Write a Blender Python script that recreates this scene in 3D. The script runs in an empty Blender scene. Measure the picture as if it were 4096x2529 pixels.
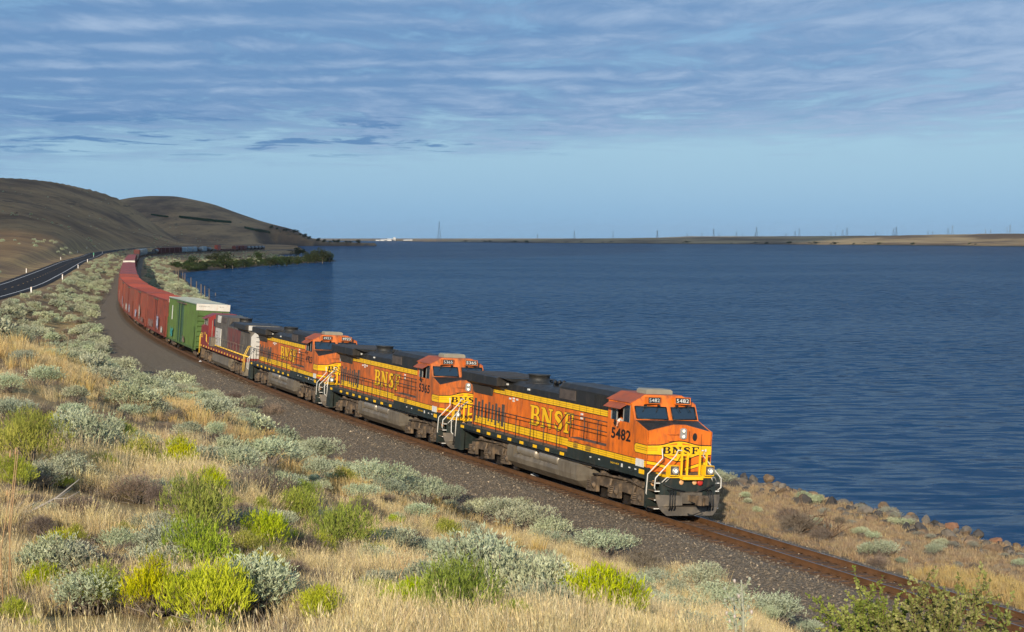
import bpy, math, random
import numpy as np
from mathutils import Vector, Matrix
from mathutils.geometry import tessellate_polygon

R = math.radians
random.seed(7)
rng = np.random.default_rng(11)
scene = bpy.context.scene
col = scene.collection

# ------------------------------------------------------------------ camera
FPX, YH, CAMH = 6500.0, 953.0, 11.07          # focal length and horizon row in photograph pixels, eye height over the rail
cam_data = bpy.data.cameras.new('camera')
cam = bpy.data.objects.new('camera', cam_data)
col.objects.link(cam)
cam.location = (0, 0, CAMH)
cam.rotation_euler = (R(90), 0, 0)
cam_data.sensor_width = 36.0
cam_data.lens = FPX / 4096.0 * 36.0
cam_data.shift_y = -(1264.5 - YH) / 4096.0
cam_data.clip_start = 0.5
cam_data.clip_end = 90000
scene.camera = cam

# ------------------------------------------------------------------ sun and sky
SUN_EL, SUN_AZ = 19.0, 191.0                  # elevation; compass bearing measured from +Y clockwise
sun_dir = Vector((math.sin(R(SUN_AZ)) * math.cos(R(SUN_EL)), math.cos(R(SUN_AZ)) * math.cos(R(SUN_EL)), math.sin(R(SUN_EL))))
sun_data = bpy.data.lights.new('sun', 'SUN')
sun_data.energy = 5.0
sun_data.angle = R(0.53)
sun_data.color = (1.0, 0.86, 0.66)
sun = bpy.data.objects.new('sun', sun_data)
col.objects.link(sun)
sun.rotation_euler = sun_dir.to_track_quat('Z', 'Y').to_euler()
sun.location = (-50, -60, 80)

world = bpy.data.worlds.new('World')
scene.world = world
world.use_nodes = True


class NT:
    """small helper round a node tree"""
    def __init__(self, tree):
        self.t = tree
        self.n = tree.nodes
        self.l = tree.links

    def add(self, typ, **kw):
        nd = self.n.new(typ)
        for k, v in kw.items():
            if k.startswith('i_'):
                key = k[2:].replace('_', ' ')
                sock = nd.inputs[int(key)] if key.isdigit() else nd.inputs[key]
                self.set(sock, v)
            else:
                setattr(nd, k, v)
        return nd

    def set(self, sock, v):
        if isinstance(v, bpy.types.NodeSocket):
            self.l.new(v, sock)
        else:
            if isinstance(v, (tuple, list)) and len(v) == 3 and sock.type == 'RGBA':
                v = (*v, 1)
            sock.default_value = v

    def math(self, op, a, b=0.0, c=0.0, clamp=False):
        nd = self.n.new('ShaderNodeMath')
        nd.operation = op
        nd.use_clamp = clamp
        for i, v in enumerate((a, b, c)):
            self.set(nd.inputs[i], v)
        return nd.outputs[0]

    def mix(self, fac, a, b, mode='MIX'):
        nd = self.n.new('ShaderNodeMix')
        nd.data_type = 'RGBA'
        nd.blend_type = mode
        self.set(nd.inputs[0], fac)
        self.set(nd.inputs[6], a)
        self.set(nd.inputs[7], b)
        return nd.outputs[2]

    def ramp(self, fac, lo, hi, a=0.0, b=1.0):
        nd = self.n.new('ShaderNodeMapRange')
        nd.interpolation_type = 'SMOOTHSTEP'
        self.set(nd.inputs[0], fac)
        for i, v in enumerate((lo, hi, a, b)):
            self.set(nd.inputs[i + 1], v)
        return nd.outputs[0]

    def noise(self, vec, scale, detail=4.0, rough=0.55, dist=0.0):
        nd = self.n.new('ShaderNodeTexNoise')
        self.set(nd.inputs['Vector'], vec)
        self.set(nd.inputs['Scale'], scale)
        self.set(nd.inputs['Detail'], detail)
        self.set(nd.inputs['Roughness'], rough)
        self.set(nd.inputs['Distortion'], dist)
        return nd.outputs[0]

    def mapping(self, vec, scale=(1, 1, 1), loc=(0, 0, 0), rot=(0, 0, 0)):
        nd = self.n.new('ShaderNodeMapping')
        self.set(nd.inputs['Vector'], vec)
        nd.inputs['Scale'].default_value = scale
        nd.inputs['Location'].default_value = loc
        nd.inputs['Rotation'].default_value = rot
        return nd.outputs[0]


def build_sky():
    w = NT(world.node_tree)
    w.n.clear()
    out = w.add('ShaderNodeOutputWorld')
    bg = w.add('ShaderNodeBackground')
    sky = w.add('ShaderNodeTexSky', sky_type='NISHITA', sun_disc=False)
    sky.sun_elevation = R(SUN_EL)
    sky.sun_rotation = R(SUN_AZ)
    sky.altitude = 100
    sky.air_density = 1.0
    sky.dust_density = 0.6
    sky.ozone_density = 3.0
    tc = w.add('ShaderNodeTexCoord').outputs['Generated']
    sep = w.add('ShaderNodeSeparateXYZ', i_0=tc)
    x, y, z = sep.outputs
    zc = w.math('MAXIMUM', z, 0.012)
    # position where the view ray meets a flat cloud deck one unit up
    px = w.math('DIVIDE', x, zc)
    py = w.math('DIVIDE', y, zc)
    pv = w.add('ShaderNodeCombineXYZ', i_0=px, i_1=py).outputs[0]
    # long rolls of cloud lying across the view: rolls every unit of distance, wobbling
    warp = w.noise(w.mapping(pv, (0.5, 0.35, 1)), 1.0, 5, 0.6)
    yy = w.math('ADD', w.math('ADD', py, w.math('MULTIPLY', px, 0.12)), w.math('MULTIPLY', warp, 1.3))
    roll = w.math('MULTIPLY_ADD', w.math('SINE', w.math('MULTIPLY', yy, 7.2)), 0.5, 0.5)
    fine = w.noise(w.mapping(pv, (2.3, 1.15, 1), (3, 1, 0)), 1.0, 10, 0.66, 0.5)
    mid = w.noise(w.mapping(pv, (0.75, 0.42, 1), (11, 4, 0)), 1.0, 6, 0.6, 0.8)
    big = w.noise(w.mapping(pv, (0.22, 0.12, 1), (7.3, 2.2, 0)), 1.0, 5, 0.55)
    bigc = w.math('SUBTRACT', big, 0.5)
    midc = w.math('SUBTRACT', mid, 0.5)
    finec = w.math('SUBTRACT', fine, 0.5)
    # cloud cover: solid high up, thinning out unevenly into clear sky low down
    edge = w.math('ADD', z, w.math('MULTIPLY', bigc, 0.05))
    edge = w.math('ADD', edge, w.math('MULTIPLY', midc, 0.05))
    edge = w.math('ADD', edge, w.math('MULTIPLY', finec, 0.03))
    edge = w.math('ADD', edge, w.math('MULTIPLY', x, -0.02))
    cover = w.ramp(edge, 0.046, 0.078)
    cover = w.math('MULTIPLY', cover, w.ramp(w.math('ADD', mid, w.math('MULTIPLY', finec, 0.5)), 0.30, 0.48, 0.45, 1.0))
    rollamt = w.ramp(w.math('SUBTRACT', 0.08, x), -0.15, 0.25, 0.15, 1.0)
    rollamt = w.math('MULTIPLY', rollamt, w.ramp(z, 0.078, 0.100))
    rollamt = w.math('MULTIPLY', rollamt, w.ramp(mid, 0.35, 0.6, 0.35, 1.0))
    shade = w.math('MULTIPLY_ADD', w.math('MULTIPLY', w.math('SUBTRACT', roll, 0.5), rollamt), 0.42, 0.42)
    shade = w.math('ADD', shade, w.math('MULTIPLY', finec, 1.25))
    shade = w.math('ADD', shade, w.math('MULTIPLY', midc, 0.8))
    shade = w.math('ADD', shade, w.math('MULTIPLY', bigc, 0.6))
    shade = w.math('ADD', shade, w.math('MULTIPLY', x, 0.5), clamp=True)
    ccol = w.mix(w.ramp(shade, 0.12, 0.88), (1.5, 2.95, 5.4), (3.75, 5.1, 7.2))
    # small dark scud under the deck edge
    scud_n = w.noise(w.mapping(pv, (0.85, 0.62, 1), (1.7, 5.1, 0)), 1.0, 8, 0.66, 0.6)
    band = w.math('MULTIPLY', w.ramp(z, 0.046, 0.056), w.ramp(z, 0.084, 0.066))
    left = w.ramp(x, 0.06, -0.03)
    scud = w.math('MULTIPLY', w.math('MULTIPLY', w.ramp(scud_n, 0.53, 0.60), band), left)
    # thin pale veil low on the horizon
    base = w.mix(w.ramp(z, 0.0, 0.10, 0.82, 0.40), sky.outputs[0], (2.3, 5.0, 8.2))
    c1 = w.mix(w.math('MULTIPLY', cover, 0.93), base, ccol)
    c2 = w.mix(w.math('MULTIPLY', scud, 0.85), c1, (1.05, 2.5, 4.9))
    w.set(bg.inputs[0], c2)
    bg.inputs[1].default_value = 0.092
    w.l.new(bg.outputs[0], out.inputs[0])


build_sky()
world.cycles.sampling_method = 'MANUAL'
world.cycles.sample_map_resolution = 512

vs = scene.view_settings
vs.view_transform = 'Standard'
vs.look = 'None'
vs.exposure = 0.08
vs.gamma = 1.0
scene.render.engine = 'CYCLES'
scene.cycles.max_bounces = 6
scene.cycles.diffuse_bounces = 2
scene.cycles.glossy_bounces = 2
scene.cycles.transparent_max_bounces = 8
scene.cycles.use_denoising = True
scene.cycles.use_adaptive_sampling = True
scene.cycles.adaptive_threshold = 0.02

# ------------------------------------------------------------------ helpers: properties, materials, meshes


def tag(o, label=None, cat=None, group=None, kind=None):
    if label: o['label'] = label
    if cat: o['category'] = cat
    if group: o['group'] = group
    if kind: o['kind'] = kind
    return o


def empty(name, loc=(0, 0, 0), rot=(0, 0, 0)):
    o = bpy.data.objects.new(name, None)
    o.empty_display_size = 0.3
    o.location = loc
    o.rotation_euler = rot
    col.objects.link(o)
    return o


def link(name, me, parent=None):
    o = bpy.data.objects.new(name, me)
    col.objects.link(o)
    if parent: o.parent = parent
    return o


def copy_tree(o, parent=None):
    c = o.copy()
    col.objects.link(c)
    c.parent = parent
    for ch in o.children:
        copy_tree(ch, c)
    return c


MATS = {}


def mat(name, color, rough=0.55, metal=0.0, var=0.18, scale=2.5, dirt=None, damt=0.0, dscale=(1.2, 1.2, 0.35), bump=0.0,
        bscale=30.0, rand=0.0, emit=None, spec=0.5, coat=0.0):
    """painted / natural surface: base colour, blotchy variation, streaked dirt, fine bump"""
    if name in MATS: return MATS[name]
    m = bpy.data.materials.new(name)
    m.use_nodes = True
    t = NT(m.node_tree)
    b = t.n['Principled BSDF']
    tc = t.add('ShaderNodeTexCoord').outputs['Object']
    c = (*color, 1)
    n1 = t.noise(tc, scale, 5, 0.6)
    v = t.ramp(n1, 0.25, 0.75, 1 - var, 1 + var)
    cc = t.mix(1.0, c, t.add('ShaderNodeCombineXYZ', i_0=v, i_1=v, i_2=v).outputs[0], 'MULTIPLY')
    if dirt is not None:
        n2 = t.noise(t.mapping(tc, dscale), 3.0, 6, 0.65)
        cc = t.mix(t.ramp(n2, 0.62 - damt * 0.35, 0.86 - damt * 0.25, 0.12 * damt, min(1, damt + 0.25)), cc, (*dirt, 1))
    if rand:
        oi = t.add('ShaderNodeObjectInfo').outputs['Random']
        rv = t.math('MULTIPLY_ADD', oi, 2 * rand, 1 - rand)
        cc = t.mix(1.0, cc, t.add('ShaderNodeCombineXYZ', i_0=rv, i_1=rv, i_2=rv).outputs[0], 'MULTIPLY')
    t.set(b.inputs['Base Color'], cc)
    t.set(b.inputs['Roughness'], t.ramp(n1, 0.2, 0.8, max(0.02, rough - 0.1), min(1, rough + 0.12)))
    b.inputs['Metallic'].default_value = metal
    b.inputs['Specular IOR Level'].default_value = spec
    b.inputs['Coat Weight'].default_value = coat
    if emit:
        b.inputs['Emission Color'].default_value = (*emit[:3], 1)
        b.inputs['Emission Strength'].default_value = emit[3]
    if bump:
        bn = t.add('ShaderNodeBump')
        bn.inputs['Strength'].default_value = bump
        bn.inputs['Distance'].default_value = 0.02
        t.set(bn.inputs['Height'], t.noise(tc, bscale, 5, 0.6))
        t.l.new(bn.outputs[0], b.inputs['Normal'])
    MATS[name] = m
    return m


class MB:
    """collects polygons, then links them as ONE mesh object"""
    def __init__(self, fn=None):
        self.v, self.f, self.m, self.mats = [], [], [], []
        self.fn = fn
        self.sm = []

    def mi(self, m):
        if m not in self.mats: self.mats.append(m)
        return self.mats.index(m)

    def add(self, vs, fs, m, smooth=False):
        b = len(self.v)
        self.v += [tuple(p) for p in vs]
        k = self.mi(m)
        for f in fs:
            self.f.append([b + i for i in f])
            self.m.append(k)
            self.sm.append(smooth)
        return self

    def box(self, a, b, m):
        x0, x1 = sorted((a[0], b[0])); y0, y1 = sorted((a[1], b[1])); z0, z1 = sorted((a[2], b[2]))
        vs = [(x0, y0, z0), (x1, y0, z0), (x1, y1, z0), (x0, y1, z0), (x0, y0, z1), (x1, y0, z1), (x1, y1, z1), (x0, y1, z1)]
        return self.add(vs, [(3, 2, 1, 0), (4, 5, 6, 7), (0, 1, 5, 4), (1, 2, 6, 5), (2, 3, 7, 6), (3, 0, 4, 7)], m)

    def hexa(self, p, m):
        return self.add(p, [(3, 2, 1, 0), (4, 5, 6, 7), (0, 1, 5, 4), (1, 2, 6, 5), (2, 3, 7, 6), (3, 0, 4, 7)], m)

    def prism(self, pts, axis, a, b, m):
        """2D polygon (counter-clockwise seen against the axis) extruded along axis 0/1/2 from a to b"""
        def put(p, h):
            q = list(p); q.insert(axis, h); return q
        n = len(pts)
        vs = [put(p, a) for p in pts] + [put(p, b) for p in pts]
        fs = [tuple(range(n - 1, -1, -1)), tuple(range(n, 2 * n))]
        fs += [(i, (i + 1) % n, n + (i + 1) % n, n + i) for i in range(n)]
        return self.add(vs, fs, m)

    def cyl(self, p0, p1, r, m, n=10, r1=None, smooth=True, cap=True):
        p0, p1 = Vector(p0), Vector(p1)
        d = (p1 - p0).normalized()
        u = d.orthogonal().normalized(); w = d.cross(u)
        r1 = r if r1 is None else r1
        vs = []
        for p, q in ((p0, r), (p1, r1)):
            for i in range(n):
                a = 2 * math.pi * i / n
                vs.append(p + (u * math.cos(a) + w * math.sin(a)) * q)
        self.add(vs, [(i, (i + 1) % n, n + (i + 1) % n, n + i) for i in range(n)], m, smooth)
        if cap: self.add(vs, [tuple(range(n - 1, -1, -1)), tuple(range(n, 2 * n))], m)
        return self

    def lathe(self, p0, d, prof, m, n=14):
        """profile [(distance along d, radius)] spun about the line p0 + d"""
        p0, d = Vector(p0), Vector(d).normalized()
        u = d.orthogonal().normalized(); w = d.cross(u)
        vs = []
        for h, r in prof:
            for i in range(n):
                a = 2 * math.pi * i / n
                vs.append(p0 + d * h + (u * math.cos(a) + w * math.sin(a)) * r)
        fs = [(k * n + i, k * n + (i + 1) % n, (k + 1) * n + (i + 1) % n, (k + 1) * n + i) for k in range(len(prof) - 1) for i in range(n)]
        fs += [tuple(range(n - 1, -1, -1)), tuple((len(prof) - 1) * n + i for i in range(n))]
        return self.add(vs, fs, m, True)

    def tube(self, pts, r, m, n=6):
        pts = [Vector(p) for p in pts]
        vs, fs = [], []
        u = None
        for i, p in enumerate(pts):
            d = (pts[min(i + 1, len(pts) - 1)] - pts[max(i - 1, 0)]).normalized()
            u = d.orthogonal().normalized() if u is None else (u - d * u.dot(d)).normalized()
            w = d.cross(u)
            rr = r[i] if isinstance(r, (list, tuple)) else r
            vs += [p + (u * math.cos(2 * math.pi * k / n) + w * math.sin(2 * math.pi * k / n)) * rr for k in range(n)]
        for i in range(len(pts) - 1):
            fs += [(i * n + k, i * n + (k + 1) % n, (i + 1) * n + (k + 1) % n, (i + 1) * n + k) for k in range(n)]
        fs += [tuple(range(n - 1, -1, -1)), tuple((len(pts) - 1) * n + k for k in range(n))]
        return self.add(vs, fs, m, True)

    def v_add(self, o):
        b = len(self.v)
        self.v += o.v
        for f, k, sm in zip(o.f, o.m, o.sm):
            self.f.append([b + i for i in f]); self.m.append(self.mi(o.mats[k])); self.sm.append(sm)
        return self

    def mesh(self, name):
        me = bpy.data.meshes.new(name)
        vs = [self.fn(p) for p in self.v] if self.fn else self.v
        me.from_pydata(vs, [], self.f)
        for m in self.mats: me.materials.append(m)
        me.polygons.foreach_set('material_index', self.m)
        me.polygons.foreach_set('use_smooth', self.sm)
        me.update()
        return me

    def build(self, name, parent=None):
        return link(name, self.mesh(name), parent)


def mesh_np(name, verts, faces, mats, smooth=True, attrs=None, midx=None):
    """quick mesh from numpy arrays; faces (n,3) or (n,4); attrs {name: per-vertex floats or (n,3) colours}"""
    me = bpy.data.meshes.new(name)
    verts = np.asarray(verts, dtype=np.float32)
    faces = np.asarray(faces, dtype=np.int32)
    k = faces.shape[1]
    me.vertices.add(len(verts)); me.vertices.foreach_set('co', verts.ravel())
    me.loops.add(faces.size); me.loops.foreach_set('vertex_index', faces.ravel())
    me.polygons.add(len(faces))
    me.polygons.foreach_set('loop_start', np.arange(0, faces.size, k, dtype=np.int32))
    me.polygons.foreach_set('loop_total', np.full(len(faces), k, dtype=np.int32))
    me.polygons.foreach_set('use_smooth', np.full(len(faces), smooth))
    for m in (mats if isinstance(mats, (list, tuple)) else [mats]): me.materials.append(m)
    if midx is not None: me.polygons.foreach_set('material_index', np.asarray(midx, dtype=np.int32))
    for an, av in (attrs or {}).items():
        av = np.asarray(av, dtype=np.float32)
        if av.ndim == 1:
            a = me.attributes.new(an, 'FLOAT', 'POINT'); a.data.foreach_set('value', av)
        else:
            a = me.attributes.new(an, 'FLOAT_COLOR', 'POINT')
            a.data.foreach_set('color', np.concatenate([av, np.ones((len(av), 1), np.float32)], 1).ravel())
    me.update(calc_edges=True)
    me.validate()
    return me


# ------------------------------------------------------------------ layout: railway line, road, shore, terrain
def make_path():
    ds = 0.5
    s = np.arange(-80, 1700, ds)
    ks = [67, 95, 120, 150, 190, 240, 400, 600, 850, 1000, 1150, 1500, 1700]
    kv = [20.9, 19.64, 18.32, 16.81, 14.71, 13.2, 13.1, 12.6, 12.8, 7.5, -1.0, -2.0, -4.0]
    th = np.where(s > 67, np.radians(np.interp(s, ks, kv)), R(24.716) - .00047266 * s - 7.845e-6 * s * s)
    dx, dy = -np.sin(th), np.cos(th)
    X = np.concatenate([[0], np.cumsum((dx[1:] + dx[:-1]) / 2 * ds)])
    Y = np.concatenate([[0], np.cumsum((dy[1:] + dy[:-1]) / 2 * ds)])
    i = int(np.argmin(abs(s)))
    return s, X + 7.475 - X[i], Y + 62.97 - Y[i], dx, dy


TS, TX, TY, TDX, TDY = make_path()


def track_at(s):
    return np.interp(s, TS, TX), np.interp(s, TS, TY), np.interp(s, TS, TDX), np.interp(s, TS, TDY)


def cant_at(s):
    return R(3.556) * np.interp(s, [-80, 200, 330, 2000], [1, 1, 0, 0])


def track_st(x, y):
    """station along the line and offset from it (positive on the hill side)"""
    s = np.interp(y, TY, TS)
    for _ in range(4):
        px, py, dx, dy = track_at(s)
        s = np.clip(s + (x - px) * dx + (y - py) * dy, -80, 1699)
    px, py, dx, dy = track_at(s)
    return s, (x - px) * -dy + (y - py) * dx


def on_track(s, t, z=0.0):
    """world point at station s, offset t, height z over the canted rail plane"""
    px, py, dx, dy = track_at(s)
    c = cant_at(s)
    tt, zz = t * np.cos(c) - z * np.sin(c), z * np.cos(c) + t * np.sin(c)
    return px - dy * tt, py + dx * tt, zz


ROAD = np.array([(-33, -60), (-46, 40), (-60, 120), (-75.5, 210), (-87.6, 278), (-94, 310), (-130, 462), (-170, 628), (-208, 800), (-252, 986), (-308, 1290), (-342, 1500), (-366, 1700), (-383, 1900), (-394, 2100), (-398, 2300)], float)


def smooth_poly(P, n=400):
    d = np.concatenate([[0], np.cumsum(np.hypot(*np.diff(P, axis=0).T))])
    q = np.linspace(0, d[-1], n)
    X, Y = np.interp(q, d, P[:, 0]), np.interp(q, d, P[:, 1])
    k = np.ones(15) / 15
    for A in (X, Y):
        p = np.pad(A, 7, mode='reflect', reflect_type='odd')
        A[:] = np.convolve(p, k, 'valid')
    return X, Y


RX, RY = smooth_poly(ROAD)
RD = np.stack([np.gradient(RX), np.gradient(RY)], 1)
RD /= np.linalg.norm(RD, axis=1)[:, None]


def road_t(x, y):
    rx = np.interp(y, RY, RX); dx = np.interp(y, RY, RD[:, 0]); dy = np.interp(y, RY, RD[:, 1])
    return -(x - rx) * dy          # positive on the hill side (left)


ZW = -4.5


def shore_poly():
    pts = []
    for s, t in [(-79, -17), (-40, -16.8), (0, -16.5), (60, -16.5), (120, -17), (200, -18), (300, -19), (400, -19), (480, -19.5), (560, -19.5), (640, -19.5), (690, -20)]:
        x, y, dx, dy = track_at(s)
        pts.append((x - dy * t, y + dx * t))
    pts += [(-148, 733), (-147, 771), (-142, 857), (-136, 971), (-121, 1050), (-118, 1098), (-128, 1135), (-160, 1200), (-193, 1300), (-206, 1400),
            (-208, 1542), (-225, 1800), (-300, 2300), (-420, 2700), (-455, 3000), (-455, 3190), (-380, 3215), (-299, 3235), (-272, 3290), (-320, 3450), (-380, 3800), (-600, 4300), (-1500, 4800), (-6000, 5500), (-6000, -400), (60, -400)]
    return np.array(pts, float)


SHORE = shore_poly()


def shore_dist(x, y):
    """distance to the water's edge, positive on land"""
    x = np.asarray(x, float); y = np.asarray(y, float)
    d = np.full(x.shape, 1e9)
    ins = np.zeros(x.shape, bool)
    n = len(SHORE)
    for i in range(n):
        ax, ay = SHORE[i]; bx, by = SHORE[(i + 1) % n]
        ex, ey = bx - ax, by - ay
        h = np.clip(((x - ax) * ex + (y - ay) * ey) / (ex * ex + ey * ey), 0, 1)
        if i < n - 3: d = np.minimum(d, np.hypot(x - ax - h * ex, y - ay - h * ey))
        c = ((ay > y) != (by > y))
        with np.errstate(divide='ignore', invalid='ignore'):
            xi = ax + (y - ay) * ex / (ey if ey else 1e-9)
        ins ^= c & (x < xi)
    return np.where(ins, d, -d)


_H = rng.random((256, 256))


def vnoise(x, y):
    xi = np.floor(x).astype(int); yi = np.floor(y).astype(int)
    fx = x - xi; fy = y - yi
    fx = fx * fx * (3 - 2 * fx); fy = fy * fy * (3 - 2 * fy)
    g = lambda a, b: _H[a & 255, b & 255]
    return (g(xi, yi) * (1 - fx) + g(xi + 1, yi) * fx) * (1 - fy) + (g(xi, yi + 1) * (1 - fx) + g(xi + 1, yi + 1) * fx) * fy


def fbm(x, y, o=4):
    v = 0; a = 0.5
    for k in range(o):
        v = v + a * (vnoise(x * 2 ** k + 17 * k, y * 2 ** k + 31 * k) - 0.5); a *= 0.5
    return v


KD = np.array([0, 6, 12, 20, 30, 45, 60, 75, 95, 120, 150, 200.])
KP = np.array([-1500, 0, 700, 1400, 2048, 2750, 3400, 4096, 5600.])
KZ = np.array([
    [9.4, 9.1, 8.6, 8.2, 8.0, 8.0, 8.0, 7.0, 5.0, 2.0, -3, -9],
    [9.4, 9.0, 8.2, 7.6, 7.4, 7.4, 7.3, 5.8, 2.6, 0.0, -3, -9],
    [9.4, 9.0, 8.2, 7.3, 6.7, 6.0, 4.8, 3.5, 1.9, 0.2, -3, -9],
    [9.4, 9.0, 8.2, 6.9, 5.6, 3.9, 2.1, 0.3, -2, -4, -6, -9],
    [9.4, 8.95, 8.15, 6.6, 4.9, 2.4, -0.1, -2, -4, -6, -8, -9],
    [9.4, 8.85, 8.0, 6.2, 4.2, 1.3, -1.2, -3, -5, -7, -8, -9],
    [9.4, 8.7, 7.6, 5.6, 3.0, -0.7, -3, -5, -7, -8, -9, -9],
    [9.3, 8.5, 7.1, 4.8, 1.6, -2.2, -5, -7, -8, -8, -9, -9],
    [9.2, 8.0, 6.0, 3.0, -1.0, -4, -6, -8, -8, -8, -9, -9]])


def sstep(a, b, v):
    u = np.clip((v - a) / (b - a), 0, 1)
    return u * u * (3 - 2 * u)


def knoll_z(x, y):
    D = np.maximum(y, 0.5)
    p = np.clip(2048 + FPX * x / D, -1499, 5599)
    i = np.clip(np.searchsorted(KP, p) - 1, 0, len(KP) - 2)
    w = (p - KP[i]) / (KP[i + 1] - KP[i]); w = w * w * (3 - 2 * w)
    cols = np.stack([np.interp(D, KD, KZ[k]) for k in range(len(KP))])
    j = np.arange(D.size)
    cf = cols.reshape(len(KP), -1); ir = i.ravel()
    out = cf[ir, j] * (1 - w.ravel()) + cf[ir + 1, j] * w.ravel()
    return out.reshape(D.shape)


H1P = [-2600, -200, 0, 110, 200, 300, 400, 480, 560, 640, 700, 760, 900]
H1Y = [690, 706, 714, 716, 724, 742, 766, 796, 848, 912, 950, 978, 985]
H1D = [1200, 1700, 2000, 2130, 2250, 2350, 2450, 2500, 2550, 2580, 2600, 2620, 2650]
H2P = [-2600, 300, 480, 520, 600, 700, 780, 860, 950, 1040, 1100, 1180, 1240, 1300, 1380, 1450, 1600]
H2Y = [800, 806, 800, 791, 784, 785, 800, 819, 853, 884, 900, 920, 952, 968, 978, 984, 990]


_PG = np.arange(-2600, 6701, 10.0)


def smooth_table(p, v, w=9):
    a = np.interp(_PG, p, v)
    k = np.hanning(2 * w + 3)[1:-1]; k /= k.sum()
    return np.convolve(np.pad(a, w, mode='edge'), k, 'valid')


T1Y, T1D, T2Y = smooth_table(H1P, H1Y, 5), smooth_table(H1P, H1D, 9), smooth_table(H2P, H2Y, 3)
TRD = smooth_table([-2600, -1200, -290, 77, 221, 290, 330, 400, 486, 560, 640, 720, 6700], [60, 120, 210, 318, 470, 640, 780, 990, 1290, 1500, 1700, 1900, 1900], 3)


def gravel_w(s):
    """width of the gravel bench on the hill side of the line"""
    return np.interp(s, [-60, -10, 10, 30, 55, 75, 95, 115, 150, 260, 400], [4.4, 4.4, 4.6, 5.6, 7.6, 8.8, 8.0, 6.6, 5.0, 4.2, 4.0])


def terrain(x, y):
    x = np.asarray(x, float); y = np.asarray(y, float)
    s, t = track_st(x, y)
    tr = road_t(x, y)
    D = np.maximum(y, 1.0)
    p = 2048 + FPX * x / D
    w = gravel_w(s)
    # between line and road
    da = np.maximum(-tr - 6.0, 0); db = np.maximum(t - w, 0)
    u = db / np.maximum(da + db, 1e-3)
    z = -0.75 + 2.7 * sstep(0.1, 1.0, u)
    z = z - 2.6 * np.exp(-((y - 165) / 55.0) ** 2) * sstep(0.08, 0.35, u) * sstep(1.0, 0.65, u)
    z = z + 0.5 * fbm(x * 0.09, y * 0.09, 3) * sstep(0, 8, db) * sstep(0, 6, da)
    z = np.where(tr > -6.0, 1.94, z)
    # hill side of the road
    rd = np.interp(p, _PG, TRD)
    hc = np.interp(p, _PG, T1D); hz = CAMH + (YH - np.interp(p, _PG, T1Y)) / FPX * hc
    uu = (D - rd) / np.maximum(hc - rd, 30)
    g = 0.12 * np.clip(uu, 0, 1) + 0.88 * np.clip(uu, 0, 1) ** 1.9
    hill = 1.94 + (hz - 1.94) * g
    rough = fbm(x * 0.0045 + 3, y * 0.0025, 3) * 30 * np.clip(uu * 1.6, 0, 1) * np.clip(1.05 - uu, 0, 1) ** 0.6
    spur = np.exp(-((uu - 0.55 + 0.25 * np.sin(p * 0.004)) / 0.13) ** 2) * 2.5
    hill = hill + rough + spur + 1.2 * fbm(x * 0.015, y * 0.010, 1) * np.clip(uu * 8, 0, 1)
    hill = np.where(uu > 1, hz - (D - hc) * 0.10 + 4 * fbm(x * 0.006 + 3, y * 0.006, 1), hill)
    on_hill = sstep(6.5, 16.0, tr)
    z = np.where(tr > 6.0, z * (1 - on_hill) + np.maximum(hill, 0.6) * on_hill, z)
    # second hill
    d2 = 3650 - 100 * sstep(880, 1120, p)
    z2 = CAMH + (YH - np.interp(p, _PG, T2Y)) / FPX * d2
    v = (D - 2450) / (d2 - 2450)
    g2 = 0.35 * np.clip(v, 0, 1) + 0.65 * sstep(0.05, 1.0, v)
    hill2 = 0.5 + (z2 - 0.5) * g2 + fbm(x * 0.004 + 9, y * 0.003, 3) * 30 * np.clip(v * 2, 0, 1) * np.clip(1.0 - v, 0, 1) ** 0.5
    hill2 = np.where(v > 1, z2 - (D - d2) * 0.06, hill2)
    z = np.where(D > 2450, np.maximum(z, hill2), z)
    # water side of the line
    zr = -0.75 - 0.6 * sstep(-3, -13, t) - 0.9 * sstep(-9, -30, t) * sstep(250, 500, y) + 0.25 * fbm(x * 0.25, y * 0.25, 3) * sstep(-3, -6, t)
    z = np.where((t < 0) & (D < 1650), zr, z)
    # the line's own formation
    form = sstep(w + 1.2, w - 0.4, t) * sstep(-5.2, -3.2, t)
    z = z * (1 - form) + -0.80 * form
    # knoll the picture is taken from
    k = knoll_z(x, y) + 0.22 * fbm(x * 0.22 + 5, y * 0.22, 4)
    kk = np.clip(0.5 + 0.5 * (k - z) / 0.8, 0, 1)
    z = np.where(t > -2, z * (1 - kk) + k * kk + 0.8 * kk * (1 - kk) * 0.5, z)
    # down to the water
    sd = shore_dist(x, y)
    sl = np.interp(y, [0, 220, 420, 700, 1700, 2400], [0.85, 0.85, 0.55, 0.30, 0.30, 1.3])
    z = np.minimum(z, ZW + sd * sl + np.maximum(sd - 25, 0) * 3.0)
    return np.maximum(z, ZW - 3)


def ground_hit(px, py, dmin=6.0, dmax=5000.0, n=3500):
    """where the line of sight through a photograph pixel meets the ground: X, Y, Z"""
    D = np.geomspace(dmin, dmax, n)
    x = (px - 2048) / FPX * D
    zr = CAMH - (py - YH) / FPX * D
    z = terrain(x, D)
    i = int(np.argmax(zr <= z))
    return float(x[i]), float(D[i]), float(z[i])


# ------------------------------------------------------------------ materials of the ground
def attr(t, name, out='Fac'):
    nd = t.add('ShaderNodeAttribute')
    nd.attribute_name = name
    return nd.outputs[out]


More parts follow.
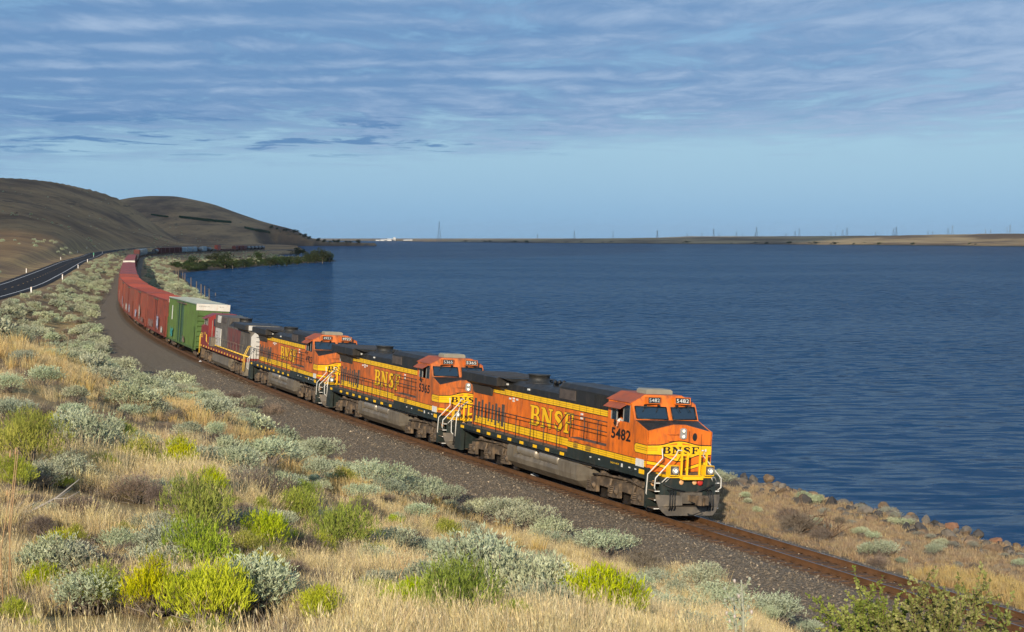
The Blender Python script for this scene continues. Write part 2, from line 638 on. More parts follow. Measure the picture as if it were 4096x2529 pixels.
def ground_material():
    m = bpy.data.materials.new('dry_ground')
    m.use_nodes = True
    t = NT(m.node_tree)
    b = t.n['Principled BSDF']
    geo = t.add('ShaderNodeNewGeometry')
    pos = geo.outputs['Position']
    n1 = t.noise(pos, 0.9, 8, 0.62)
    n2 = t.noise(pos, 0.06, 6, 0.6)
    n3 = t.noise(t.mapping(pos, (1, 1, 0.4)), 7.0, 4, 0.6)
    straw = t.mix(t.ramp(n1, 0.3, 0.7), (0.26, 0.18, 0.085), (0.40, 0.29, 0.135))
    soil = t.mix(t.ramp(n3, 0.3, 0.7), (0.14, 0.092, 0.055), (0.25, 0.175, 0.105))
    c = t.mix(t.ramp(n2, 0.40, 0.62), soil, straw)
    # hills: brown slopes, sage specks, dark rock bands
    hilln = t.noise(t.mapping(pos, (0.010, 0.0032, 0.02)), 1.0, 9, 0.66)
    speck = t.noise(t.mapping(pos, (0.085, 0.03, 0.1)), 1.0, 5, 0.75)
    hb = t.mix(t.ramp(hilln, 0.34, 0.64), (0.105, 0.066, 0.040), (0.31, 0.20, 0.095))
    hb = t.mix(t.ramp(speck, 0.56, 0.68), hb, (0.075, 0.068, 0.042))
    sepz = t.add('ShaderNodeSeparateXYZ', i_0=pos).outputs[2]
    band = t.noise(t.mapping(pos, (0.004, 0.004, 0.16)), 1.0, 5, 0.7)
    rock = t.math('MULTIPLY', t.ramp(band, 0.60, 0.66), t.ramp(sepz, 22, 34))
    hb = t.mix(t.math('MULTIPLY', rock, 0.8), hb, (0.035, 0.028, 0.026))
    c = t.mix(attr(t, 'hill'), c, hb)
    # gravelly margin of the line
    vor = t.add('ShaderNodeTexVoronoi')
    t.set(vor.inputs['Vector'], pos); vor.inputs['Scale'].default_value = 11.0
    sepc = t.add('ShaderNodeSeparateColor', i_0=vor.outputs['Color'])
    gr = t.mix(t.ramp(sepc.outputs[0], 0.0, 1.0), (0.095, 0.078, 0.058), (0.225, 0.182, 0.132))
    gr = t.mix(t.ramp(sepc.outputs[1], 0.93, 0.97), gr, (0.42, 0.33, 0.22))
    c = t.mix(attr(t, 'gravel'), c, gr)
    # bare brown strip by the water
    bare = t.mix(t.ramp(n1, 0.35, 0.65), (0.25, 0.17, 0.105), (0.37, 0.275, 0.175))
    c = t.mix(attr(t, 'strip'), c, bare)
    c = t.mix(attr(t, 'shore'), c, (0.05, 0.045, 0.04, 1))
    t.set(b.inputs['Base Color'], c)
    b.inputs['Roughness'].default_value = 0.95
    b.inputs['Specular IOR Level'].default_value = 0.1
    bn = t.add('ShaderNodeBump')
    bn.inputs['Strength'].default_value = 0.7
    bn.inputs['Distance'].default_value = 0.06
    t.set(bn.inputs['Height'], t.math('ADD', t.noise(pos, 5.0, 6, 0.65), t.math('MULTIPLY', vor.outputs['Distance'], attr(t, 'gravel'))))
    t.l.new(bn.outputs[0], b.inputs['Normal'])
    return m


def make_terrain():
    p = np.concatenate([np.arange(-2600, -120, 80), np.arange(-120, 4220, 12), np.arange(4220, 6700, 80)])
    D = np.geomspace(3.0, 4700, 640)
    P, DD = np.meshgrid(p, D)
    X = (P - 2048) / FPX * DD
    Z = terrain(X, DD)
    s, t = track_st(X, DD); tr = road_t(X, DD)
    w = gravel_w(s)
    sd = shore_dist(X, DD)
    wob = 1.6 * fbm(X * 0.35, DD * 0.35, 3)
    gravel = sstep(w + 1.8, w + 0.2, t + wob) * sstep(-3.6, -3.0, t)
    hillm = np.maximum(sstep(7, 30, tr) * sstep(60, 150, DD), sstep(1500, 1900, DD))
    strip = sstep(-3.2, -4.6, t + wob * 0.5) * sstep(400, 250, DD) * 0.85
    shore = sstep(4.2, 2.6, sd + wob * 0.6) * sstep(0.2, 1.0, np.abs(1.0 + 0 * sd))
    nr, nc = P.shape
    idx = np.arange(nr * nc).reshape(nr, nc)
    F = np.stack([idx[:-1, :-1], idx[:-1, 1:], idx[1:, 1:], idx[1:, :-1]], -1).reshape(-1, 4)
    keep = (Z.ravel()[F] > ZW - 1.2).any(1)
    me = mesh_np('terrain', np.stack([X, DD, Z], -1).reshape(-1, 3), F[keep], ground_material(), True,
                 dict(gravel=gravel.ravel(), hill=hillm.ravel(), strip=strip.ravel(), shore=shore.ravel()))
    return tag(link('terrain', me), 'dry grassy ground and bare brown hills above the lake', kind='structure')


make_terrain()


def make_water():
    m = bpy.data.materials.new('lake_water')
    m.use_nodes = True
    t = NT(m.node_tree)
    t.n.remove(t.n['Principled BSDF'])
    pos = t.add('ShaderNodeNewGeometry').outputs['Position']
    # choppy surface: facet slopes taken straight from wave noise, so that far water stays as rough as near water
    def chop(sx, sy, det, loc):
        nd = t.n.new('ShaderNodeTexNoise')
        t.set(nd.inputs['Vector'], t.mapping(pos, (sx, sy, 1), loc, (0, 0, R(-5))))
        nd.inputs['Scale'].default_value = 1.0; nd.inputs['Detail'].default_value = det
        nd.inputs['Roughness'].default_value = 0.62; nd.inputs['Distortion'].default_value = 0.5
        return t.add('ShaderNodeSeparateColor', i_0=nd.outputs['Color']).outputs
    c1, c2 = chop(0.24, 0.70, 4, (0, 0, 0)), chop(0.006, 0.010, 3, (40, 9, 0))
    gust = t.ramp(c2[2], 0.35, 0.65, 0.75, 1.2)
    nx = t.math('MULTIPLY', t.math('SUBTRACT', c1[0], 0.5), t.math('MULTIPLY', gust, 1.1))
    ny = t.math('MULTIPLY', t.math('SUBTRACT', c1[1], 0.5), t.math('MULTIPLY', gust, 2.1))
    vn = t.add('ShaderNodeVectorMath', operation='NORMALIZE', i_0=t.add('ShaderNodeCombineXYZ', i_0=nx, i_1=ny, i_2=1.0).outputs[0])
    enc = t.add('ShaderNodeVectorMath', operation='MULTIPLY_ADD', i_0=vn.outputs[0])
    enc.inputs[1].default_value = (0.5, 0.5, 0.5); enc.inputs[2].default_value = (0.5, 0.5, 0.5)
    bn = t.add('ShaderNodeNormalMap', space='WORLD')
    t.l.new(enc.outputs[0], bn.inputs['Color'])
    # deep water colour under a choppy surface that mirrors only part of the sky
    df = t.add('ShaderNodeBsdfDiffuse'); df.inputs[0].default_value = (0.008, 0.046, 0.116, 1)
    gl = t.add('ShaderNodeBsdfGlossy'); gl.inputs['Roughness'].default_value = 0.05
    fr = t.add('ShaderNodeFresnel'); fr.inputs[0].default_value = 1.33
    for nd in (df, gl, fr): t.l.new(bn.outputs[0], nd.inputs['Normal'])
    mx = t.add('ShaderNodeMixShader')
    t.set(mx.inputs[0], t.math('MULTIPLY', fr.outputs[0], 0.40))
    t.l.new(df.outputs[0], mx.inputs[1]); t.l.new(gl.outputs[0], mx.inputs[2])
    t.l.new(mx.outputs[0], t.n['Material Output'].inputs[0])
    p = np.linspace(-4200, 8300, 60)
    D = np.geomspace(20, 80000, 120)
    P, DD = np.meshgrid(p, D)
    X = (P - 2048) / FPX * DD
    n, c = P.shape
    idx = np.arange(n * c).reshape(n, c)
    F = np.stack([idx[:-1, :-1], idx[:-1, 1:], idx[1:, 1:], idx[1:, :-1]], -1).reshape(-1, 4)
    me = mesh_np('water', np.stack([X, DD, np.full_like(X, ZW)], -1).reshape(-1, 3), F, m, True)
    return tag(link('water', me), 'deep blue wind-rippled lake water', kind='structure')


make_water()

# ================================================================== THE TRAIN
# vehicles are written in (s, t, z): s back from the leading end, t towards the hill side, z up from the rail
def stz(p):
    return (-p[0], -p[1], p[2])


M_OR = mat('orange_paint', (0.80, 0.178, 0.010), 0.45, 0, 0.16, 0.9, (0.30, 0.078, 0.02), 0.60, coat=0.03)
M_ORD = mat('orange_paint_dusty', (0.66, 0.150, 0.018), 0.6, 0, 0.2, 1.0, (0.17, 0.075, 0.035), 0.65)
M_ORF = mat('orange_roof_faded', (0.36, 0.080, 0.030), 0.7, 0, 0.2, 1.5, (0.22, 0.07, 0.04), 0.5)
M_YE = mat('yellow_paint', (0.93, 0.54, 0.008), 0.45, 0, 0.08, 1.5, (0.45, 0.22, 0.03), 0.25)
M_GN = mat('dark_green_paint', (0.016, 0.026, 0.024), 0.5, 0, 0.25, 1.5, (0.07, 0.055, 0.04), 0.40)
M_BK = mat('black_roof_paint', (0.014, 0.015, 0.015), 0.55, 0, 0.3, 1.3, (0.06, 0.05, 0.042), 0.45)
M_LN = mat('black_line_paint', (0.010, 0.009, 0.008), 0.5)
M_WK = mat('walkway_tread', (0.085, 0.077, 0.07), 0.8, 0, 0.2, 4, bump=0.3)
M_TK = mat('dusty_tank_steel', (0.185, 0.158, 0.12), 0.6, 0.15, 0.25, 1.0, (0.11, 0.088, 0.062), 0.55)
M_TR = mat('brown_dusty_running_gear', (0.095, 0.072, 0.052), 0.75, 0.1, 0.45, 3, (0.26, 0.175, 0.10), 0.5, dscale=(1, 1, 1))
M_RS = mat('reservoir_steel', (0.31, 0.275, 0.225), 0.42, 0.35, 0.15, 2.0, (0.22, 0.17, 0.11), 0.4)
M_DKG = mat('gap_shade_gear', (0.022, 0.019, 0.017), 0.8)  # near-black colour stands in for shade in the gaps of the gear
M_WH = mat('wheel_steel', (0.045, 0.037, 0.032), 0.5, 0.4, 0.3, 5)
M_WT = mat('white_handrail_paint', (0.66, 0.65, 0.61), 0.4, 0, 0.05)
M_GL = mat('cab_glass', (0.012, 0.03, 0.055), 0.04, 0, 0.0, spec=0.8)
M_RB = mat('black_rubber', (0.012, 0.012, 0.012), 0.5)
M_GR = mat('radiator_mesh', (0.045, 0.040, 0.036), 0.8, 0, 0.2, 8, bump=0.6, bscale=70)
M_SL = mat('louvre_grime', (0.075, 0.06, 0.052), 0.75, 0, 0.3, 3)
M_PW = mat('plow_steel', (0.105, 0.092, 0.078), 0.65, 0.2, 0.3, 2.2, (0.21, 0.17, 0.12), 0.5, dscale=(1, 1, 1))
M_BG = mat('beige_cover', (0.27, 0.25, 0.19), 0.6, 0, 0.1)
M_LM = mat('headlamp_bowl', (0.42, 0.41, 0.38), 0.3, 0.3, 0.08)
M_LIT = mat('lit_lamp', (1, 0.9, 0.7), 0.3, 0, 0, emit=(1.0, 0.80, 0.55, 1.3))
M_AMB = mat('amber_lens', (0.75, 0.42, 0.20), 0.3)
M_RED = mat('red_fitting', (0.45, 0.03, 0.02), 0.5)
M_IN = mat('cab_interior', (0.03, 0.032, 0.034), 0.8)
M_DC = mat('white_decal', (0.72, 0.72, 0.69), 0.5, 0, 0.15, 6)
M_BR = mat('brass_bare', (0.55, 0.45, 0.30), 0.4, 0.5, 0.25, 4)


# ---------------------------------------------------------------- lettering
def arc(cx, cy, rx, ry, a0, a1, n=8):
    return [(cx + rx * math.cos(R(a0 + (a1 - a0) * i / n)), cy + ry * math.sin(R(a0 + (a1 - a0) * i / n))) for i in range(n + 1)]


def thick(pts, wd):
    L, Rr = [], []
    for i, p in enumerate(pts):
        a = pts[max(i - 1, 0)]; b = pts[min(i + 1, len(pts) - 1)]
        dx, dy = b[0] - a[0], b[1] - a[1]; h = math.hypot(dx, dy) or 1
        w = wd[i] / 2
        L.append((p[0] - dy / h * w, p[1] + dx / h * w)); Rr.append((p[0] + dy / h * w, p[1] - dx / h * w))
    return L + Rr[::-1]


GLYPH = {
    'B': ([[(0, 0), (0.56, 0)] + arc(0.56, 0.27, 0.30, 0.27, -90, 75) + arc(0.54, 0.765, 0.26, 0.235, -65, 90) + [(0, 1), (0, 0.90), (0.11, 0.90), (0.11, 0.10), (0, 0.10)],
           [(0.34, 0.58)] + [(0.34, 0.89), (0.48, 0.89)] + arc(0.48, 0.735, 0.10, 0.155, 90, -90),
           [(0.34, 0.11)] + [(0.34, 0.48), (0.50, 0.48)] + arc(0.50, 0.295, 0.12, 0.185, 90, -90)], 0.90),
    'N': ([[(0, 0), (0.36, 0), (0.36, 0.10), (0.25, 0.10), (0.25, 0.66), (0.70, 0), (0.86, 0), (0.86, 0.90), (0.97, 0.90), (0.97, 1), (0.62, 1), (0.62, 0.90),
            (0.73, 0.90), (0.73, 0.40), (0.30, 1), (0, 1), (0, 0.90), (0.11, 0.90), (0.11, 0.10), (0, 0.10)]], 1.0),
    'S': ([thick([(0.70, 0.66), (0.66, 0.80), (0.56, 0.89), (0.40, 0.92), (0.24, 0.87), (0.18, 0.75), (0.25, 0.63), (0.40, 0.54), (0.55, 0.44), (0.62, 0.30), (0.57, 0.15), (0.42, 0.08), (0.25, 0.11), (0.14, 0.22), (0.10, 0.36)],
                 [0.05, 0.10, 0.15, 0.16, 0.19, 0.23, 0.25, 0.26, 0.25, 0.23, 0.19, 0.16, 0.15, 0.10, 0.05])], 0.80),
    'F': ([[(0, 0), (0.40, 0), (0.40, 0.10), (0.30, 0.10), (0.30, 0.45), (0.48, 0.45), (0.48, 0.34), (0.57, 0.34), (0.57, 0.66), (0.48, 0.66), (0.48, 0.56), (0.30, 0.56),
            (0.30, 0.90), (0.62, 0.90), (0.62, 0.70), (0.73, 0.70), (0.73, 1), (0, 1), (0, 0.90), (0.11, 0.90), (0.11, 0.10), (0, 0.10)]], 0.78)}


def bnsf_polys(width, height):
    """[(loops)] for the four letters filling width x height, origin lower left"""
    tot = sum(GLYPH[c][1] for c in 'BNSF') + 0.06 * 3
    out = []; x = 0
    for c in 'BNSF':
        loops, adv = GLYPH[c]
        out.append([[((x + p[0]) / tot * width, p[1] * height) for p in lp] for lp in loops])
        x += adv + 0.06
    return out


def flat_letters(name, polys, place, m, parent, depth=0.004):
    """polygons with holes laid on a surface; place(u, v, h) -> local point"""
    mb = MB(stz)
    for loops in polys:
        tri = tessellate_polygon([[Vector((p[0], p[1], 0)) for p in lp] for lp in loops])
        flat = [p for lp in loops for p in lp]
        mb.add([place(u, v, depth) for u, v in flat], [tuple(t) for t in tri], m)
    return mb.build(name, parent)


def grow(polys, d):
    """letters a little larger all round, for the outline behind"""
    out = []
    for loops in polys:
        new = []
        for k, lp in enumerate(loops):
            area = sum(a[0] * b[1] - b[0] * a[1] for a, b in zip(lp, lp[1:] + lp[:1])) / 2
            sg = (1 if area > 0 else -1) * (1 if k == 0 else -1)
            q = []
            for i, p in enumerate(lp):
                a = lp[i - 1]; b = lp[(i + 1) % len(lp)]
                dx, dy = b[0] - a[0], b[1] - a[1]; h = math.hypot(dx, dy) or 1
                q.append((p[0] + sg * dy / h * d, p[1] - sg * dx / h * d))
            new.append(q)
        out.append(new)
    return out


def text_polys(body, width, height, bold=0.02):
    """a line of figures from the built-in face as triangles, fitted to width x height"""
    cu = bpy.data.curves.new('lettering', 'FONT')
    cu.body = body; cu.offset = bold; cu.resolution_u = 3; cu.space_character = 1.04
    ob = bpy.data.objects.new('lettering', cu)
    col.objects.link(ob)
    dg = bpy.context.evaluated_depsgraph_get()
    me = bpy.data.meshes.new_from_object(ob.evaluated_get(dg))
    v = np.array([x.co[:2] for x in me.vertices]); f = [tuple(p.vertices) for p in me.polygons]
    bpy.data.objects.remove(ob); bpy.data.curves.remove(cu); bpy.data.meshes.remove(me)
    lo, hi = v.min(0), v.max(0)
    v = (v - lo) / (hi - lo) * (width, height)
    return v, f


def text_on(name, body, width, height, place, m, parent, bold=0.02, depth=0.005):
    v, f = text_polys(body, width, height, bold)
    mb = MB(stz)
    mb.add([place(a, b, depth) for a, b in v], f, m)
    return mb.build(name, parent)


def hill_side(s0, z0, t):
    """surface facing the hill: u runs forward (towards smaller s)"""
    return lambda u, v, h: (s0 - u, t + h, z0 + v)


def front_face(t0, z0, s):
    """surface facing forward: u runs from the hill side towards the water"""
    return lambda u, v, h: (s - h, t0 - u, z0 + v)


# ---------------------------------------------------------------- placing vehicles
def place_vehicle(root, s0, length, inset=3.2):
    ax, ay, _, _ = track_at(s0 + inset); bx, by, _, _ = track_at(s0 + length - inset)
    d = Vector((bx - ax, by - ay)).normalized()
    root.location = (ax - d.x * inset, ay - d.y * inset, 0)
    root.rotation_euler = (-float(cant_at(s0 + length / 2)), 0, math.atan2(-d.y, -d.x))


# ---------------------------------------------------------------- running gear
def make_truck(parent, axles, r=0.53, six=True, m=None):
    """bogie: side frames, axle boxes, coil springs, wheels"""
    m = m or M_TR
    a0, a1 = axles[0], axles[-1]
    tk = MB(stz)
    for sg in (1, -1):
        prof = [(a0 - 0.55, 0.62), (a0 - 0.3, 0.52), (a0 + 0.35, 0.58), (a1 - 0.35, 0.58), (a1 + 0.3, 0.52), (a1 + 0.55, 0.62), (a1 + 0.5, 0.86), (a1 - 0.5, 0.98),
                (0.5 * (a0 + a1) + 0.7, 1.05), (0.5 * (a0 + a1) - 0.7, 1.05), (a0 + 0.5, 0.98), (a0 - 0.5, 0.86)]
        pr = [(p[0], p[1]) for p in prof]
        vs = [(p[0], sg * 0.98, p[1]) for p in pr] + [(p[0], sg * 1.14, p[1]) for p in pr]
        n = len(pr)
        tk.add(vs, [tuple(range(n)), tuple(range(2 * n - 1, n - 1, -1))] + [(i, n + i, n + (i + 1) % n, (i + 1) % n) for i in range(n)], m)
    tk.box((a0 - 0.4, -0.92, 0.75), (a1 + 0.4, 0.92, 1.0), M_DKG)  # inner boxes coloured dark so the gaps behind the frames look shaded
    tk.box((0.5 * (a0 + a1) - 0.45, -0.9, 1.0), (0.5 * (a0 + a1) + 0.45, 0.9, 1.4), M_DKG)
    for sg in (1, -1):                                    # brake rigging and levers along the top
        tk.tube([(a0 - 0.2, sg * 1.22, 1.02), (a0 + 0.9, sg * 1.25, 1.16), (a1 - 0.8, sg * 1.25, 1.1), (a1 + 0.2, sg * 1.22, 0.98)], 0.05, m)
        tk.tube([(a0 + 0.3, sg * 1.22, 1.2), (a0 + 1.3, sg * 1.2, 1.05), (a0 + 1.9, sg * 1.24, 1.22)], 0.035, m)
        for q in (a0 + 0.55, a1 - 0.75):
            tk.lathe((q, sg * 1.05, 1.12), (1, 0, 0), [(0, 0.1), (0.03, 0.17), (0.36, 0.17), (0.42, 0.06), (0.6, 0.05)], m, 10)
        tk.box((a0 - 0.15, sg * 1.02, 1.05), (a0 + 0.25, sg * 1.3, 1.22), m)
        for q in axles[:-1]:
            tk.tube([(q + 0.55, sg * 1.2, 1.0), (q + 0.72, sg * 1.24, 0.45)], 0.06, m)
    truck = tk.build('truck', parent)
    for a in axles:
        for sg in (1, -1):
            jb = MB(stz)
            jb.prism([(a - 0.24, 0.30), (a + 0.34, 0.26), (a + 0.74, 0.26), (a + 0.74, 0.36), (a + 0.34, 0.40), (a + 0.30, 0.86), (a - 0.20, 0.90)][::sg], 1, sg * 1.12, sg * 1.26, m)
            jb.lathe((a, sg * 1.25, 0.56), (0, sg, 0), [(0, 0.16), (0.06, 0.16), (0.08, 0.07), (0.12, 0.07)], m, 10)
            jb.build('axle_box', truck)
            sp = MB(stz)
            for k in range(4):
                sp.lathe((a + 0.53, sg * 1.16, 0.40 + k * 0.085), (0, 0, 1), [(0, 0.13), (0.022, 0.165), (0.05, 0.165), (0.07, 0.13)], m, 10)
            sp.build('spring', truck)
        wh = MB(stz)
        for sg in (1, -1):
            wh.lathe((a, sg * 0.68, r), (0, sg, 0), [(0, r + 0.03), (0.03, r + 0.03), (0.035, r), (0.135, r - 0.005), (0.14, r - 0.07), (0.11, r - 0.10), (0.10, 0.2), (0.14, 0.12), (0.16, 0.08)], M_WH, 20)
        wh.cyl((a, -0.7, r), (a, 0.7, r), 0.09, M_WH, 8)
        wh.build('wheelset', truck)
    return truck


def rail_set(parent, posts, top, zb, t, m, r=0.022):
    """walkway handrail: one top rail and separate stanchions"""
    mb = MB(stz)
    mb.tube(top, r, m)
    mb.build('handrail', parent)
    for s, zt in posts:
        MB(stz).tube([(s, t, zb), (s, t, zt)], r, m).build('stanchion', parent)


# ---------------------------------------------------------------- orange road locomotive
def make_locomotive(number, s0, label, dirty=False):
    root = empty('diesel_locomotive')
    OR = M_ORD if dirty else M_OR
    L = 22.3
    # ---- underframe
    u = MB(stz)
    u.box((2.05, -1.49, 1.44), (21.45, 1.49, 1.66), M_GN)
    for sg in (1, -1):
        u.prism([(2.06, 1.585), (9.2, 1.585), (9.2, 1.895), (2.06, 1.895)][::-sg], 1, sg * 1.36, sg * 1.500, M_GN)
        u.tube([(5.5, sg * 1.38, 1.38), (9, sg * 1.40, 1.34), (15.5, sg * 1.40, 1.36), (21.2, sg * 1.38, 1.38)], 0.045, M_RB)
        u.tube([(7.2, sg * 1.30, 1.26), (16.2, sg * 1.30, 1.26)], 0.035, M_TR)
    u.build('underframe', root)
    for sg in (1, -1):
        w = MB(stz)
        w.box((9.22, sg * 0.99, 1.663), (21.40, sg * 1.485, 1.685), M_WK)
        w.build('walkway', root)
        k = MB(stz)                                       # raised locker behind the cab
        k.box((5.64, sg * 0.99, 1.90), (9.18, sg * 1.49, 2.32), OR)
        k.box((5.66, sg * 1.0, 2.322), (9.16, sg * 1.47, 2.335), M_WK)
        lk = k.build('equipment_locker', root)
        st = MB(stz)
        st.box((2.25, sg * 1.492, 1.91), (9.17, sg * 1.506, 2.15), M_YE)
        for zz, tk_ in ((1.905, 0.009), (1.985, 0.004), (2.07, 0.004), (2.155, 0.012)):
            st.box((2.25, sg * 1.490, zz - tk_), (9.17, sg * 1.509, zz + tk_), M_LN)
        for ss in np.arange(3.4, 9.1, 0.72):
            st.box((ss - 0.004, sg * 1.490, 1.90), (ss + 0.004, sg * 1.5105, 2.15), M_LN)
        st.build('side_stripe', root)
        for (sa, sb) in ((7.0, 7.45), (8.2, 8.6)):
            g = MB(stz)
            for zz in np.linspace(1.95, 2.2, 6): g.box((sa, sg * 1.50, zz), (sb, sg * 1.522, zz + 0.02), M_GR)
            g.build('vent_grille', lk)
    # ---- fuel tank and air reservoirs
    ft = MB(stz)
    low = [(-1.40, 0.95), (-1.46, 0.78), (-1.40, 0.55), (-1.0, 0.24), (1.0, 0.24), (1.40, 0.55), (1.46, 0.78), (1.40, 0.95)]
    def ring(s, pr): return [(s, p[0], p[1]) for p in pr]
    def loft(mb, rings, m):
        n = len(rings[0])
        vs = [p for r_ in rings for p in r_]
        fs = [(k * n + i, k * n + (i + 1) % n, (k + 1) * n + (i + 1) % n, (k + 1) * n + i) for k in range(len(rings) - 1) for i in range(n)]
        mb.add(vs, fs + [tuple(range(n - 1, -1, -1)), tuple((len(rings) - 1) * n + i for i in range(n))], m)
    loft(ft, [ring(10.12, low), ring(14.82, low)], M_TK)
    blk = [(-1.38, 1.30), (-1.46, 1.22), (-1.46, 0.78), (-1.40, 0.55), (-1.0, 0.24), (1.0, 0.24), (1.40, 0.55), (1.46, 0.78), (1.46, 1.22), (1.38, 1.30)]
    sm = [(p[0] * 0.80, 0.42 + (p[1] - 0.24) * 0.83) for p in blk]
    loft(ft, [ring(7.45, sm), ring(8.25, blk), ring(10.10, blk)], M_TK)
    loft(ft, [ring(14.84, blk), ring(15.55, blk), ring(15.75, sm)], M_TK)
    ft.box((10.1, -0.80, 0.95), (14.84, 0.80, 1.42), M_DKG)
    for sg in (1, -1):
        for q in (11.0, 12.0, 13.0, 14.2):
            ft.prism([(q - 0.12, 0.90), (q + 0.12, 0.90), (q + 0.05, 1.05), (q - 0.05, 1.05)][::-sg], 1, sg * 1.1, sg * 1.38, M_TK)
    ft.build('fuel_tank', root)
    for sg in (1, -1):
        for a, b in ((10.18, 12.25), (12.52, 14.66)):
            n_ = 8; rr = 0.27
            cap = [(rr * 0.6 * (1 - math.cos(R(90 * i / n_))), max(0.01, rr * math.sin(R(90 * i / n_)))) for i in range(n_ + 1)]
            pr = cap + [((b - a) - h, q) for h, q in cap[::-1]]
            MB(stz).lathe((a, sg * 1.19, 1.17), (1, 0, 0), pr, M_RS, 18).build('air_reservoir', root)
        MB(stz).box((9.4, sg * 1.3, 1.30), (9.55, sg * 1.40, 1.38), M_RED).build('fuel_cutoff', root)
    # ---- trucks
    make_truck(root, (2.95, 4.95, 6.95))
    make_truck(root, (15.95, 17.95, 19.95))
    # ---- long hood: core, door panels, stripes
    h = MB(stz)
    h.box((5.64, -0.94, 1.66), (21.15, 0.94, 3.735), OR)
    h.prism([(-0.94, 3.737), (0.94, 3.737), (0.94, 4.36), (0.80, 4.55), (-0.80, 4.55), (-0.94, 4.36)], 0, 5.70, 11.40, M_BK)
    h.prism([(-0.94, 3.737), (0.94, 3.737), (0.94, 4.02), (0.60, 4.19), (-0.60, 4.19), (-0.94, 4.02)], 0, 11.40, 17.10, M_BK)
    hood = h.build('long_hood', root)
    for sg in (1, -1):
        edges = list(np.arange(9.25, 17.2, 0.66)) + [17.2]
        for a, b in zip(edges[:-1], edges[1:]):
            if b - a > 0.2: MB(stz).box((a + 0.012, sg * 0.93, 2.17), (b - 0.012, sg * 0.968, 3.43), OR).build('hood_door', root)
        for a, b in ((5.7, 7.4), (7.4, 9.2)):
            MB(stz).box((a + 0.012, sg * 0.93, 2.40), (b - 0.012, sg * 0.968, 3.43), OR).build('hood_door', root)
        for z0, z1, sa, sb, nm in ((3.46, 3.73, 5.66, 18.6, 'upper_stripe'), (1.80, 2.15, 9.22, 20.9, 'lower_stripe')):
            e = MB(stz)
            e.box((sa, sg * 0.935, z0), (sb, sg * 0.972, z1), M_YE)
            for q in (0.0, 0.34, 0.66, 1.0):
                zz = z0 + (z1 - z0) * q
                e.box((sa, sg * 0.94, zz - (0.012 if q in (0, 1) else 0.004)), (sb, sg * 0.976, zz + (0.012 if q in (0, 1) else 0.004)), M_LN)
            for ss in np.arange(sa + 0.3, sb, 0.66):
                e.box((ss - 0.005, sg * 0.94, z0), (ss + 0.005, sg * 0.978, z1), M_LN)
            e.build(nm, root)
        # louvres low on the radiator compartment
        for i, ss in enumerate((20.75, 20.32, 19.9, 19.46, 19.05, 18.62, 18.2, 17.82, 17.38)):
            wd = (0.2, 0.2, 0.16, 0.14, 0.14, 0.14, 0.18, 0.18, 0.28)[i]
            zt, zb = ((3.0, 1.86), (2.86, 2.05), (2.98, 2.10), (2.82, 2.12), (2.94, 2.0), (2.86, 2.0), (2.95, 1.9), (2.8, 2.05), (2.98, 1.92))[i]
            MB(stz).box((ss - wd / 2, sg * 0.94, zb), (ss + wd / 2, sg * 0.985, zt), M_SL).build('louvre', root)
        # sloping radiator intake screens
        for a, b in ((18.75, 19.82), (19.86, 20.98)):
            MB(stz).hexa([(a, sg * 0.95, 3.27), (b, sg * 0.95, 3.27), (b, sg * 0.985, 3.27), (a, sg * 0.985, 3.27),
                          (a - 0.12, sg * 0.95, 3.72), (b, sg * 0.95, 3.72), (b, sg * 1.14, 3.72), (a - 0.12, sg * 1.14, 3.72)], M_GR).build('intake_screen', root)
        MB(stz).box((9.75, sg * 0.93, 3.84), (11.30, sg * 0.985, 4.28), M_SL).build('brake_grid_vent', root)
        c = MB(stz)
        for ss in np.linspace(6.2, 7.9, 12): c.box((ss, sg * 0.93, 3.80), (ss + 0.07, sg * 0.96, 4.30), M_BK)
        c.build('corrugated_vent', root)
    # ---- radiator wing
    rw = MB(stz)
    rw.prism([(-1.50, 3.88), (1.50, 3.88), (1.50, 4.27), (1.42, 4.31), (-1.42, 4.31), (-1.50, 4.27)], 0, 17.10, 21.50, M_BK)
    rw.prism([(-0.93, 3.60), (0.93, 3.60), (1.40, 3.882), (-1.40, 3.882)], 0, 17.3, 21.3, M_BK)
    rw.prism([(-0.94, 4.15), (0.94, 4.15), (1.40, 4.30), (-1.40, 4.30)], 0, 16.6, 17.11, M_BK)
    wing = rw.build('radiator_wing', root)
    for a, b in ((17.25, 19.2), (19.3, 21.35)):
        MB(stz).box((a, -1.3, 4.305), (b, 1.3, 4.33), M_GR).build('fan_screen', wing)
    # ---- roof gear
    st = MB(stz)
    st.lathe((15.55, 0, 4.17), (0, 0, 1), [(0, 0.66), (0.05, 0.64), (0.08, 0.50), (0.38, 0.50), (0.40, 0.54), (0.44, 0.54), (0.441, 0.44)], M_BK, 16)
    st.build('exhaust_stack', root)
    hn = MB(stz)
    hn.box((13.6, -0.12, 4.18), (13.75, 0.12, 4.34), M_BK)
    for q in (-0.22, 0.0, 0.22):
        hn.lathe((13.75, q, 4.40), (-1, 0, 0), [(0, 0.03), (0.3, 0.04), (0.42, 0.09), (0.44, 0.10)], M_BK, 10)
    hn.build('air_horn', root)
    # ---- rear end of the hood
    rr = MB(stz)
    rr.box((21.15, -0.92, 1.67), (21.19, 0.92, 3.72), OR)
    rr.box((21.3, -1.3, 0.6), (21.5, 1.3, 1.64), M_GN)
    rr.box((21.42, -0.9, 1.67), (21.9, 0.9, 1.72), M_WK)
    rr.build('rear_end', root)
    # ---- nose and cab
    cab = MB(stz)
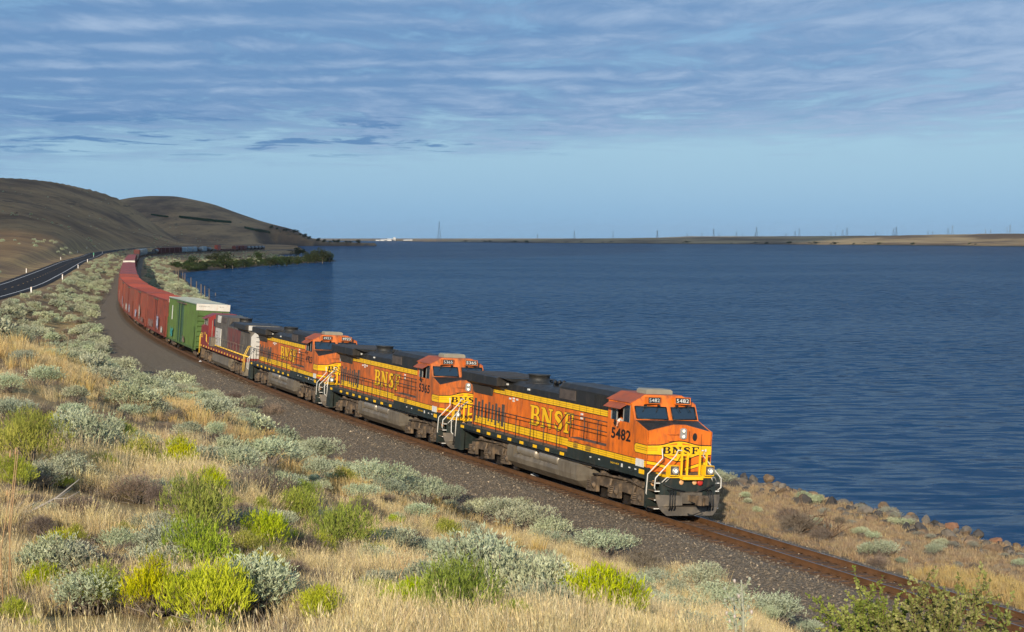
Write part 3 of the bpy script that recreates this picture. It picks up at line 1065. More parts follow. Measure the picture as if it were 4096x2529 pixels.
    for sg in (1, -1):
        T0, T1 = sg * 1.43, sg * 1.490
        rv = -sg
        cab.prism([(2.20, 1.90), (5.62, 1.90), (5.62, 3.50), (2.80, 3.50), (2.20, 3.325)][::rv], 1, T0, T1, OR)
        cab.prism([(2.80, 3.502), (3.72, 3.502), (3.72, 4.20), (3.62, 4.28), (3.32, 3.66)][::rv], 1, T0, T1, OR)
        cab.prism([(5.40, 3.502), (5.62, 3.502), (5.62, 4.20), (5.40, 4.20)][::rv], 1, T0, T1, OR)
        cab.prism([(3.72, 4.202), (5.62, 4.202), (5.62, 4.29), (3.63, 4.29)][::rv], 1, T0, T1, OR)
    cab.box((5.56, -1.43, 1.90), (5.62, 1.43, 4.28), OR)                     # back wall
    cab.box((3.4, -1.42, 1.9), (5.55, 1.42, 2.6), M_IN)
    # roof
    cab.prism([(-1.50, 4.285), (1.50, 4.285), (1.54, 4.31), (0.86, 4.66), (-0.86, 4.66), (-1.54, 4.31)], 0, 3.70, 5.75, M_ORF)
    A, C, B = (3.62, 1.49, 4.27), (3.27, 0, 4.27), (3.62, -1.49, 4.27)
    Dl, Dc, Dr = (3.705, 0.86, 4.655), (3.50, 0, 4.655), (3.705, -0.86, 4.655)
    cab.add([A, C, B, Dl, Dc, Dr, (3.71, 1.5, 4.30), (3.71, -1.5, 4.30)], [(0, 1, 4, 3), (1, 2, 5, 4), (3, 4, 5), (0, 3, 6), (2, 7, 5)], OR)
    cab.add([A, C, B, (3.72, 1.4, 4.25), (3.72, -1.4, 4.25)], [(1, 0, 3), (1, 3, 4), (1, 4, 2)], M_IN)
    # windscreen wall: sill strip, centre post, corner posts
    bs, bc = (3.32, 1.49, 3.66), (2.98, 0, 3.70)
    def lerp(a, b, k): return tuple(a[i] + (b[i] - a[i]) * k for i in range(3))
    for sg in (1, -1):
        b0 = (3.32, sg * 1.49, 3.66); t0 = (3.62, sg * 1.49, 4.27); b1 = (2.98, 0, 3.66); t1 = (3.27, 0, 4.27)
        def P(a, c): return lerp(lerp(b0, b1, a), lerp(t0, t1, a), c)
        for (a0, a1, c0, c1) in ((0, 1, 0, 0.10), (0, 1, 0.88, 1.0), (0, 0.06, 0.10, 0.88), (0.93, 1.0, 0.10, 0.88)):
            q = [P(a0, c0), P(a1, c0), P(a1, c1), P(a0, c1)]
            cab.add(q, [(0, 1, 2, 3)] if sg > 0 else [(3, 2, 1, 0)], OR)
        g = MB(stz)
        q = [P(0.065, 0.105), P(0.925, 0.105), P(0.925, 0.875), P(0.065, 0.875)]
        gi = [(p[0] + 0.03, p[1], p[2]) for p in q]
        g.add(q + gi, [(0, 1, 2, 3), (7, 6, 5, 4)] if sg > 0 else [(3, 2, 1, 0), (4, 5, 6, 7)], M_GL)
        gl = g.build('windscreen', root)
        fr = MB(stz)
        for k in range(4):
            p0, p1 = q[k], q[(k + 1) % 4]
            fr.tube([(p0[0] - 0.012, p0[1], p0[2]), (p1[0] - 0.012, p1[1], p1[2])], 0.028, M_RB)
        fr.build('gasket', gl)
        for a in (0.35, 0.72):
            wp = MB(stz)
            p, q2 = P(a, 0.98), P(a - 0.10, 0.55)
            wp.tube([(p[0] - 0.06, p[1], p[2]), (q2[0] - 0.05, q2[1], q2[2])], 0.014, M_RB)
            wp.box((p[0] - 0.10, p[1] - 0.05, p[2] - 0.03), (p[0] - 0.01, p[1] + 0.05, p[2] + 0.03), M_RB)
            wp.build('wiper', gl)
    # nose
    ns = MB(stz)
    F = [(2.20, 1.47, 1.72), (2.20, 1.47, 3.32), (2.20, 0.28, 3.585), (2.20, -0.28, 3.585), (2.20, -1.47, 3.32), (2.20, -1.47, 1.72)]
    ns.add(F, [(0, 1, 2, 3, 4, 5)], OR)
    bk = [(3.33, 1.485, 3.66), (2.985, 0.1, 3.70), (2.985, -0.1, 3.70), (3.33, -1.485, 3.66)]
    lip = [(2.30, 1.44, 3.335), (2.30, 0.28, 3.60), (2.30, -0.28, 3.60), (2.30, -1.44, 3.335)]
    ns.add(F[1:5] + lip, [(0, 4, 5, 1), (1, 5, 6, 2), (2, 6, 7, 3)], OR)
    ns.add(lip + bk, [(0, 4, 5, 1), (1, 5, 6, 2), (2, 6, 7, 3)], M_BK)
    for sg in (1, -1):
        ns.box((2.205, sg * 1.40, 1.72), (3.3, sg * 1.488, 1.91), M_GN)
    ns.box((2.20, -1.47, 1.60), (2.28, 1.47, 1.74), M_GN)
    nose = ns.build('nose', root)
    cb = cab.build('cab', root)
    # nose door, headlight, grab irons
    d = MB(stz)
    for a, b, c, e in ((-0.42, -0.43, 1.95, 3.35), (-1.00, -1.01, 1.95, 3.25)):
        d.box((2.185, a, c), (2.205, b, e), M_LN)
    d.prism(arc(-0.68, 3.12, 0.10, 0.16, 0, 360, 16)[:-1], 0, 2.18, 2.205, M_RB)
    d.build('nose_door', nose)
    hl = MB(stz)
    hl.prism(arc(-0.12, 3.40, 0.14, 0.07, 0, 180, 8) + arc(-0.12, 3.10, 0.14, 0.07, 180, 360, 8), 0, 2.13, 2.205, M_LM)
    for zz in (3.36, 3.14):
        hl.lathe((2.135, -0.12, zz), (-1, 0, 0), [(0, 0.10), (0.02, 0.10), (0.021, 0.085)], M_LM, 14)
    hlo = hl.build('headlight', root)
    for zz in (3.36, 3.14):
        MB(stz).lathe((2.118, -0.12, zz), (-1, 0, 0), [(0, 0.06), (0.008, 0.055), (0.012, 0.02)], M_LIT, 12).build('lamp', hlo)
    MB(stz).tube([(2.2, 0.55, 3.22), (2.12, 0.55, 3.22), (2.12, 0.12, 3.22), (2.2, 0.12, 3.22)], 0.014, OR).build('grab_iron', nose)
    MB(stz).tube([(2.2, 0.55, 2.96), (2.1, 0.55, 2.96), (2.1, 0.1, 2.98), (2.2, 0.1, 2.98)], 0.016, OR).build('grab_iron', nose)
    MB(stz).tube([(2.2, 0.25, 2.52), (2.1, 0.25, 2.52), (2.1, -0.1, 2.52)], 0.014, M_YE).build('grab_iron', nose)
    # yellow emblem with black rim across the nose, carried round the sides
    def emblem(off):
        pts = [(1.468, 2.755 + off), (0.98, 2.765 + off)]
        pts += [(x, 2.765 + off + 0.165 * (math.cos(math.pi * x / 0.98) * 0.5 + 0.5) ** 0.9) for x in np.linspace(0.9, -0.9, 19)]
        pts += [(-0.98, 2.765 + off), (-1.468, 2.755 + off), (-1.468, 2.415 - off), (-0.98, 2.41 - off)]
        pts += [(x, 2.41 - off - 0.255 * (math.cos(math.pi * x / 0.98) * 0.5 + 0.5) ** 0.9) for x in np.linspace(-0.9, 0.9, 19)]
        return pts + [(0.98, 2.41 - off), (1.468, 2.415 - off)]
    def nose_face(u, v, hh): return (2.20 - hh, u, v)
    em = flat_letters('emblem_rim', [[emblem(0.04)]], nose_face, M_LN, nose, 0.004)
    flat_letters('emblem_field', [[emblem(0.0)]], nose_face, M_YE, em, 0.008)
    lens = []
    for sg in (1, -1):
        lens += [[[(sg * 0.12, 2.80), (sg * 0.62, 2.78), (sg * 0.12, 2.875)]], [[(sg * 0.12, 2.36), (sg * 0.62, 2.375), (sg * 0.12, 2.25)]]]
    for l1 in lens: flat_letters('emblem_flash', [l1], nose_face, OR, em, 0.012)
    flat_letters('emblem_lines', [[[(1.46, 2.575), (1.0, 2.58), (1.0, 2.592), (1.46, 2.587)]], [[(1.46, 2.655), (1.0, 2.66), (1.0, 2.672), (1.46, 2.667)]]], nose_face, M_LN, em, 0.012)
    flat_letters('road_name', bnsf_polys(1.72, 0.29), front_face(0.80, 2.435, 2.20), M_LN, em, 0.016)
    for sg in (1, -1):
        sb = MB(stz)
        rv = -sg
        sb.prism([(2.2, 2.39), (3.12, 2.39), (3.22, 2.48), (3.22, 2.70), (3.12, 2.78), (2.2, 2.78)][::rv], 1, sg * 1.486, sg * 1.494, M_LN)
        sb.prism([(2.2, 2.415), (3.10, 2.415), (3.19, 2.50), (3.19, 2.68), (3.10, 2.755), (2.2, 2.755)][::rv], 1, sg * 1.488, sg * 1.498, M_YE)
        for zz in (2.56, 2.64): sb.box((2.2, sg * 1.49, zz), (3.1, sg * 1.502, zz + 0.014), M_LN)
        sb.build('emblem_wrap', em)
        bar = [[(sg * 1.468, 2.03), (sg * 1.468, 2.145), (sg * 1.05, 2.09), (sg * 0.25, 1.86), (sg * 0.25, 1.76), (sg * 1.05, 1.98)]]
        bar = [b[::sg] for b in bar]
        rim = [[(p[0], p[1] + (0.025 if i in (1, 2, 3) else -0.025)) for i, p in enumerate([(sg * 1.468, 2.03), (sg * 1.468, 2.145), (sg * 1.05, 2.09), (sg * 0.25, 1.86), (sg * 0.25, 1.76), (sg * 1.05, 1.98)])][::sg]]
        flat_letters('chevron_rim', [rim], nose_face, M_LN, nose, 0.004)
        flat_letters('chevron', [bar], nose_face, M_YE, nose, 0.008)
    # number boards
    for sg in (1, -1):
        nb = MB(stz)
        c0 = Vector((3.36, sg * 0.66, 4.46)); yaw = sg * 0.16
        ux = Vector((math.sin(yaw), -math.cos(yaw), 0)); up = Vector((0.12, 0, 0.99)); fw = Vector((-1, 0, 0.1))
        pts = []
        for dpt in (0.14, -0.10):
            for a, b in ((-0.35, -0.145), (0.35, -0.145), (0.35, 0.145), (-0.35, 0.145)):
                pts.append(tuple(c0 + ux * a + up * b + fw * -dpt))
        nb.hexa(pts, OR)
        nbo = nb.build('number_board', root)
        def plc(u, v, hh, c0=c0, ux=ux, up=up, fw=fw): return tuple(c0 + ux * (u - 0.31) + up * (v - 0.115) + fw * (0.10 + hh))
        pn = MB(stz)
        pn.add([plc(0, 0, .006), plc(0.62, 0, .006), plc(0.62, 0.23, .006), plc(0, 0.23, .006)], [(0, 1, 2, 3)], M_RB)
        pn.build('board_face', nbo)
        text_on('road_number', number, 0.53, 0.15, lambda u, v, hh, p=plc: p(u + 0.045, v + 0.04, hh + 0.006), M_DC, nbo, 0.0)
    # side windows: frame, glass, sun visor
    for sg in (1, -1):
        for a, b in ((3.72, 3.80), (4.28, 4.34), (4.86, 4.92), (5.32, 5.40)):
            MB(stz).box((a, sg * 1.44, 3.51), (b, sg * 1.475, 4.19), M_LM).build('window_post', root)
        MB(stz).box((3.80, sg * 1.45, 3.51), (4.28, sg * 1.465, 4.19), M_GL).build('window_pane', root)
        MB(stz).box((4.92, sg * 1.45, 3.51), (5.32, sg * 1.465, 4.19), M_GL).build('window_pane', root)
        vz = MB(stz)
        vz.hexa([(4.05, sg * 1.48, 4.20), (5.5, sg * 1.48, 4.20), (5.5, sg * 1.49, 4.24), (4.05, sg * 1.49, 4.24),
                 (4.05, sg * 1.80, 4.02), (5.5, sg * 1.80, 4.02), (5.5, sg * 1.80, 4.04), (4.05, sg * 1.80, 4.04)], M_ORF)
        vz.build('sun_visor', root)
        mr = MB(stz)
        mr.tube([(4.6, sg * 1.49, 3.42), (4.7, sg * 1.72, 3.40)], 0.015, M_RB)
        mr.box((4.64, sg * 1.62, 3.33), (4.76, sg * 1.66, 3.52), M_RB)
        mr.build('mirror', root)
    text_on('cab_number', number, 1.68, 0.46, hill_side(5.25, 2.73, 1.490), M_LN, root, 0.028)
    text_on('cab_number', number, 1.62, 0.42, lambda u, v, hh: (3.60 + u, -1.490 - hh, 2.74 + v), M_LN, root, 0.015)
    for b0, b1 in (((2.35, 1.49, 1.87), (3.02, 1.515, 2.17)), ((4.1, 1.49, 1.66), (4.22, 1.512, 1.80))) + tuple(((a, 1.49, 1.70), (a + 0.14, 1.510, 1.75)) for a in (2.95, 3.45, 6.1, 6.9)):
        MB(stz).box(b0, b1, M_DC).build('data_decal', root)
    text_on('model_plate', 'DASH 9-44CW', 0.75, 0.08, hill_side(5.15, 1.70, 1.500), M_YE, root, 0.01, 0.006)
    # road name along the hood
    pl = bnsf_polys(4.55, 0.90)
    rim = flat_letters('road_name_shadow', [[[(u + 0.015, v - 0.01) for u, v in lp] for lp in lps] for lps in grow(pl, 0.032)], hill_side(14.28, 2.37, 0.968), M_LN, root, 0.006)
    flat_letters('road_name', pl, hill_side(14.28, 2.37, 0.968), M_YE, rim, 0.014)
    rim2 = flat_letters('road_name_shadow', grow(pl, 0.05), lambda u, v, hh: (9.7 + u, -0.968 - hh, 2.37 + v), M_LN, root, 0.006)
    flat_letters('road_name', pl, lambda u, v, hh: (9.7 + u, -0.968 - hh, 2.37 + v), M_YE, rim2, 0.014)
    # roof air conditioner
    ac = MB(stz)
    ac.prism([(-0.62, 4.662), (0.62, 4.662), (0.62, 4.80), (0.52, 4.86), (-0.52, 4.86), (-0.62, 4.80)], 0, 4.05, 4.85, M_BG)
    ac.build('air_conditioner', root)
    # ---- front platform, lights, pilot, plow, coupler, steps
    fp = MB(stz)
    fp.box((1.28, -1.02, 1.60), (2.20, 1.02, 1.70), M_YE)
    fp.prism([(-0.62, 1.28), (0.62, 1.28), (0.42, 1.0), (-0.42, 1.0)], 2, 1.56, 1.70, M_YE) if False else None
    fp.box((1.02, -0.46, 1.56), (1.28, 0.46, 1.68), M_YE)
    fp.box((1.30, -0.98, 1.702), (2.18, 0.98, 1.712), M_TR)
    fp.build('front_platform', root)
    for sg in (1, -1):
        dl = MB(stz)
        dl.box((1.12, sg * 0.60, 1.70), (1.45, sg * 1.0, 2.10), M_YE)
        dl.box((1.11, sg * 0.62, 1.74), (1.13, sg * 0.98, 2.08), M_TR)
        dl.lathe((1.11, sg * 0.80, 1.90), (-1, 0, 0), [(0, 0.145), (0.09, 0.14), (0.095, 0.11)], M_LM, 14)
        dlo = dl.build('ditch_light', root)
        MB(stz).lathe((1.03, sg * 0.80, 1.90), (-1, 0, 0), [(0, 0.095), (0.012, 0.085), (0.02, 0.03)], M_LIT, 12).build('lamp', dlo)
    for q in (0.38, 0.12, -0.45, -0.75):
        MB(stz).box((1.30, q - 0.035, 1.70), (1.36, q + 0.035, 2.62), M_YE).build('platform_post', root)
    MB(stz).tube([(1.33, 0.42, 2.62), (1.33, 0.1, 2.62)], 0.02, M_YE).tube([(1.33, -0.42, 2.62), (1.33, -0.8, 2.62)], 0.02, M_YE).build('platform_rail', root)
    pp = MB(stz)
    pp.box((1.36, -1.25, 0.55), (1.50, 1.25, 1.60), M_GN)
    pp.box((1.10, -0.5, 0.62), (1.38, 0.5, 1.05), M_PW)
    pp.build('pilot', root)
    for q, m_ in ((0.34, M_AMB), (-0.26, M_AMB)):
        MB(stz).lathe((1.36, q, 1.42), (-1, 0, 0), [(0, 0.10), (0.05, 0.10), (0.06, 0.05)], m_, 12).build('marker_light', root)
    MB(stz).lathe((1.36, -0.48, 1.42), (-1, 0, 0), [(0, 0.12), (0.12, 0.12), (0.13, 0.06)], M_RED, 12).build('marker_light', root)
    pw = MB(stz)
    half = [(1.46, 0.93), (1.44, 0.72), (1.36, 0.48), (1.22, 0.28), (1.04, 0.14)]
    out = half + [(-a, b) for a, b in half[::-1]] + [(-0.42, 0.93), (-0.42, 0.56), (0.42, 0.56), (0.42, 0.93)]
    def plow_pt(tt, zz, back): return (0.86 + 0.26 * abs(tt) + 0.16 * (zz - 0.14) + back, tt, zz)
    tri = tessellate_polygon([[Vector((p[0], p[1], 0)) for p in out]])
    fr_, bk_ = [plow_pt(p[0], p[1], 0) for p in out], [plow_pt(p[0], p[1], 0.04) for p in out]
    n = len(out)
    pw.add(fr_ + bk_, [tuple(t) for t in tri] + [tuple(n + i for i in t[::-1]) for t in tri] + [(i, (i + 1) % n, n + (i + 1) % n, n + i) for i in range(n)], M_PW)
    pw.build('snow_plow', root)
    cp = MB(stz)
    cp.box((0.45, -0.12, 0.72), (1.2, 0.12, 0.96), M_TR)
    cp.box((0.22, -0.24, 0.66), (0.50, 0.16, 1.02), M_TR)
    cp.cyl((0.22, 0.12, 0.68), (0.22, 0.12, 1.0), 0.11, M_TR, 12)
    cp.box((0.10, -0.20, 0.70), (0.24, -0.05, 0.98), M_TR)
    cp.tube([(0.9, -0.05, 0.66), (0.75, -0.3, 0.35), (0.84, 0.05, 0.20), (0.9, 0.25, 0.25)], 0.025, M_RB)
    cp.build('coupler', root)
    for sg in (1, -1):
        for k in range(3):
            q = sg * (0.74 + 0.11 * k)
            MB(stz).tube([(1.30, q, 1.12), (1.12, q, 1.10), (1.06, q * 1.02, 0.8), (1.04, q * 1.03, 0.45 + 0.1 * (k % 2)), (1.10, q * 1.03, 0.36)], 0.024, M_RB).build('hose', root)
        MB(stz).tube([(1.33, sg * 1.15, 1.33), (1.22, sg * 0.7, 1.18), (1.15, sg * 0.25, 1.08)], 0.026, M_RB).build('lift_bar', root)
    for end in (0, 1):
        for sg in (1, -1):
            sw = MB(stz)
            fx = (lambda s_: s_) if not end else (lambda s_: 22.3 + 1.05 - s_)
            sw.box((fx(2.02), sg * 1.30, 0.34), (fx(2.20), sg * 1.496, 1.60), M_GN)
            sw.box((fx(1.98), sg * 0.95, 0.40), (fx(2.02), sg * 1.48, 1.60), M_GN)
            if end: sw.box((fx(1.40), sg * 1.40, 0.36), (fx(1.98), sg * 1.494, 1.62), M_GN)
            so = sw.build('step_well', root)
            for zz in (0.36, 0.70, 1.04, 1.36):
                MB(stz).box((fx(1.45), sg * 0.98, zz), (fx(1.98), sg * 1.47, zz + 0.03), M_TR).box((fx(1.42), sg * 0.98, zz), (fx(1.45), sg * 1.47, zz + 0.035), M_DC).build('step_tread', so)
            if not end:
                MB(stz).tube([(1.84, sg * 1.0, 2.68), (1.75, sg * 1.0, 2.32), (2.0, sg * 1.50, 1.66), (2.02, sg * 1.52, 0.90), (2.04, sg * 1.46, 0.84)], 0.026, M_WT).build('grab_rail', root)
                MB(stz).tube([(1.22, sg * 0.45, 2.69), (1.27, sg * 0.60, 2.69), (1.38, sg * 0.62, 2.48), (1.37, sg * 1.50, 1.58), (1.38, sg * 1.52, 1.21), (1.45, sg * 1.42, 1.10)], 0.026, M_WT).build('grab_rail', root)
                MB(stz).tube([(1.30, sg * 1.25, 1.42), (1.20, sg * 1.10, 1.62), (1.20, sg * 0.95, 1.62), (1.30, sg * 1.08, 1.44)], 0.02, M_WT).build('uncoupling_lever', root)
                MB(stz).lathe((1.93, sg * 1.2, 1.42) if False else (1.975, sg * 1.25, 1.30), (-1, 0, 0), [(0, 0.11), (0.03, 0.11), (0.04, 0.05)], M_AMB, 12).build('reflector', root)
            else:
                MB(stz).tube([(21.9, sg * 0.9, 2.71), (21.97, sg * 1.30, 2.42), (21.95, sg * 1.42, 2.05), (21.86, sg * 1.50, 1.82), (21.86, sg * 1.52, 0.95)], 0.026, M_WT).build('grab_rail', root)
                MB(stz).tube([(21.97, sg * 1.0, 2.62), (22.3, sg * 1.2, 2.2), (22.5, sg * 1.50, 1.75), (22.45, sg * 1.5, 1.10), (22.3, sg * 1.45, 1.0)], 0.024, M_WT).build('grab_rail', root)
    # ---- walkway handrails
    for sg in (1, -1):
        tt = sg * 1.47
        top = [(21.6, tt, 2.69), (10.3, tt, 2.69), (9.45, tt, 3.32), (5.70, tt, 3.32)]
        posts = [(q, 2.69) for q in (21.55, 20.6, 19.74, 18.69, 17.0, 15.99, 14.72, 13.12, 11.7, 10.35)]
        rail_set(root, posts, top, 1.60, tt, M_GN)
        rail_set(root, [(9.1, 3.32), (7.75, 3.32), (6.5, 3.32)], [(9.45, tt, 2.9), (5.70, tt, 2.9)], 2.33, tt, M_GN)
        for q in (21.05, 19.0, 17.75, 16.5, 15.3, 13.95, 12.5, 11.2, 9.7):
            MB(stz).box((q - 0.19, sg * 1.49, 1.47), (q + 0.19, sg * 1.508, 1.60), M_YE).build('sill_marker', root)
        MB(stz).box((2.30, sg * 1.49, 1.60), (2.72, sg * 1.512, 1.78), M_YE).build('sill_marker', root)
    # small builder's and warning labels on the hood
    for a, z_ in ((17.05, 3.95), (14.6, 3.90), (16.6, 3.30), (16.2, 3.34), (15.8, 3.32), (16.2, 3.22), (9.0, 3.30), (9.0, 3.12), (6.3, 3.66)):
        MB(stz).box((a - 0.1, 0.94, z_), (a + 0.1, 0.992, z_ + 0.08), M_DC).build('warning_label', root)
    place_vehicle(root, s0, L)
    return tag(root, label, 'locomotive', 'orange road locomotives')


M_WRED = mat('warbonnet_red', (0.23, 0.018, 0.017), 0.5, 0, 0.2, 1.2, (0.16, 0.06, 0.04), 0.45)
M_WRED2 = mat('sun_faded_red', (0.15, 0.034, 0.03), 0.7, 0, 0.35, 2.0, (0.11, 0.09, 0.075), 0.6)
M_SIL = mat('sooty_silver', (0.125, 0.11, 0.092), 0.7, 0.05, 0.35, 1.1, (0.045, 0.038, 0.034), 0.55)
M_SILC = mat('clean_silver_end', (0.58, 0.56, 0.52), 0.55, 0.1, 0.10, 2, (0.30, 0.26, 0.2), 0.3)
M_YR = mat('yellow_rail_paint', (0.80, 0.50, 0.06), 0.5)


def make_red_silver_locomotive(s0):
    """older unit running backwards: long hood leading, red cab at the far end"""
    root = empty('diesel_locomotive')
    L = 22.0
    u = MB(stz)
    u.box((0.9, -1.49, 1.40), (21.3, 1.49, 1.66), M_WRED)
    u.box((1.0, -1.47, 1.662), (16.8, 1.47, 1.68), M_WRED2)
    u.build('underframe', root)
    for sg in (1, -1):
        y = MB(stz)
        y.tube([(1.2, sg * 1.05, 1.78), (16.0, sg * 1.05, 1.80), (17.3, sg * 1.42, 1.86), (17.9, sg * 1.5, 2.05), (18.0, sg * 1.5, 2.6)], 0.06, M_YR, 4)
        y.build('yellow_band', root)
        for q in np.arange(1.6, 21, 1.25): MB(stz).box((q - 0.16, sg * 1.49, 1.46), (q + 0.16, sg * 1.508, 1.60), M_YR).build('sill_marker', root)
    ft = MB(stz)
    ft.prism([(-1.42, 1.22), (-1.46, 0.62), (-1.1, 0.24), (1.1, 0.24), (1.46, 0.62), (1.42, 1.22)], 0, 7.4, 14.9, M_TK)
    ft.build('fuel_tank', root)
    make_truck(root, (2.6, 4.6, 6.6)); make_truck(root, (15.6, 17.5, 19.4))
    h = MB(stz)
    h.box((1.32, -0.95, 1.66), (17.2, 0.95, 3.75), M_SIL)
    h.prism([(-0.95, 3.752), (0.95, 3.752), (0.90, 4.42), (-0.90, 4.42)], 0, 10.6, 17.3, M_SIL)
    h.prism([(-0.95, 3.752), (0.95, 3.752), (0.7, 4.10), (-0.7, 4.10)], 0, 5.8, 10.6, M_BK)
    h.build('long_hood', root)
    e = MB(stz)
    e.prism([(-0.95, 1.68), (0.95, 1.68), (0.95, 3.35), (0.62, 3.74), (-0.62, 3.74), (-0.95, 3.35)], 0, 1.24, 1.315, M_SILC)
    eo = e.build('hood_end', root)
    for zz in (3.35, 3.0, 2.65, 2.3, 2.0): MB(stz).tube([(1.24, 0.55, zz), (1.15, 0.55, zz), (1.15, 0.15, zz), (1.24, 0.15, zz)], 0.016, M_RB).build('grab_iron', eo)
    MB(stz).box((1.20, -0.1, 2.85), (1.25, 0.1, 3.25), M_LM).build('headlight', eo)
    for sg in (1, -1):
        for a in np.arange(1.5, 13.6, 0.8):
            MB(stz).box((a, sg * 0.93, 1.90), (a + 0.77, sg * 0.972, 3.60), M_WRED2 if 5.2 < a < 10.9 else M_SIL).build('hood_door', root)
        MB(stz).box((13.9, sg * 0.94, 1.85), (16.4, sg * 1.03, 3.30), M_SILC).build('white_locker', root)
        for zz in (2.1, 2.4, 2.7, 3.0): MB(stz).tube([(15.6, sg * 1.02, zz), (15.6, sg * 1.1, zz), (15.0, sg * 1.1, zz)], 0.016, M_RB).build('grab_iron', root)
        MB(stz).box((12.2, sg * 0.92, 3.85), (14.0, sg * 0.965, 4.28), M_SL).build('brake_grid_vent', root)
        v = MB(stz)
        for i in range(3):
            for k in range(6): v.box((14.6 + i * 0.5, sg * 0.9, 3.80 + k * 0.1), (14.95 + i * 0.5, sg * 0.985, 3.86 + k * 0.1), M_DC)
        v.build('louvre_stack', root)
        MB(stz).box((16.0, sg * 1.0, 1.7), (17.0, sg * 1.45, 2.45), M_TK).build('battery_box', root)
    w = MB(stz)
    w.prism([(-1.48, 3.86), (1.48, 3.86), (1.48, 4.20), (1.40, 4.27), (-1.40, 4.27), (-1.48, 4.20)], 0, 1.3, 5.9, M_BK)
    w.prism([(-0.93, 3.62), (0.93, 3.62), (1.4, 3.862), (-1.4, 3.862)], 0, 1.45, 5.7, M_SIL)
    w.box((1.24, -1.2, 3.84), (1.31, 1.2, 4.22), M_SILC)
    w.build('radiator_wing', root)
    MB(stz).lathe((8.6, 0, 4.08), (0, 0, 1), [(0, 0.7), (0.06, 0.66), (0.1, 0.52), (0.34, 0.52), (0.36, 0.56), (0.42, 0.56)], M_BK, 16).build('exhaust_stack', root)
    c = MB(stz)
    c.prism([(-1.49, 1.66), (1.49, 1.66), (1.49, 4.14), (0.80, 4.46), (-0.80, 4.46), (-1.49, 4.14)], 0, 17.25, 19.5, M_WRED)
    c.prism([(-1.48, 1.66), (1.48, 1.66), (1.48, 3.25), (1.2, 3.42), (-1.2, 3.42), (-1.48, 3.25)], 0, 19.5, 20.9, M_WRED)
    cab = c.build('cab', root)
    for sg in (1, -1):
        MB(stz).box((17.7, sg * 1.485, 3.42), (19.2, sg * 1.495, 4.06), M_GL).build('side_window', root)
        for a in (17.68, 18.4, 19.2): MB(stz).box((a, sg * 1.485, 3.40), (a + 0.06, sg * 1.515, 4.08), M_LM).build('window_post', root)
        MB(stz).hexa([(17.6, sg * 1.48, 4.08), (19.3, sg * 1.48, 4.08), (19.3, sg * 1.49, 4.12), (17.6, sg * 1.49, 4.12),
                      (17.6, sg * 1.80, 3.94), (19.3, sg * 1.80, 3.94), (19.3, sg * 1.80, 3.96), (17.6, sg * 1.80, 3.96)], M_WRED).build('sun_visor', root)
        text_on('cab_number', 'BNSF', 0.75, 0.22, hill_side(19.2, 2.55, 1.49), M_YR, root, 0.02) if sg > 0 else None
        nw = MB(stz)
        for zz in (2.25, 2.40, 2.55): nw.box((19.9, sg * 1.475, zz), (20.9, sg * 1.492, zz + 0.07), M_YR)
        nw.build('nose_stripe', cab)
    MB(stz).box((17.23, 0.55, 3.35), (17.25, 1.05, 4.0), M_GL).build('rear_window', cab)
    MB(stz).tube([(18.2, 0.2, 4.46), (18.2, 0.2, 4.62), (18.2, -0.5, 4.62), (18.2, -0.5, 4.46)], 0.03, M_RB).build('antenna', cab)
    cpl = MB(stz)
    for a, b in ((-0.2, 0.9), (21.0, 22.2)):
        cpl.box((a, -0.13, 0.7), (b, 0.13, 1.0), M_TR)
    cpl.build('coupler', root)
    pe = MB(stz)
    pe.box((0.95, -1.35, 0.4), (1.1, 1.35, 1.42), M_TK); pe.box((21.0, -1.35, 0.4), (21.15, 1.35, 1.42), M_TR)
    pe.build('pilot', root)
    for sg in (1, -1):
        tt = sg * 1.47
        for q in np.linspace(1.9, 15.5, 12): MB(stz).tube([(q, tt, 1.6), (q, tt, 2.62)], 0.014, M_TK).build('stanchion', root)
        MB(stz).tube([(1.5, tt, 2.62), (15.5, tt, 2.62), (16.6, sg * 1.2, 2.9)], 0.014, M_TK).build('handrail', root)
        for q in (0.55, 1.05):
            MB(stz).tube([(q + 0.1, sg * 1.0, 2.66), (q, sg * 1.2, 2.62), (q, sg * 1.5, 1.9), (q, sg * 1.52, 0.7)], 0.028, M_YR).build('grab_rail', root)
        for q in (20.9, 21.3):
            MB(stz).tube([(q - 0.1, sg * 1.45, 2.5), (q, sg * 1.5, 2.2), (q, sg * 1.52, 0.8)], 0.028, M_YR).build('grab_rail', root)
        MB(stz).tube([(16.5, sg * 1.3, 1.7), (16.5, sg * 1.3, 3.9)], 0.025, M_BG).build('grab_rail', root)
        sw = MB(stz)
        sw.box((0.72, sg * 0.98, 0.36), (1.12, sg * 1.47, 1.40), M_TK)
        sw.build('step_well', root)
    place_vehicle(root, s0, L)
    return tag(root, 'sooty silver and red locomotive running backwards, between the orange engines and the green boxcar', 'locomotive')


loco_lead = make_locomotive('5482', 0.0, 'leading bright orange locomotive numbered 5482 with lit headlights and black plow')
make_locomotive('5365', 22.3, 'dusty orange locomotive numbered 5365, second in line behind the leading one', True)
make_locomotive('4923', 44.6, 'orange locomotive numbered 4923, coupled between 5365 and the red and silver engine', True)
make_red_silver_locomotive(67.6)


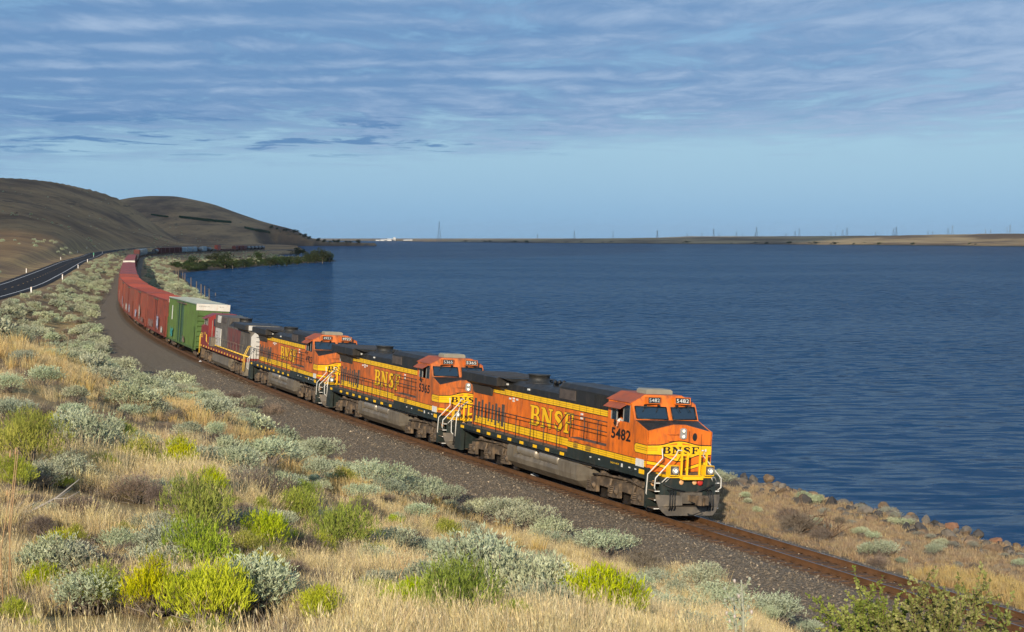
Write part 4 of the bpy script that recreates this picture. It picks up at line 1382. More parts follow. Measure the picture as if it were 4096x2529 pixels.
# ---------------------------------------------------------------- driver leaning on the window sill
def make_driver():
    sk = mat('skin', (0.55, 0.30, 0.20), 0.55)
    M = loco_lead.matrix_basis
    def body_mesh(name, pts, edges, radii, m):
        me = bpy.data.meshes.new(name)
        me.from_pydata([stz(p) for p in pts], edges, [])
        me.materials.append(m)
        ob = bpy.data.objects.new(name, me)
        col.objects.link(ob)
        md = ob.modifiers.new('skin', 'SKIN')
        for v, r_ in zip(me.skin_vertices[0].data, radii): v.radius = (r_, r_)
        me.skin_vertices[0].data[0].use_root = True
        ob.modifiers.new('sub', 'SUBSURF').levels = 2
        ob.modifiers['sub'].render_levels = 2
        bpy.context.view_layer.update()
        dg = bpy.context.evaluated_depsgraph_get()
        new = bpy.data.meshes.new_from_object(ob.evaluated_get(dg))
        bpy.data.objects.remove(ob)
        return new
    # pelvis, waist, chest, neck, head, crown, hill-side arm over the sill, other arm, thighs, knees, feet
    P = [(4.75, 1.05, 2.78), (4.74, 1.06, 3.0), (4.72, 1.08, 3.28), (4.70, 1.08, 3.47), (4.68, 1.08, 3.60), (4.68, 1.08, 3.75),
         (4.72, 1.26, 3.40), (4.66, 1.44, 3.56), (4.56, 1.58, 3.45), (4.52, 1.63, 3.36),
         (4.72, 0.88, 3.40), (4.55, 0.80, 3.16), (4.25, 0.90, 3.08),
         (4.68, 1.16, 2.72), (4.25, 1.18, 2.74), (4.20, 1.18, 2.62), (4.68, 0.94, 2.72), (4.25, 0.92, 2.74), (4.20, 0.92, 2.62)]
    E = [(0, 1), (1, 2), (2, 3), (3, 4), (4, 5), (2, 6), (6, 7), (7, 8), (8, 9), (2, 10), (10, 11), (11, 12), (0, 13), (13, 14), (14, 15), (0, 16), (16, 17), (17, 18)]
    Rr = [0.16, 0.15, 0.17, 0.065, 0.10, 0.075, 0.075, 0.055, 0.045, 0.035, 0.075, 0.055, 0.04, 0.09, 0.07, 0.06, 0.09, 0.07, 0.06]
    p = link('person', body_mesh('person', P, E, Rr, sk))
    # shirt: a slightly larger shell over torso and arms
    iv = [1, 2, 6, 7, 8, 10, 11]
    mp = {1: 0, 2: 1, 6: 2, 7: 3, 8: 4, 10: 5, 11: 6}
    shirt = body_mesh('shirt', [P[i] for i in iv], [(0, 1), (1, 2), (2, 3), (3, 4), (1, 5), (5, 6)], [Rr[i] + 0.018 for i in iv], mat('white_shirt', (0.72, 0.72, 0.70), 0.8))
    so = link('shirt', shirt, p)
    hand = MB(stz)
    for k, (dy, ln) in enumerate(((-0.03, 0.085), (-0.01, 0.095), (0.012, 0.09), (0.032, 0.07))):
        hand.tube([(4.52 + dy, 1.63, 3.345), (4.515 + dy, 1.65, 3.31), (4.52 + dy, 1.645, 3.345 - ln)], [0.011, 0.0095, 0.007], sk)
    hand.tube([(4.49, 1.625, 3.37), (4.465, 1.635, 3.335), (4.46, 1.64, 3.30)], [0.012, 0.010, 0.008], sk)
    hand.build('hand', p)
    p.matrix_basis = M.copy()
    p.location, p.rotation_euler = loco_lead.location, loco_lead.rotation_euler
    tag(p, 'person in a white shirt with one arm hanging out of the leading cab window', 'person')


make_driver()


# ---------------------------------------------------------------- freight cars
def graffiti_mat(name, a, b, seed):
    m = bpy.data.materials.new(name)
    m.use_nodes = True
    t = NT(m.node_tree)
    bs = t.n['Principled BSDF']
    tc = t.add('ShaderNodeTexCoord').outputs['Object']
    w = t.noise(t.mapping(tc, (2.2, 1, 2.2), (seed, 0, 0)), 1.0, 5, 0.7, 1.5)
    k = t.noise(t.mapping(tc, (1.5, 1, 2.0), (seed + 5, 0, 0)), 1.6, 6, 0.7, 1.2)
    g = t.add('ShaderNodeSeparateXYZ', i_0=t.add('ShaderNodeTexCoord').outputs['Generated'])
    ex = t.math('MULTIPLY', g.outputs[0], t.math('SUBTRACT', 1.0, g.outputs[0]))
    ez = t.math('MULTIPLY', g.outputs[2], t.math('SUBTRACT', 1.0, g.outputs[2]))
    k = t.math('ADD', k, t.math('MULTIPLY_ADD', t.math('MINIMUM', ex, ez), 1.2, -0.24))
    t.set(bs.inputs['Base Color'], t.mix(t.ramp(w, 0.45, 0.55), (*a, 1), (*b, 1)))
    bs.inputs['Roughness'].default_value = 0.6
    tr = t.add('ShaderNodeBsdfTransparent')
    mx = t.add('ShaderNodeMixShader')
    t.set(mx.inputs[0], t.ramp(k, 0.42, 0.48))
    t.l.new(tr.outputs[0], mx.inputs[1]); t.l.new(bs.outputs[0], mx.inputs[2])
    t.l.new(mx.outputs[0], t.n['Material Output'].inputs[0])
    return m


M_BXG = mat('boxcar_green', (0.072, 0.135, 0.028), 0.6, 0, 0.16, 0.8, (0.05, 0.05, 0.02), 0.35)
M_BXGD = mat('boxcar_green_door', (0.030, 0.085, 0.045), 0.6, 0, 0.2, 1.0, (0.03, 0.035, 0.02), 0.4)
M_GAL = mat('galvanised_roof', (0.27, 0.31, 0.29), 0.6, 0.1, 0.15, 1.2, (0.22, 0.17, 0.12), 0.3)
M_WEND = mat('white_end_board', (0.60, 0.58, 0.52), 0.6, 0, 0.08, 2, (0.55, 0.30, 0.15), 0.30)
M_REDS = [mat('boxcar_red', (0.20, 0.039, 0.022), 0.65, 0, 0.2, 0.8, (0.085, 0.038, 0.028), 0.45),
          mat('boxcar_red_faded', (0.215, 0.045, 0.026), 0.7, 0, 0.2, 0.9, (0.11, 0.055, 0.04), 0.5),
          mat('boxcar_red_brown', (0.15, 0.032, 0.020), 0.65, 0, 0.18, 0.8, (0.11, 0.055, 0.045), 0.45)]
M_ROOFR = [mat('red_roof', (0.245, 0.044, 0.030), 0.7, 0, 0.14, 0.7, (0.20, 0.06, 0.05), 0.35), mat('red_roof_dark', (0.19, 0.036, 0.027), 0.7, 0, 0.14, 0.7, (0.15, 0.05, 0.045), 0.35)]
GRAF = [graffiti_mat('graffiti_pale', (0.62, 0.60, 0.62), (0.25, 0.28, 0.45), 1), graffiti_mat('graffiti_teal', (0.05, 0.42, 0.40), (0.03, 0.16, 0.12), 8),
        graffiti_mat('graffiti_grey', (0.45, 0.42, 0.38), (0.60, 0.58, 0.50), 15), graffiti_mat('rust_bloom', (0.30, 0.19, 0.15), (0.16, 0.09, 0.07), 22)]


def two_axle_trucks(parent, L, detail=True):
    for c in (2.7, L - 2.7):
        tk = MB(stz)
        for sg in (1, -1):
            tk.prism([(c - 1.25, 0.42), (c - 0.95, 0.30), (c - 0.6, 0.42), (c - 0.35, 0.30), (c + 0.35, 0.30), (c + 0.6, 0.42), (c + 0.95, 0.30), (c + 1.25, 0.42), (c + 1.2, 0.60), (c + 0.5, 0.78), (c - 0.5, 0.78), (c - 1.2, 0.60)][::-sg], 1, sg * 0.95, sg * 1.10, M_TR)
            for a in (c - 0.9, c + 0.9):
                tk.lathe((a, sg * 0.66, 0.46), (0, sg, 0), [(0, 0.48), (0.03, 0.46), (0.13, 0.455), (0.14, 0.38), (0.11, 0.1)], M_WH, 14 if detail else 9)
        tk.box((c - 0.25, -0.95, 0.5), (c + 0.25, 0.95, 0.95), M_TR)
        tk.build('truck', parent)


def make_boxcar(L, zt, body, door, roof, rib_mat, style, label, s0, white_end=False, group=None, graf=None, full=True, name='boxcar'):
    root = empty(name)
    a, b = 0.75, L - 0.75
    W, zb = 1.49, 1.02
    bd = MB(stz)
    bd.box((a, -W, zb), (b, W, zt - 0.12), body)
    bd.box((a - 0.45, -0.14, 0.72), (a, 0.14, 1.0), M_TR); bd.box((b, -0.14, 0.72), (b + 0.45, 0.14, 1.0), M_TR)
    bd.box((a + 0.2, -0.5, 0.75), (b - 0.2, 0.5, 1.015), M_TR)
    for sg in (1, -1):
        bd.box((a, sg * 1.36, zb - 0.16), (b, sg * (W + 0.045), zb + 0.03), body)          # side sill
        bd.box((a, sg * 1.36, zt - 0.22), (b, sg * (W + 0.05), zt - 0.10), body)          # roof rail
    mid = 0.5 * (a + b)
    def piece(nm, one):
        if full: one.build(nm, root)
        else: bd.v_add(one)
    dw = 1.55 if style == 'plug' else 1.8
    for sg in (1, -1):
        if style == 'ribbed':
            for q in np.arange(a + 0.25, b - 0.1, 0.36):
                if abs(q - mid - 0.3) > dw + 0.1: piece('side_rib', MB(stz).box((q - 0.05, sg * (W - 0.01), zb + 0.03), (q + 0.05, sg * (W + 0.045), zt - 0.22), rib_mat))
        elif style == 'post':
            for q in np.arange(a + 0.3, b, 1.05):
                if abs(q - mid) > dw + 0.2: piece('side_post', MB(stz).box((q - 0.07, sg * (W - 0.01), zb + 0.03), (q + 0.07, sg * (W + 0.15), zt - 0.22), rib_mat))
        else:
            for q in np.arange(a + 0.6, b, 1.2):
                if abs(q - mid) > dw + 0.1: piece('side_seam', MB(stz).box((q - 0.02, sg * (W - 0.01), zb + 0.03), (q + 0.02, sg * (W + 0.06), zt - 0.22), rib_mat))
        d = MB(stz)
        m0 = mid + (0.3 if style == 'ribbed' else 0)
        d.box((m0 - dw, sg * W, zb + 0.06), (m0 + dw, sg * (W + 0.12), zt - 0.34), door)
        for q in np.linspace(zb + 0.5, zt - 0.8, 5): d.box((m0 - dw + 0.05, sg * (W + 0.115), q - 0.04), (m0 + dw - 0.05, sg * (W + 0.16), q + 0.04), door)
        for q in (-0.45, 0.45): d.cyl((m0 + q * dw, sg * (W + 0.18), zb), (m0 + q * dw, sg * (W + 0.18), zt - 0.35), 0.04, rib_mat, 6)
        d.box((m0 - dw - (1.9 if style == 'ribbed' else 0.2), sg * W, zt - 0.34), (m0 + dw + 0.2, sg * (W + 0.22), zt - 0.24), M_TR)
        d.build('door', root)
        for q in ((a + 0.1, a + 0.55), (b - 0.55, b - 0.1)):
            ld = MB(stz)
            top = zt - 0.3 if q[0] < mid and not full else 3.0
            for e in q: ld.tube([(e, sg * (W + 0.09), zb - 0.3), (e, sg * (W + 0.09), top)], 0.018, rib_mat, 5)
            for z_ in np.arange(zb - 0.25, top, 0.38): ld.tube([(q[0], sg * (W + 0.09), z_), (q[1], sg * (W + 0.09), z_)], 0.016, rib_mat, 5)
            piece('ladder', ld)
    # corrugated leading end
    for e, dr in ((a, -1), (b, 1)):
        for z_ in np.arange(zb + 0.25, zt - (0.75 if white_end else 0.35), 0.46):
            piece('end_rib', MB(stz).prism([(e, z_ - 0.15), (e + dr * 0.09, z_ - 0.05), (e + dr * 0.09, z_ + 0.05), (e, z_ + 0.15)][::-dr], 1, -1.36, 1.36, body))
        ep = MB(stz)
        for q in (-1, 1): ep.box((e, q * 1.36, zb), (e + dr * 0.06, q * W, zt - 0.12), body)
        piece('corner_post', ep)
        if white_end:
            wb = MB(stz)
            wb.box((e, -1.52, zt - 0.62), (e + dr * 0.10, 1.52, zt - 0.02), M_WEND)
            wo = wb.build('white_end_board', root)
            if dr < 0 and white_end == 'text':
                text_on('warning_text', 'EXCESS HEIGHT CAR', 0.95, 0.09, front_face(1.3, zt - 0.30, e - 0.10), M_RB, wo, 0.0)
                text_on('warning_text', '18 FT', 0.4, 0.09, front_face(-0.55, zt - 0.30, e - 0.10), M_RB, wo, 0.0)
    bd.build('body', root)
    # roof of separate sheets
    n = 12 if full else 2
    for k in range(n):
        p0 = a + (b - a) * k / n; p1 = a + (b - a) * (k + 1) / n
        MB(stz).prism([(-W - 0.05, zt - 0.11), (W + 0.05, zt - 0.11), (W + 0.05, zt - 0.06), (0, zt + 0.03), (-W - 0.05, zt - 0.06)], 0, p0 + 0.02, p1 - 0.02, roof).build('roof_sheet', root)
        MB(stz).prism([(-W - 0.06, zt - 0.06), (0, zt + 0.03), (W + 0.06, zt - 0.06), (W + 0.06, zt - 0.02), (0, zt + 0.075), (-W - 0.06, zt - 0.02)], 0, p1 - 0.05, p1 + 0.03, roof).build('roof_seam', root) if full and k < n - 1 else None
    for gi, (ga, gb, za, zb2) in (graf or []):
        g = MB(stz)
        g.add([(ga, W + 0.165, za), (gb, W + 0.165, za), (gb, W + 0.165, zb2), (ga, W + 0.165, zb2)], [(0, 1, 2, 3)], GRAF[gi])
        g.build('graffiti', root)
    two_axle_trucks(root, L, full)
    if s0 is not None: place_vehicle(root, s0, L, 2.7)
    return tag(root, label, 'boxcar', group)


green = make_boxcar(20.2, 5.08, M_BXG, M_BXGD, M_GAL, M_BXG, 'ribbed', 'tall green boxcar with grey roof and white end board, behind the red and silver engine', 91.0, 'text', None,
                    [(1, (14.2, 16.8, 1.1, 2.3)), (3, (6.0, 8.0, 1.05, 1.9))])
MB(stz).box((16.2, 1.53, 2.9), (16.55, 1.555, 4.3), M_DC).build('yellow_white_strip', green)

SPC = 20.9
reds = []
styles = ['plug', 'plug', 'post', 'plug', 'post', 'plug']
for k in range(23):
    m_ = M_REDS[k % 3]
    s0 = 111.2 + SPC * k
    g_ = [(0, (6.4, 9.2, 1.1, 2.9)), (3, (10.5, 18.5, 1.05, 2.2)), (2, (2.0, 5.0, 1.05, 1.9))] if k % 3 == 0 else ([(2, (7.5, 11.0, 1.1, 3.2)), (0, (13, 16.5, 1.1, 2.4)), (3, (2, 7, 1.05, 1.8))] if k % 3 == 1 else [(0, (5, 8.5, 1.1, 2.6)), (2, (11, 17, 1.1, 2.4))])
    if k < 6:
        lab = ['brick red boxcar with pale graffiti, directly behind the green boxcar', 'second red boxcar behind the green one, with ribbed sides', 'third red boxcar behind the green one', 'fourth red boxcar behind the green one',
               'fifth red boxcar behind the green one', 'sixth red boxcar behind the green one'][k]
        o = make_boxcar(SPC - 0.1, 4.72 + 0.06 * (k % 2), m_, [M_REDS[2], M_REDS[2], M_REDS[0]][k % 3], M_ROOFR[k % 2], m_, styles[k], lab, s0, False, 'red boxcars in the curve', g_)
        gap = MB(stz)
        gap.box((SPC - 0.75, -1.0, 1.0), (SPC - 0.25, 1.0, 3.9), M_RB)
        gap.build('end_bellows', o) if False else None
    else:
        wend = (k == 13)
        if k == 6: simple = make_boxcar(SPC - 0.1, 4.74, m_, m_, M_ROOFR[0], m_, 'plug', 'red boxcar', s0, False, 'red boxcars in the curve', g_[:1], full=False)
        if wend:
            o = make_boxcar(SPC - 0.1, 5.15, m_, m_, M_ROOFR[1], m_, 'plug', 'taller red boxcar with a white end board above its neighbours', s0, True, 'red boxcars in the curve', None, full=False)
        else:
            o = simple if k == 6 else copy_tree(simple)
            place_vehicle(o, s0, SPC - 0.1, 2.7)
            o['label'] = ('%s red boxcar behind the green one, seen mostly as a roof' % ['seventh', 'eighth', 'ninth', 'tenth', 'eleventh', 'twelfth', 'thirteenth'][k - 6]) if k < 13 else '%s red boxcar beyond the white end board' % ['first', 'second', 'third', 'fourth', 'fifth', 'sixth', 'seventh', 'eighth', 'ninth'][k - 14]


# ---- far part of the train, past the red cars
M_FRD = mat('far_maroon', (0.11, 0.030, 0.026), 0.7, 0, 0.2, 0.5)
M_FBL = mat('hopper_pale_blue', (0.20, 0.28, 0.33), 0.6, 0, 0.12, 0.6)
M_FGY = mat('hopper_grey', (0.22, 0.26, 0.27), 0.6, 0, 0.15, 0.6)
M_FBK = mat('tank_black', (0.016, 0.017, 0.02), 0.4, 0, 0.2, 0.6)
M_FWT = mat('tank_white', (0.55, 0.58, 0.60), 0.5, 0, 0.1, 0.6)
M_FBR = mat('rusty_gondola', (0.10, 0.035, 0.024), 0.7, 0, 0.2, 0.6)
M_FOR = mat('container_red', (0.26, 0.045, 0.026), 0.6, 0, 0.12, 0.6)


def far_hopper(m):
    r = empty('covered_hopper'); L = 18.0
    b = MB(stz)
    b.prism([(-1.5, 1.5), (-1.2, 1.1), (1.2, 1.1), (1.5, 1.5), (1.5, 4.2), (0.9, 4.6), (-0.9, 4.6), (-1.5, 4.2)], 0, 2.2, 15.8, m)
    for q in (0.9, 15.8): b.box((q, -0.9, 1.1), (q + 1.3, 0.9, 1.35), m)
    for q in (4.6, 9.0, 13.4):
        MB(stz).hexa([(q - 0.5, -0.5, 0.5), (q + 0.5, -0.5, 0.5), (q + 0.5, 0.5, 0.5), (q - 0.5, 0.5, 0.5), (q - 1.9, -1.2, 1.12), (q + 1.9, -1.2, 1.12), (q + 1.9, 1.2, 1.12), (q - 1.9, 1.2, 1.12)], m).build('outlet', r)
    for q in np.linspace(2.4, 15.6, 9):
        for sg in (1, -1): b.box((q - 0.06, sg * 1.49, 1.5), (q + 0.06, sg * 1.57, 4.2), m)
    b.build('body', r)
    MB(stz).box((2.4, -0.4, 4.6), (15.6, 0.4, 4.72), m).build('roof_walk', r)
    two_axle_trucks(r, L, False)
    return r, L, 'covered hopper'


def far_tank(m):
    r = empty('tank_car'); L = 17.0
    MB(stz).lathe((1.5, 0, 2.55), (1, 0, 0), [(0, 0.1), (0.12, 0.8), (0.4, 1.35), (0.7, 1.47), (13.3, 1.47), (13.6, 1.35), (13.88, 0.8), (14, 0.1)], m, 20).build('tank', r)
    MB(stz).cyl((8.5, 0, 3.9), (8.5, 0, 4.35), 0.5, m, 12).build('dome', r)
    MB(stz).box((0.6, -0.5, 0.85), (16.4, 0.5, 1.15), M_FBK).build('sill', r)
    MB(stz).tube([(7.6, 1.2, 4.0), (7.6, 1.2, 4.6), (9.4, 1.2, 4.6), (9.4, 1.2, 4.0)], 0.04, M_FBK).build('platform_rail', r)
    two_axle_trucks(r, L, False)
    return r, L, 'tank car'


def far_gondola(m, zt=2.3):
    r = empty('gondola'); L = 18.0
    g = MB(stz)
    g.box((0.8, -1.48, 1.0), (17.2, 1.48, 1.15), m)
    for sg in (1, -1): g.box((0.8, sg * 1.40, 1.15), (17.2, sg * 1.48, zt), m)
    for q in (0.8, 17.1): g.box((q, -1.4, 1.15), (q + 0.1, 1.4, zt), m)
    for q in np.linspace(1.6, 16.4, 9):
        for sg in (1, -1): g.box((q - 0.06, sg * 1.47, 1.0), (q + 0.06, sg * 1.56, zt), m)
    g.build('body', r)
    two_axle_trucks(r, L, False)
    return r, L, 'gondola'


def far_box(m):
    r = make_boxcar(18.0, 4.7, m, m, m, m, 'post', 'boxcar', None, False, None, None, full=False, name='boxcar')
    return r, 18.0, 'boxcar'


def far_flat_container(m):
    r, L, _ = far_gondola(M_FBK, 1.3)
    r.name = 'container_flatcar'
    c = MB(stz); c.box((2.6, -1.22, 1.2), (14.8, 1.22, 5.6), m); c.build('container', r)
    return r, L, 'flatcar'


plan = [('gon', M_FBK, 'low black gondola hidden behind the last red boxcars')] * 15
plan += [('box', M_FRD, 'dark maroon boxcar showing just above the last red roof')]
plan += [('hop', M_FGY, 'grey covered hopper in the bend right after the maroon boxcar')] * 5
plan += [('gon', M_FBK, 'low black gondola between grey hoppers and dark red boxcars')] * 3 + [('tan', M_FBK, 'single black tank car just before the dark red boxcars')]
plan += [('box', M_FRD, 'dark red boxcar in the shaded row before the pale blue hoppers')] * 5
plan += [('hop', M_FBL, 'pale blue covered hopper, one of the three in a row')] * 3
plan += [('tan', M_FBK, 'black tank car right after the three pale blue hoppers'), ('hop', M_FBL, 'lone pale blue hopper between two black tank cars'), ('tan', M_FBK, 'black tank car between the lone blue hopper and the low dark car')]
plan += [('gon', M_FBK, 'low dark gondola just before the red container')]
plan += [('con', M_FOR, 'flatcar carrying a bright red container above its neighbours')] + [('gon', M_FBR, 'rusty low gondola after the red container')] * 3
plan += [('hop', M_FRD, 'maroon covered hopper between the rusty gondolas and the tail')] * 3 + [('tan', M_FBK, 'black tank car in the row at the tail of the train')] * 5
protos = {}
far_cars = []
s_ = 111.2 + SPC * 23 + 0.5
for typ, m_, lab in plan:
    key = (typ, m_.name)
    if key not in protos:
        protos[key] = {'box': far_box, 'hop': far_hopper, 'tan': far_tank, 'gon': far_gondola, 'con': far_flat_container}[typ](m_)
        o, L, cat = protos[key]
    else:
        o, L, cat = protos[key][0], protos[key][1], protos[key][2]
        o = copy_tree(o)
    place_vehicle(o, s_, L, 2.7)
    if s_ + L > 1640: break
    far_cars.append((o, lab, cat))
    s_ += L + 0.3
NTH = ['first', 'second', 'third', 'fourth', 'fifth', 'sixth', 'seventh', 'eighth', 'ninth', 'tenth', 'eleventh', 'twelfth', 'thirteenth', 'fourteenth', 'fifteenth']
for o, lab, cat in far_cars:
    same = [q[0] for q in far_cars if q[1] == lab]
    if 1 < len(same) <= 15: lab = '%s of %d, %s' % (NTH[same.index(o)], len(same), lab)
    tag(o, lab, cat, 'cars in the shaded far part of the train')

# ================================================================== RAILWAY LINE
M_RAIL = mat('rusty_rail', (0.155, 0.076, 0.032), 0.6, 0.25, 0.2, 2.0)
M_RTOP = mat('polished_rail_head', (0.16, 0.14, 0.13), 0.35, 0.7, 0.1, 2.0)
M_TIE = mat('weathered_tie', (0.085, 0.046, 0.026), 0.85, 0, 0.3, 3.0, (0.17, 0.10, 0.055), 0.4, bump=0.4, rand=0.25)


def sweep(name, prof, s0, s1, mats, step=1.0, faces_mat=None, closed=True, parent=None, attrs=None):
    st = np.concatenate([np.arange(s0, min(s1, 130), step), np.arange(max(min(s1, 130), s0), s1, step * 6), [s1]])
    n = len(prof)
    V = []
    for s in st:
        for (t, z) in prof:
            V.append(on_track(s, t, z))
    m = len(st)
    F, MI = [], []
    for k in range(m - 1):
        for i in range(n if closed else n - 1):
            j = (i + 1) % n
            F.append((k * n + i, (k + 1) * n + i, (k + 1) * n + j, k * n + j)); MI.append(faces_mat[i] if faces_mat else 0)
    V = np.array(V, dtype=float)
    at = None
    if attrs == 'off': at = dict(off=np.tile([abs(p[0]) for p in prof], m))
    me = mesh_np(name, V, np.array(F), mats, False, at, MI)
    return link(name, me, parent)


def ballast_material():
    m = bpy.data.materials.new('track_ballast')
    m.use_nodes = True
    t = NT(m.node_tree)
    b = t.n['Principled BSDF']
    pos = t.add('ShaderNodeNewGeometry').outputs['Position']
    v = t.add('ShaderNodeTexVoronoi'); t.set(v.inputs['Vector'], pos); v.inputs['Scale'].default_value = 14.0
    sc = t.add('ShaderNodeSeparateColor', i_0=v.outputs['Color'])
    c = t.mix(sc.outputs[0], (0.085, 0.070, 0.053), (0.20, 0.162, 0.118))
    c = t.mix(t.ramp(sc.outputs[1], 0.96, 0.99), c, (0.30, 0.25, 0.18))
    n = t.noise(pos, 0.7, 4, 0.6)
    off = attr(t, 'off')
    rust = t.ramp(t.math('ADD', off, t.math('MULTIPLY', t.math('SUBTRACT', n, 0.5), 0.8)), 1.75, 1.15)
    c = t.mix(t.math('MULTIPLY', rust, 0.8), c, t.mix(sc.outputs[2], (0.10, 0.048, 0.020), (0.20, 0.105, 0.045)))
    t.set(b.inputs['Base Color'], c)
    b.inputs['Roughness'].default_value = 0.9
    b.inputs['Specular IOR Level'].default_value = 0.2
    bn = t.add('ShaderNodeBump'); bn.inputs['Strength'].default_value = 0.9; bn.inputs['Distance'].default_value = 0.04
    t.set(bn.inputs['Height'], v.outputs['Distance']); bn.invert = True
    t.l.new(bn.outputs[0], b.inputs['Normal'])
    return m


BPROF = [(-4.0, -1.05), (-2.9, -0.62), (-2.0, -0.25), (-1.3, -0.235), (-0.75, -0.245), (0, -0.25), (0.75, -0.245), (1.3, -0.235), (1.9, -0.27), (2.9, -0.62), (4.2, -0.98), (6.0, -1.35)]
M_BAL = ballast_material()
ballast = sweep('ballast_bed', BPROF, -78, 1640, M_BAL, 1.0, closed=False, attrs='off')
tag(ballast, 'dark gravel bed under the railway line', kind='structure')

track = empty('railway_track', tuple(float(v) for v in on_track(-40, 0, 0)))
tag(track, 'single rusty railway track with wooden ties', 'track')
RP = [(-0.07, -0.185), (0.07, -0.185), (0.07, -0.165), (0.012, -0.145), (0.012, -0.045), (0.037, -0.035), (0.037, 0.0), (-0.037, 0.0), (-0.037, -0.035), (-0.012, -0.045), (-0.012, -0.145), (-0.07, -0.165)]
for sg in (1, -1):
    o = sweep('rail', [(p[0] + sg * 0.7525, p[1]) for p in RP], -78, 1640, [M_RAIL, M_RTOP], 1.0, [0, 0, 0, 0, 0, 0, 1, 0, 0, 0, 0, 0])
    o.parent = track
    o.matrix_parent_inverse = Matrix.Translation(-track.location)
tie_me = MB().box((-0.115, -1.30, -0.36), (0.115, 1.30, -0.19), M_TIE).mesh('tie')
plate_me = MB().box((-0.1, -0.17, -0.191), (0.1, 0.17, -0.176), M_RAIL).mesh('tie_plate')
for k, s in enumerate(np.arange(-55, 66, 0.53)):
    s = s + random.uniform(-0.03, 0.03)
    x, y, z = on_track(s, random.uniform(-0.04, 0.04), random.uniform(-0.012, 0.004))
    _, _, dx, dy = track_at(s)
    o = link('tie', tie_me, track)
    o.matrix_parent_inverse = Matrix.Translation(-track.location)
    o.location = (x, y, z)
    o.rotation_euler = (-float(cant_at(s)) , 0, math.atan2(-dy, -dx) + random.uniform(-0.02, 0.02))
    if s < 4:
        for sg in (1, -1):
            p = link('tie_plate', plate_me, o)
            p.location = (0, sg * 0.7525, 0)


# ================================================================== SCATTERING TOOL
SRC = {}


def source(name, meshes):
    c = bpy.data.collections.new(name)
    for i, me in enumerate(meshes):
        o = bpy.data.objects.new('%s_%02d' % (name, i), me)
        c.objects.link(o)
    SRC[name] = c
    return c


def scatter(name, P, S, coll, n_var, rot=None, parent=None):
    """one stuff object: instances of the source meshes on points"""
    P = np.asarray(P, np.float32); N = len(P)
    me = bpy.data.meshes.new(name)
    me.vertices.add(N); me.vertices.foreach_set('co', P.ravel())
    a = me.attributes.new('scl', 'FLOAT', 'POINT'); a.data.foreach_set('value', np.asarray(S, np.float32))
    if rot is None:
        rot = np.stack([rng.normal(0, 0.08, N), rng.normal(0, 0.08, N), rng.uniform(0, 6.283, N)], 1)
    a = me.attributes.new('rot', 'FLOAT_VECTOR', 'POINT'); a.data.foreach_set('vector', np.asarray(rot, np.float32).ravel())
    a = me.attributes.new('idx', 'INT', 'POINT'); a.data.foreach_set('value', rng.integers(0, n_var, N).astype(np.int32))
    me.update()
    o = link(name, me, parent)
    g = bpy.data.node_groups.new('scatter_' + name, 'GeometryNodeTree')
    g.interface.new_socket('Geometry', in_out='INPUT', socket_type='NodeSocketGeometry')
    g.interface.new_socket('Geometry', in_out='OUTPUT', socket_type='NodeSocketGeometry')
    n = g.nodes
    gi, go = n.new('NodeGroupInput'), n.new('NodeGroupOutput')
    ci = n.new('GeometryNodeCollectionInfo')
    ci.inputs['Collection'].default_value = coll
    ci.inputs['Separate Children'].default_value = True
    ci.inputs['Reset Children'].default_value = True
    ip = n.new('GeometryNodeInstanceOnPoints')
    ip.inputs['Pick Instance'].default_value = True
    def na(nm, typ):
        q = n.new('GeometryNodeInputNamedAttribute'); q.data_type = typ; q.inputs['Name'].default_value = nm
        return q.outputs['Attribute']
    er = n.new('FunctionNodeEulerToRotation')
    l = g.links
    l.new(gi.outputs[0], ip.inputs['Points']); l.new(ci.outputs[0], ip.inputs['Instance'])
    l.new(na('idx', 'INT'), ip.inputs['Instance Index']); l.new(na('scl', 'FLOAT'), ip.inputs['Scale'])
    l.new(na('rot', 'FLOAT_VECTOR'), er.inputs[0]); l.new(er.outputs[0], ip.inputs['Rotation'])
    l.new(ip.outputs[0], go.inputs[0])
    md = o.modifiers.new('scatter', 'NODES'); md.node_group = g
    return tag(o, kind='stuff')


def stone_mesh(name, seed, m, sub=1, squash=0.65, rough=0.35):
    import bmesh
    r_ = np.random.default_rng(seed)
    bm = bmesh.new()
    bmesh.ops.create_icosphere(bm, subdivisions=sub, radius=0.5)
    dirs = r_.normal(size=(13, 3)); dirs /= np.linalg.norm(dirs, axis=1)[:, None]
    cut = r_.uniform(0.24, 0.43, 13)
    for v in bm.verts:
        p = np.array(v.co)
        for d, c in zip(dirs, cut):                         # flat broken faces
            h = p @ d
            if h > c: p = p - d * (h - c) * 0.97
        p = p + r_.normal(0, 0.02 * rough, 3)
        v.co = (p[0], p[1] * r_.uniform(0.98, 1.02), p[2] * squash)
    me = bpy.data.meshes.new(name)
    bm.to_mesh(me); bm.free()
    me.materials.append(m)
    return me


M_STN = mat('ballast_stone', (0.165, 0.135, 0.102), 0.9, 0, 0.3, 6, rand=0.45, spec=0.2)
M_STL = mat('pale_stone', (0.36, 0.29, 0.21), 0.9, 0, 0.3, 6, rand=0.4, spec=0.2)
stones = [stone_mesh('stone', 40 + i, M_STN, 1, 0.7) for i in range(19)] + [stone_mesh('stone', 60, M_STL, 1, 0.7)]
source('ballast_stones', stones)


def bed_height(s, t):
    bz = np.interp(t, [p[0] for p in BPROF], [p[1] for p in BPROF])
    x, y, z = on_track(s, t, bz)
    return x, y, np.maximum(z, terrain(x, y))


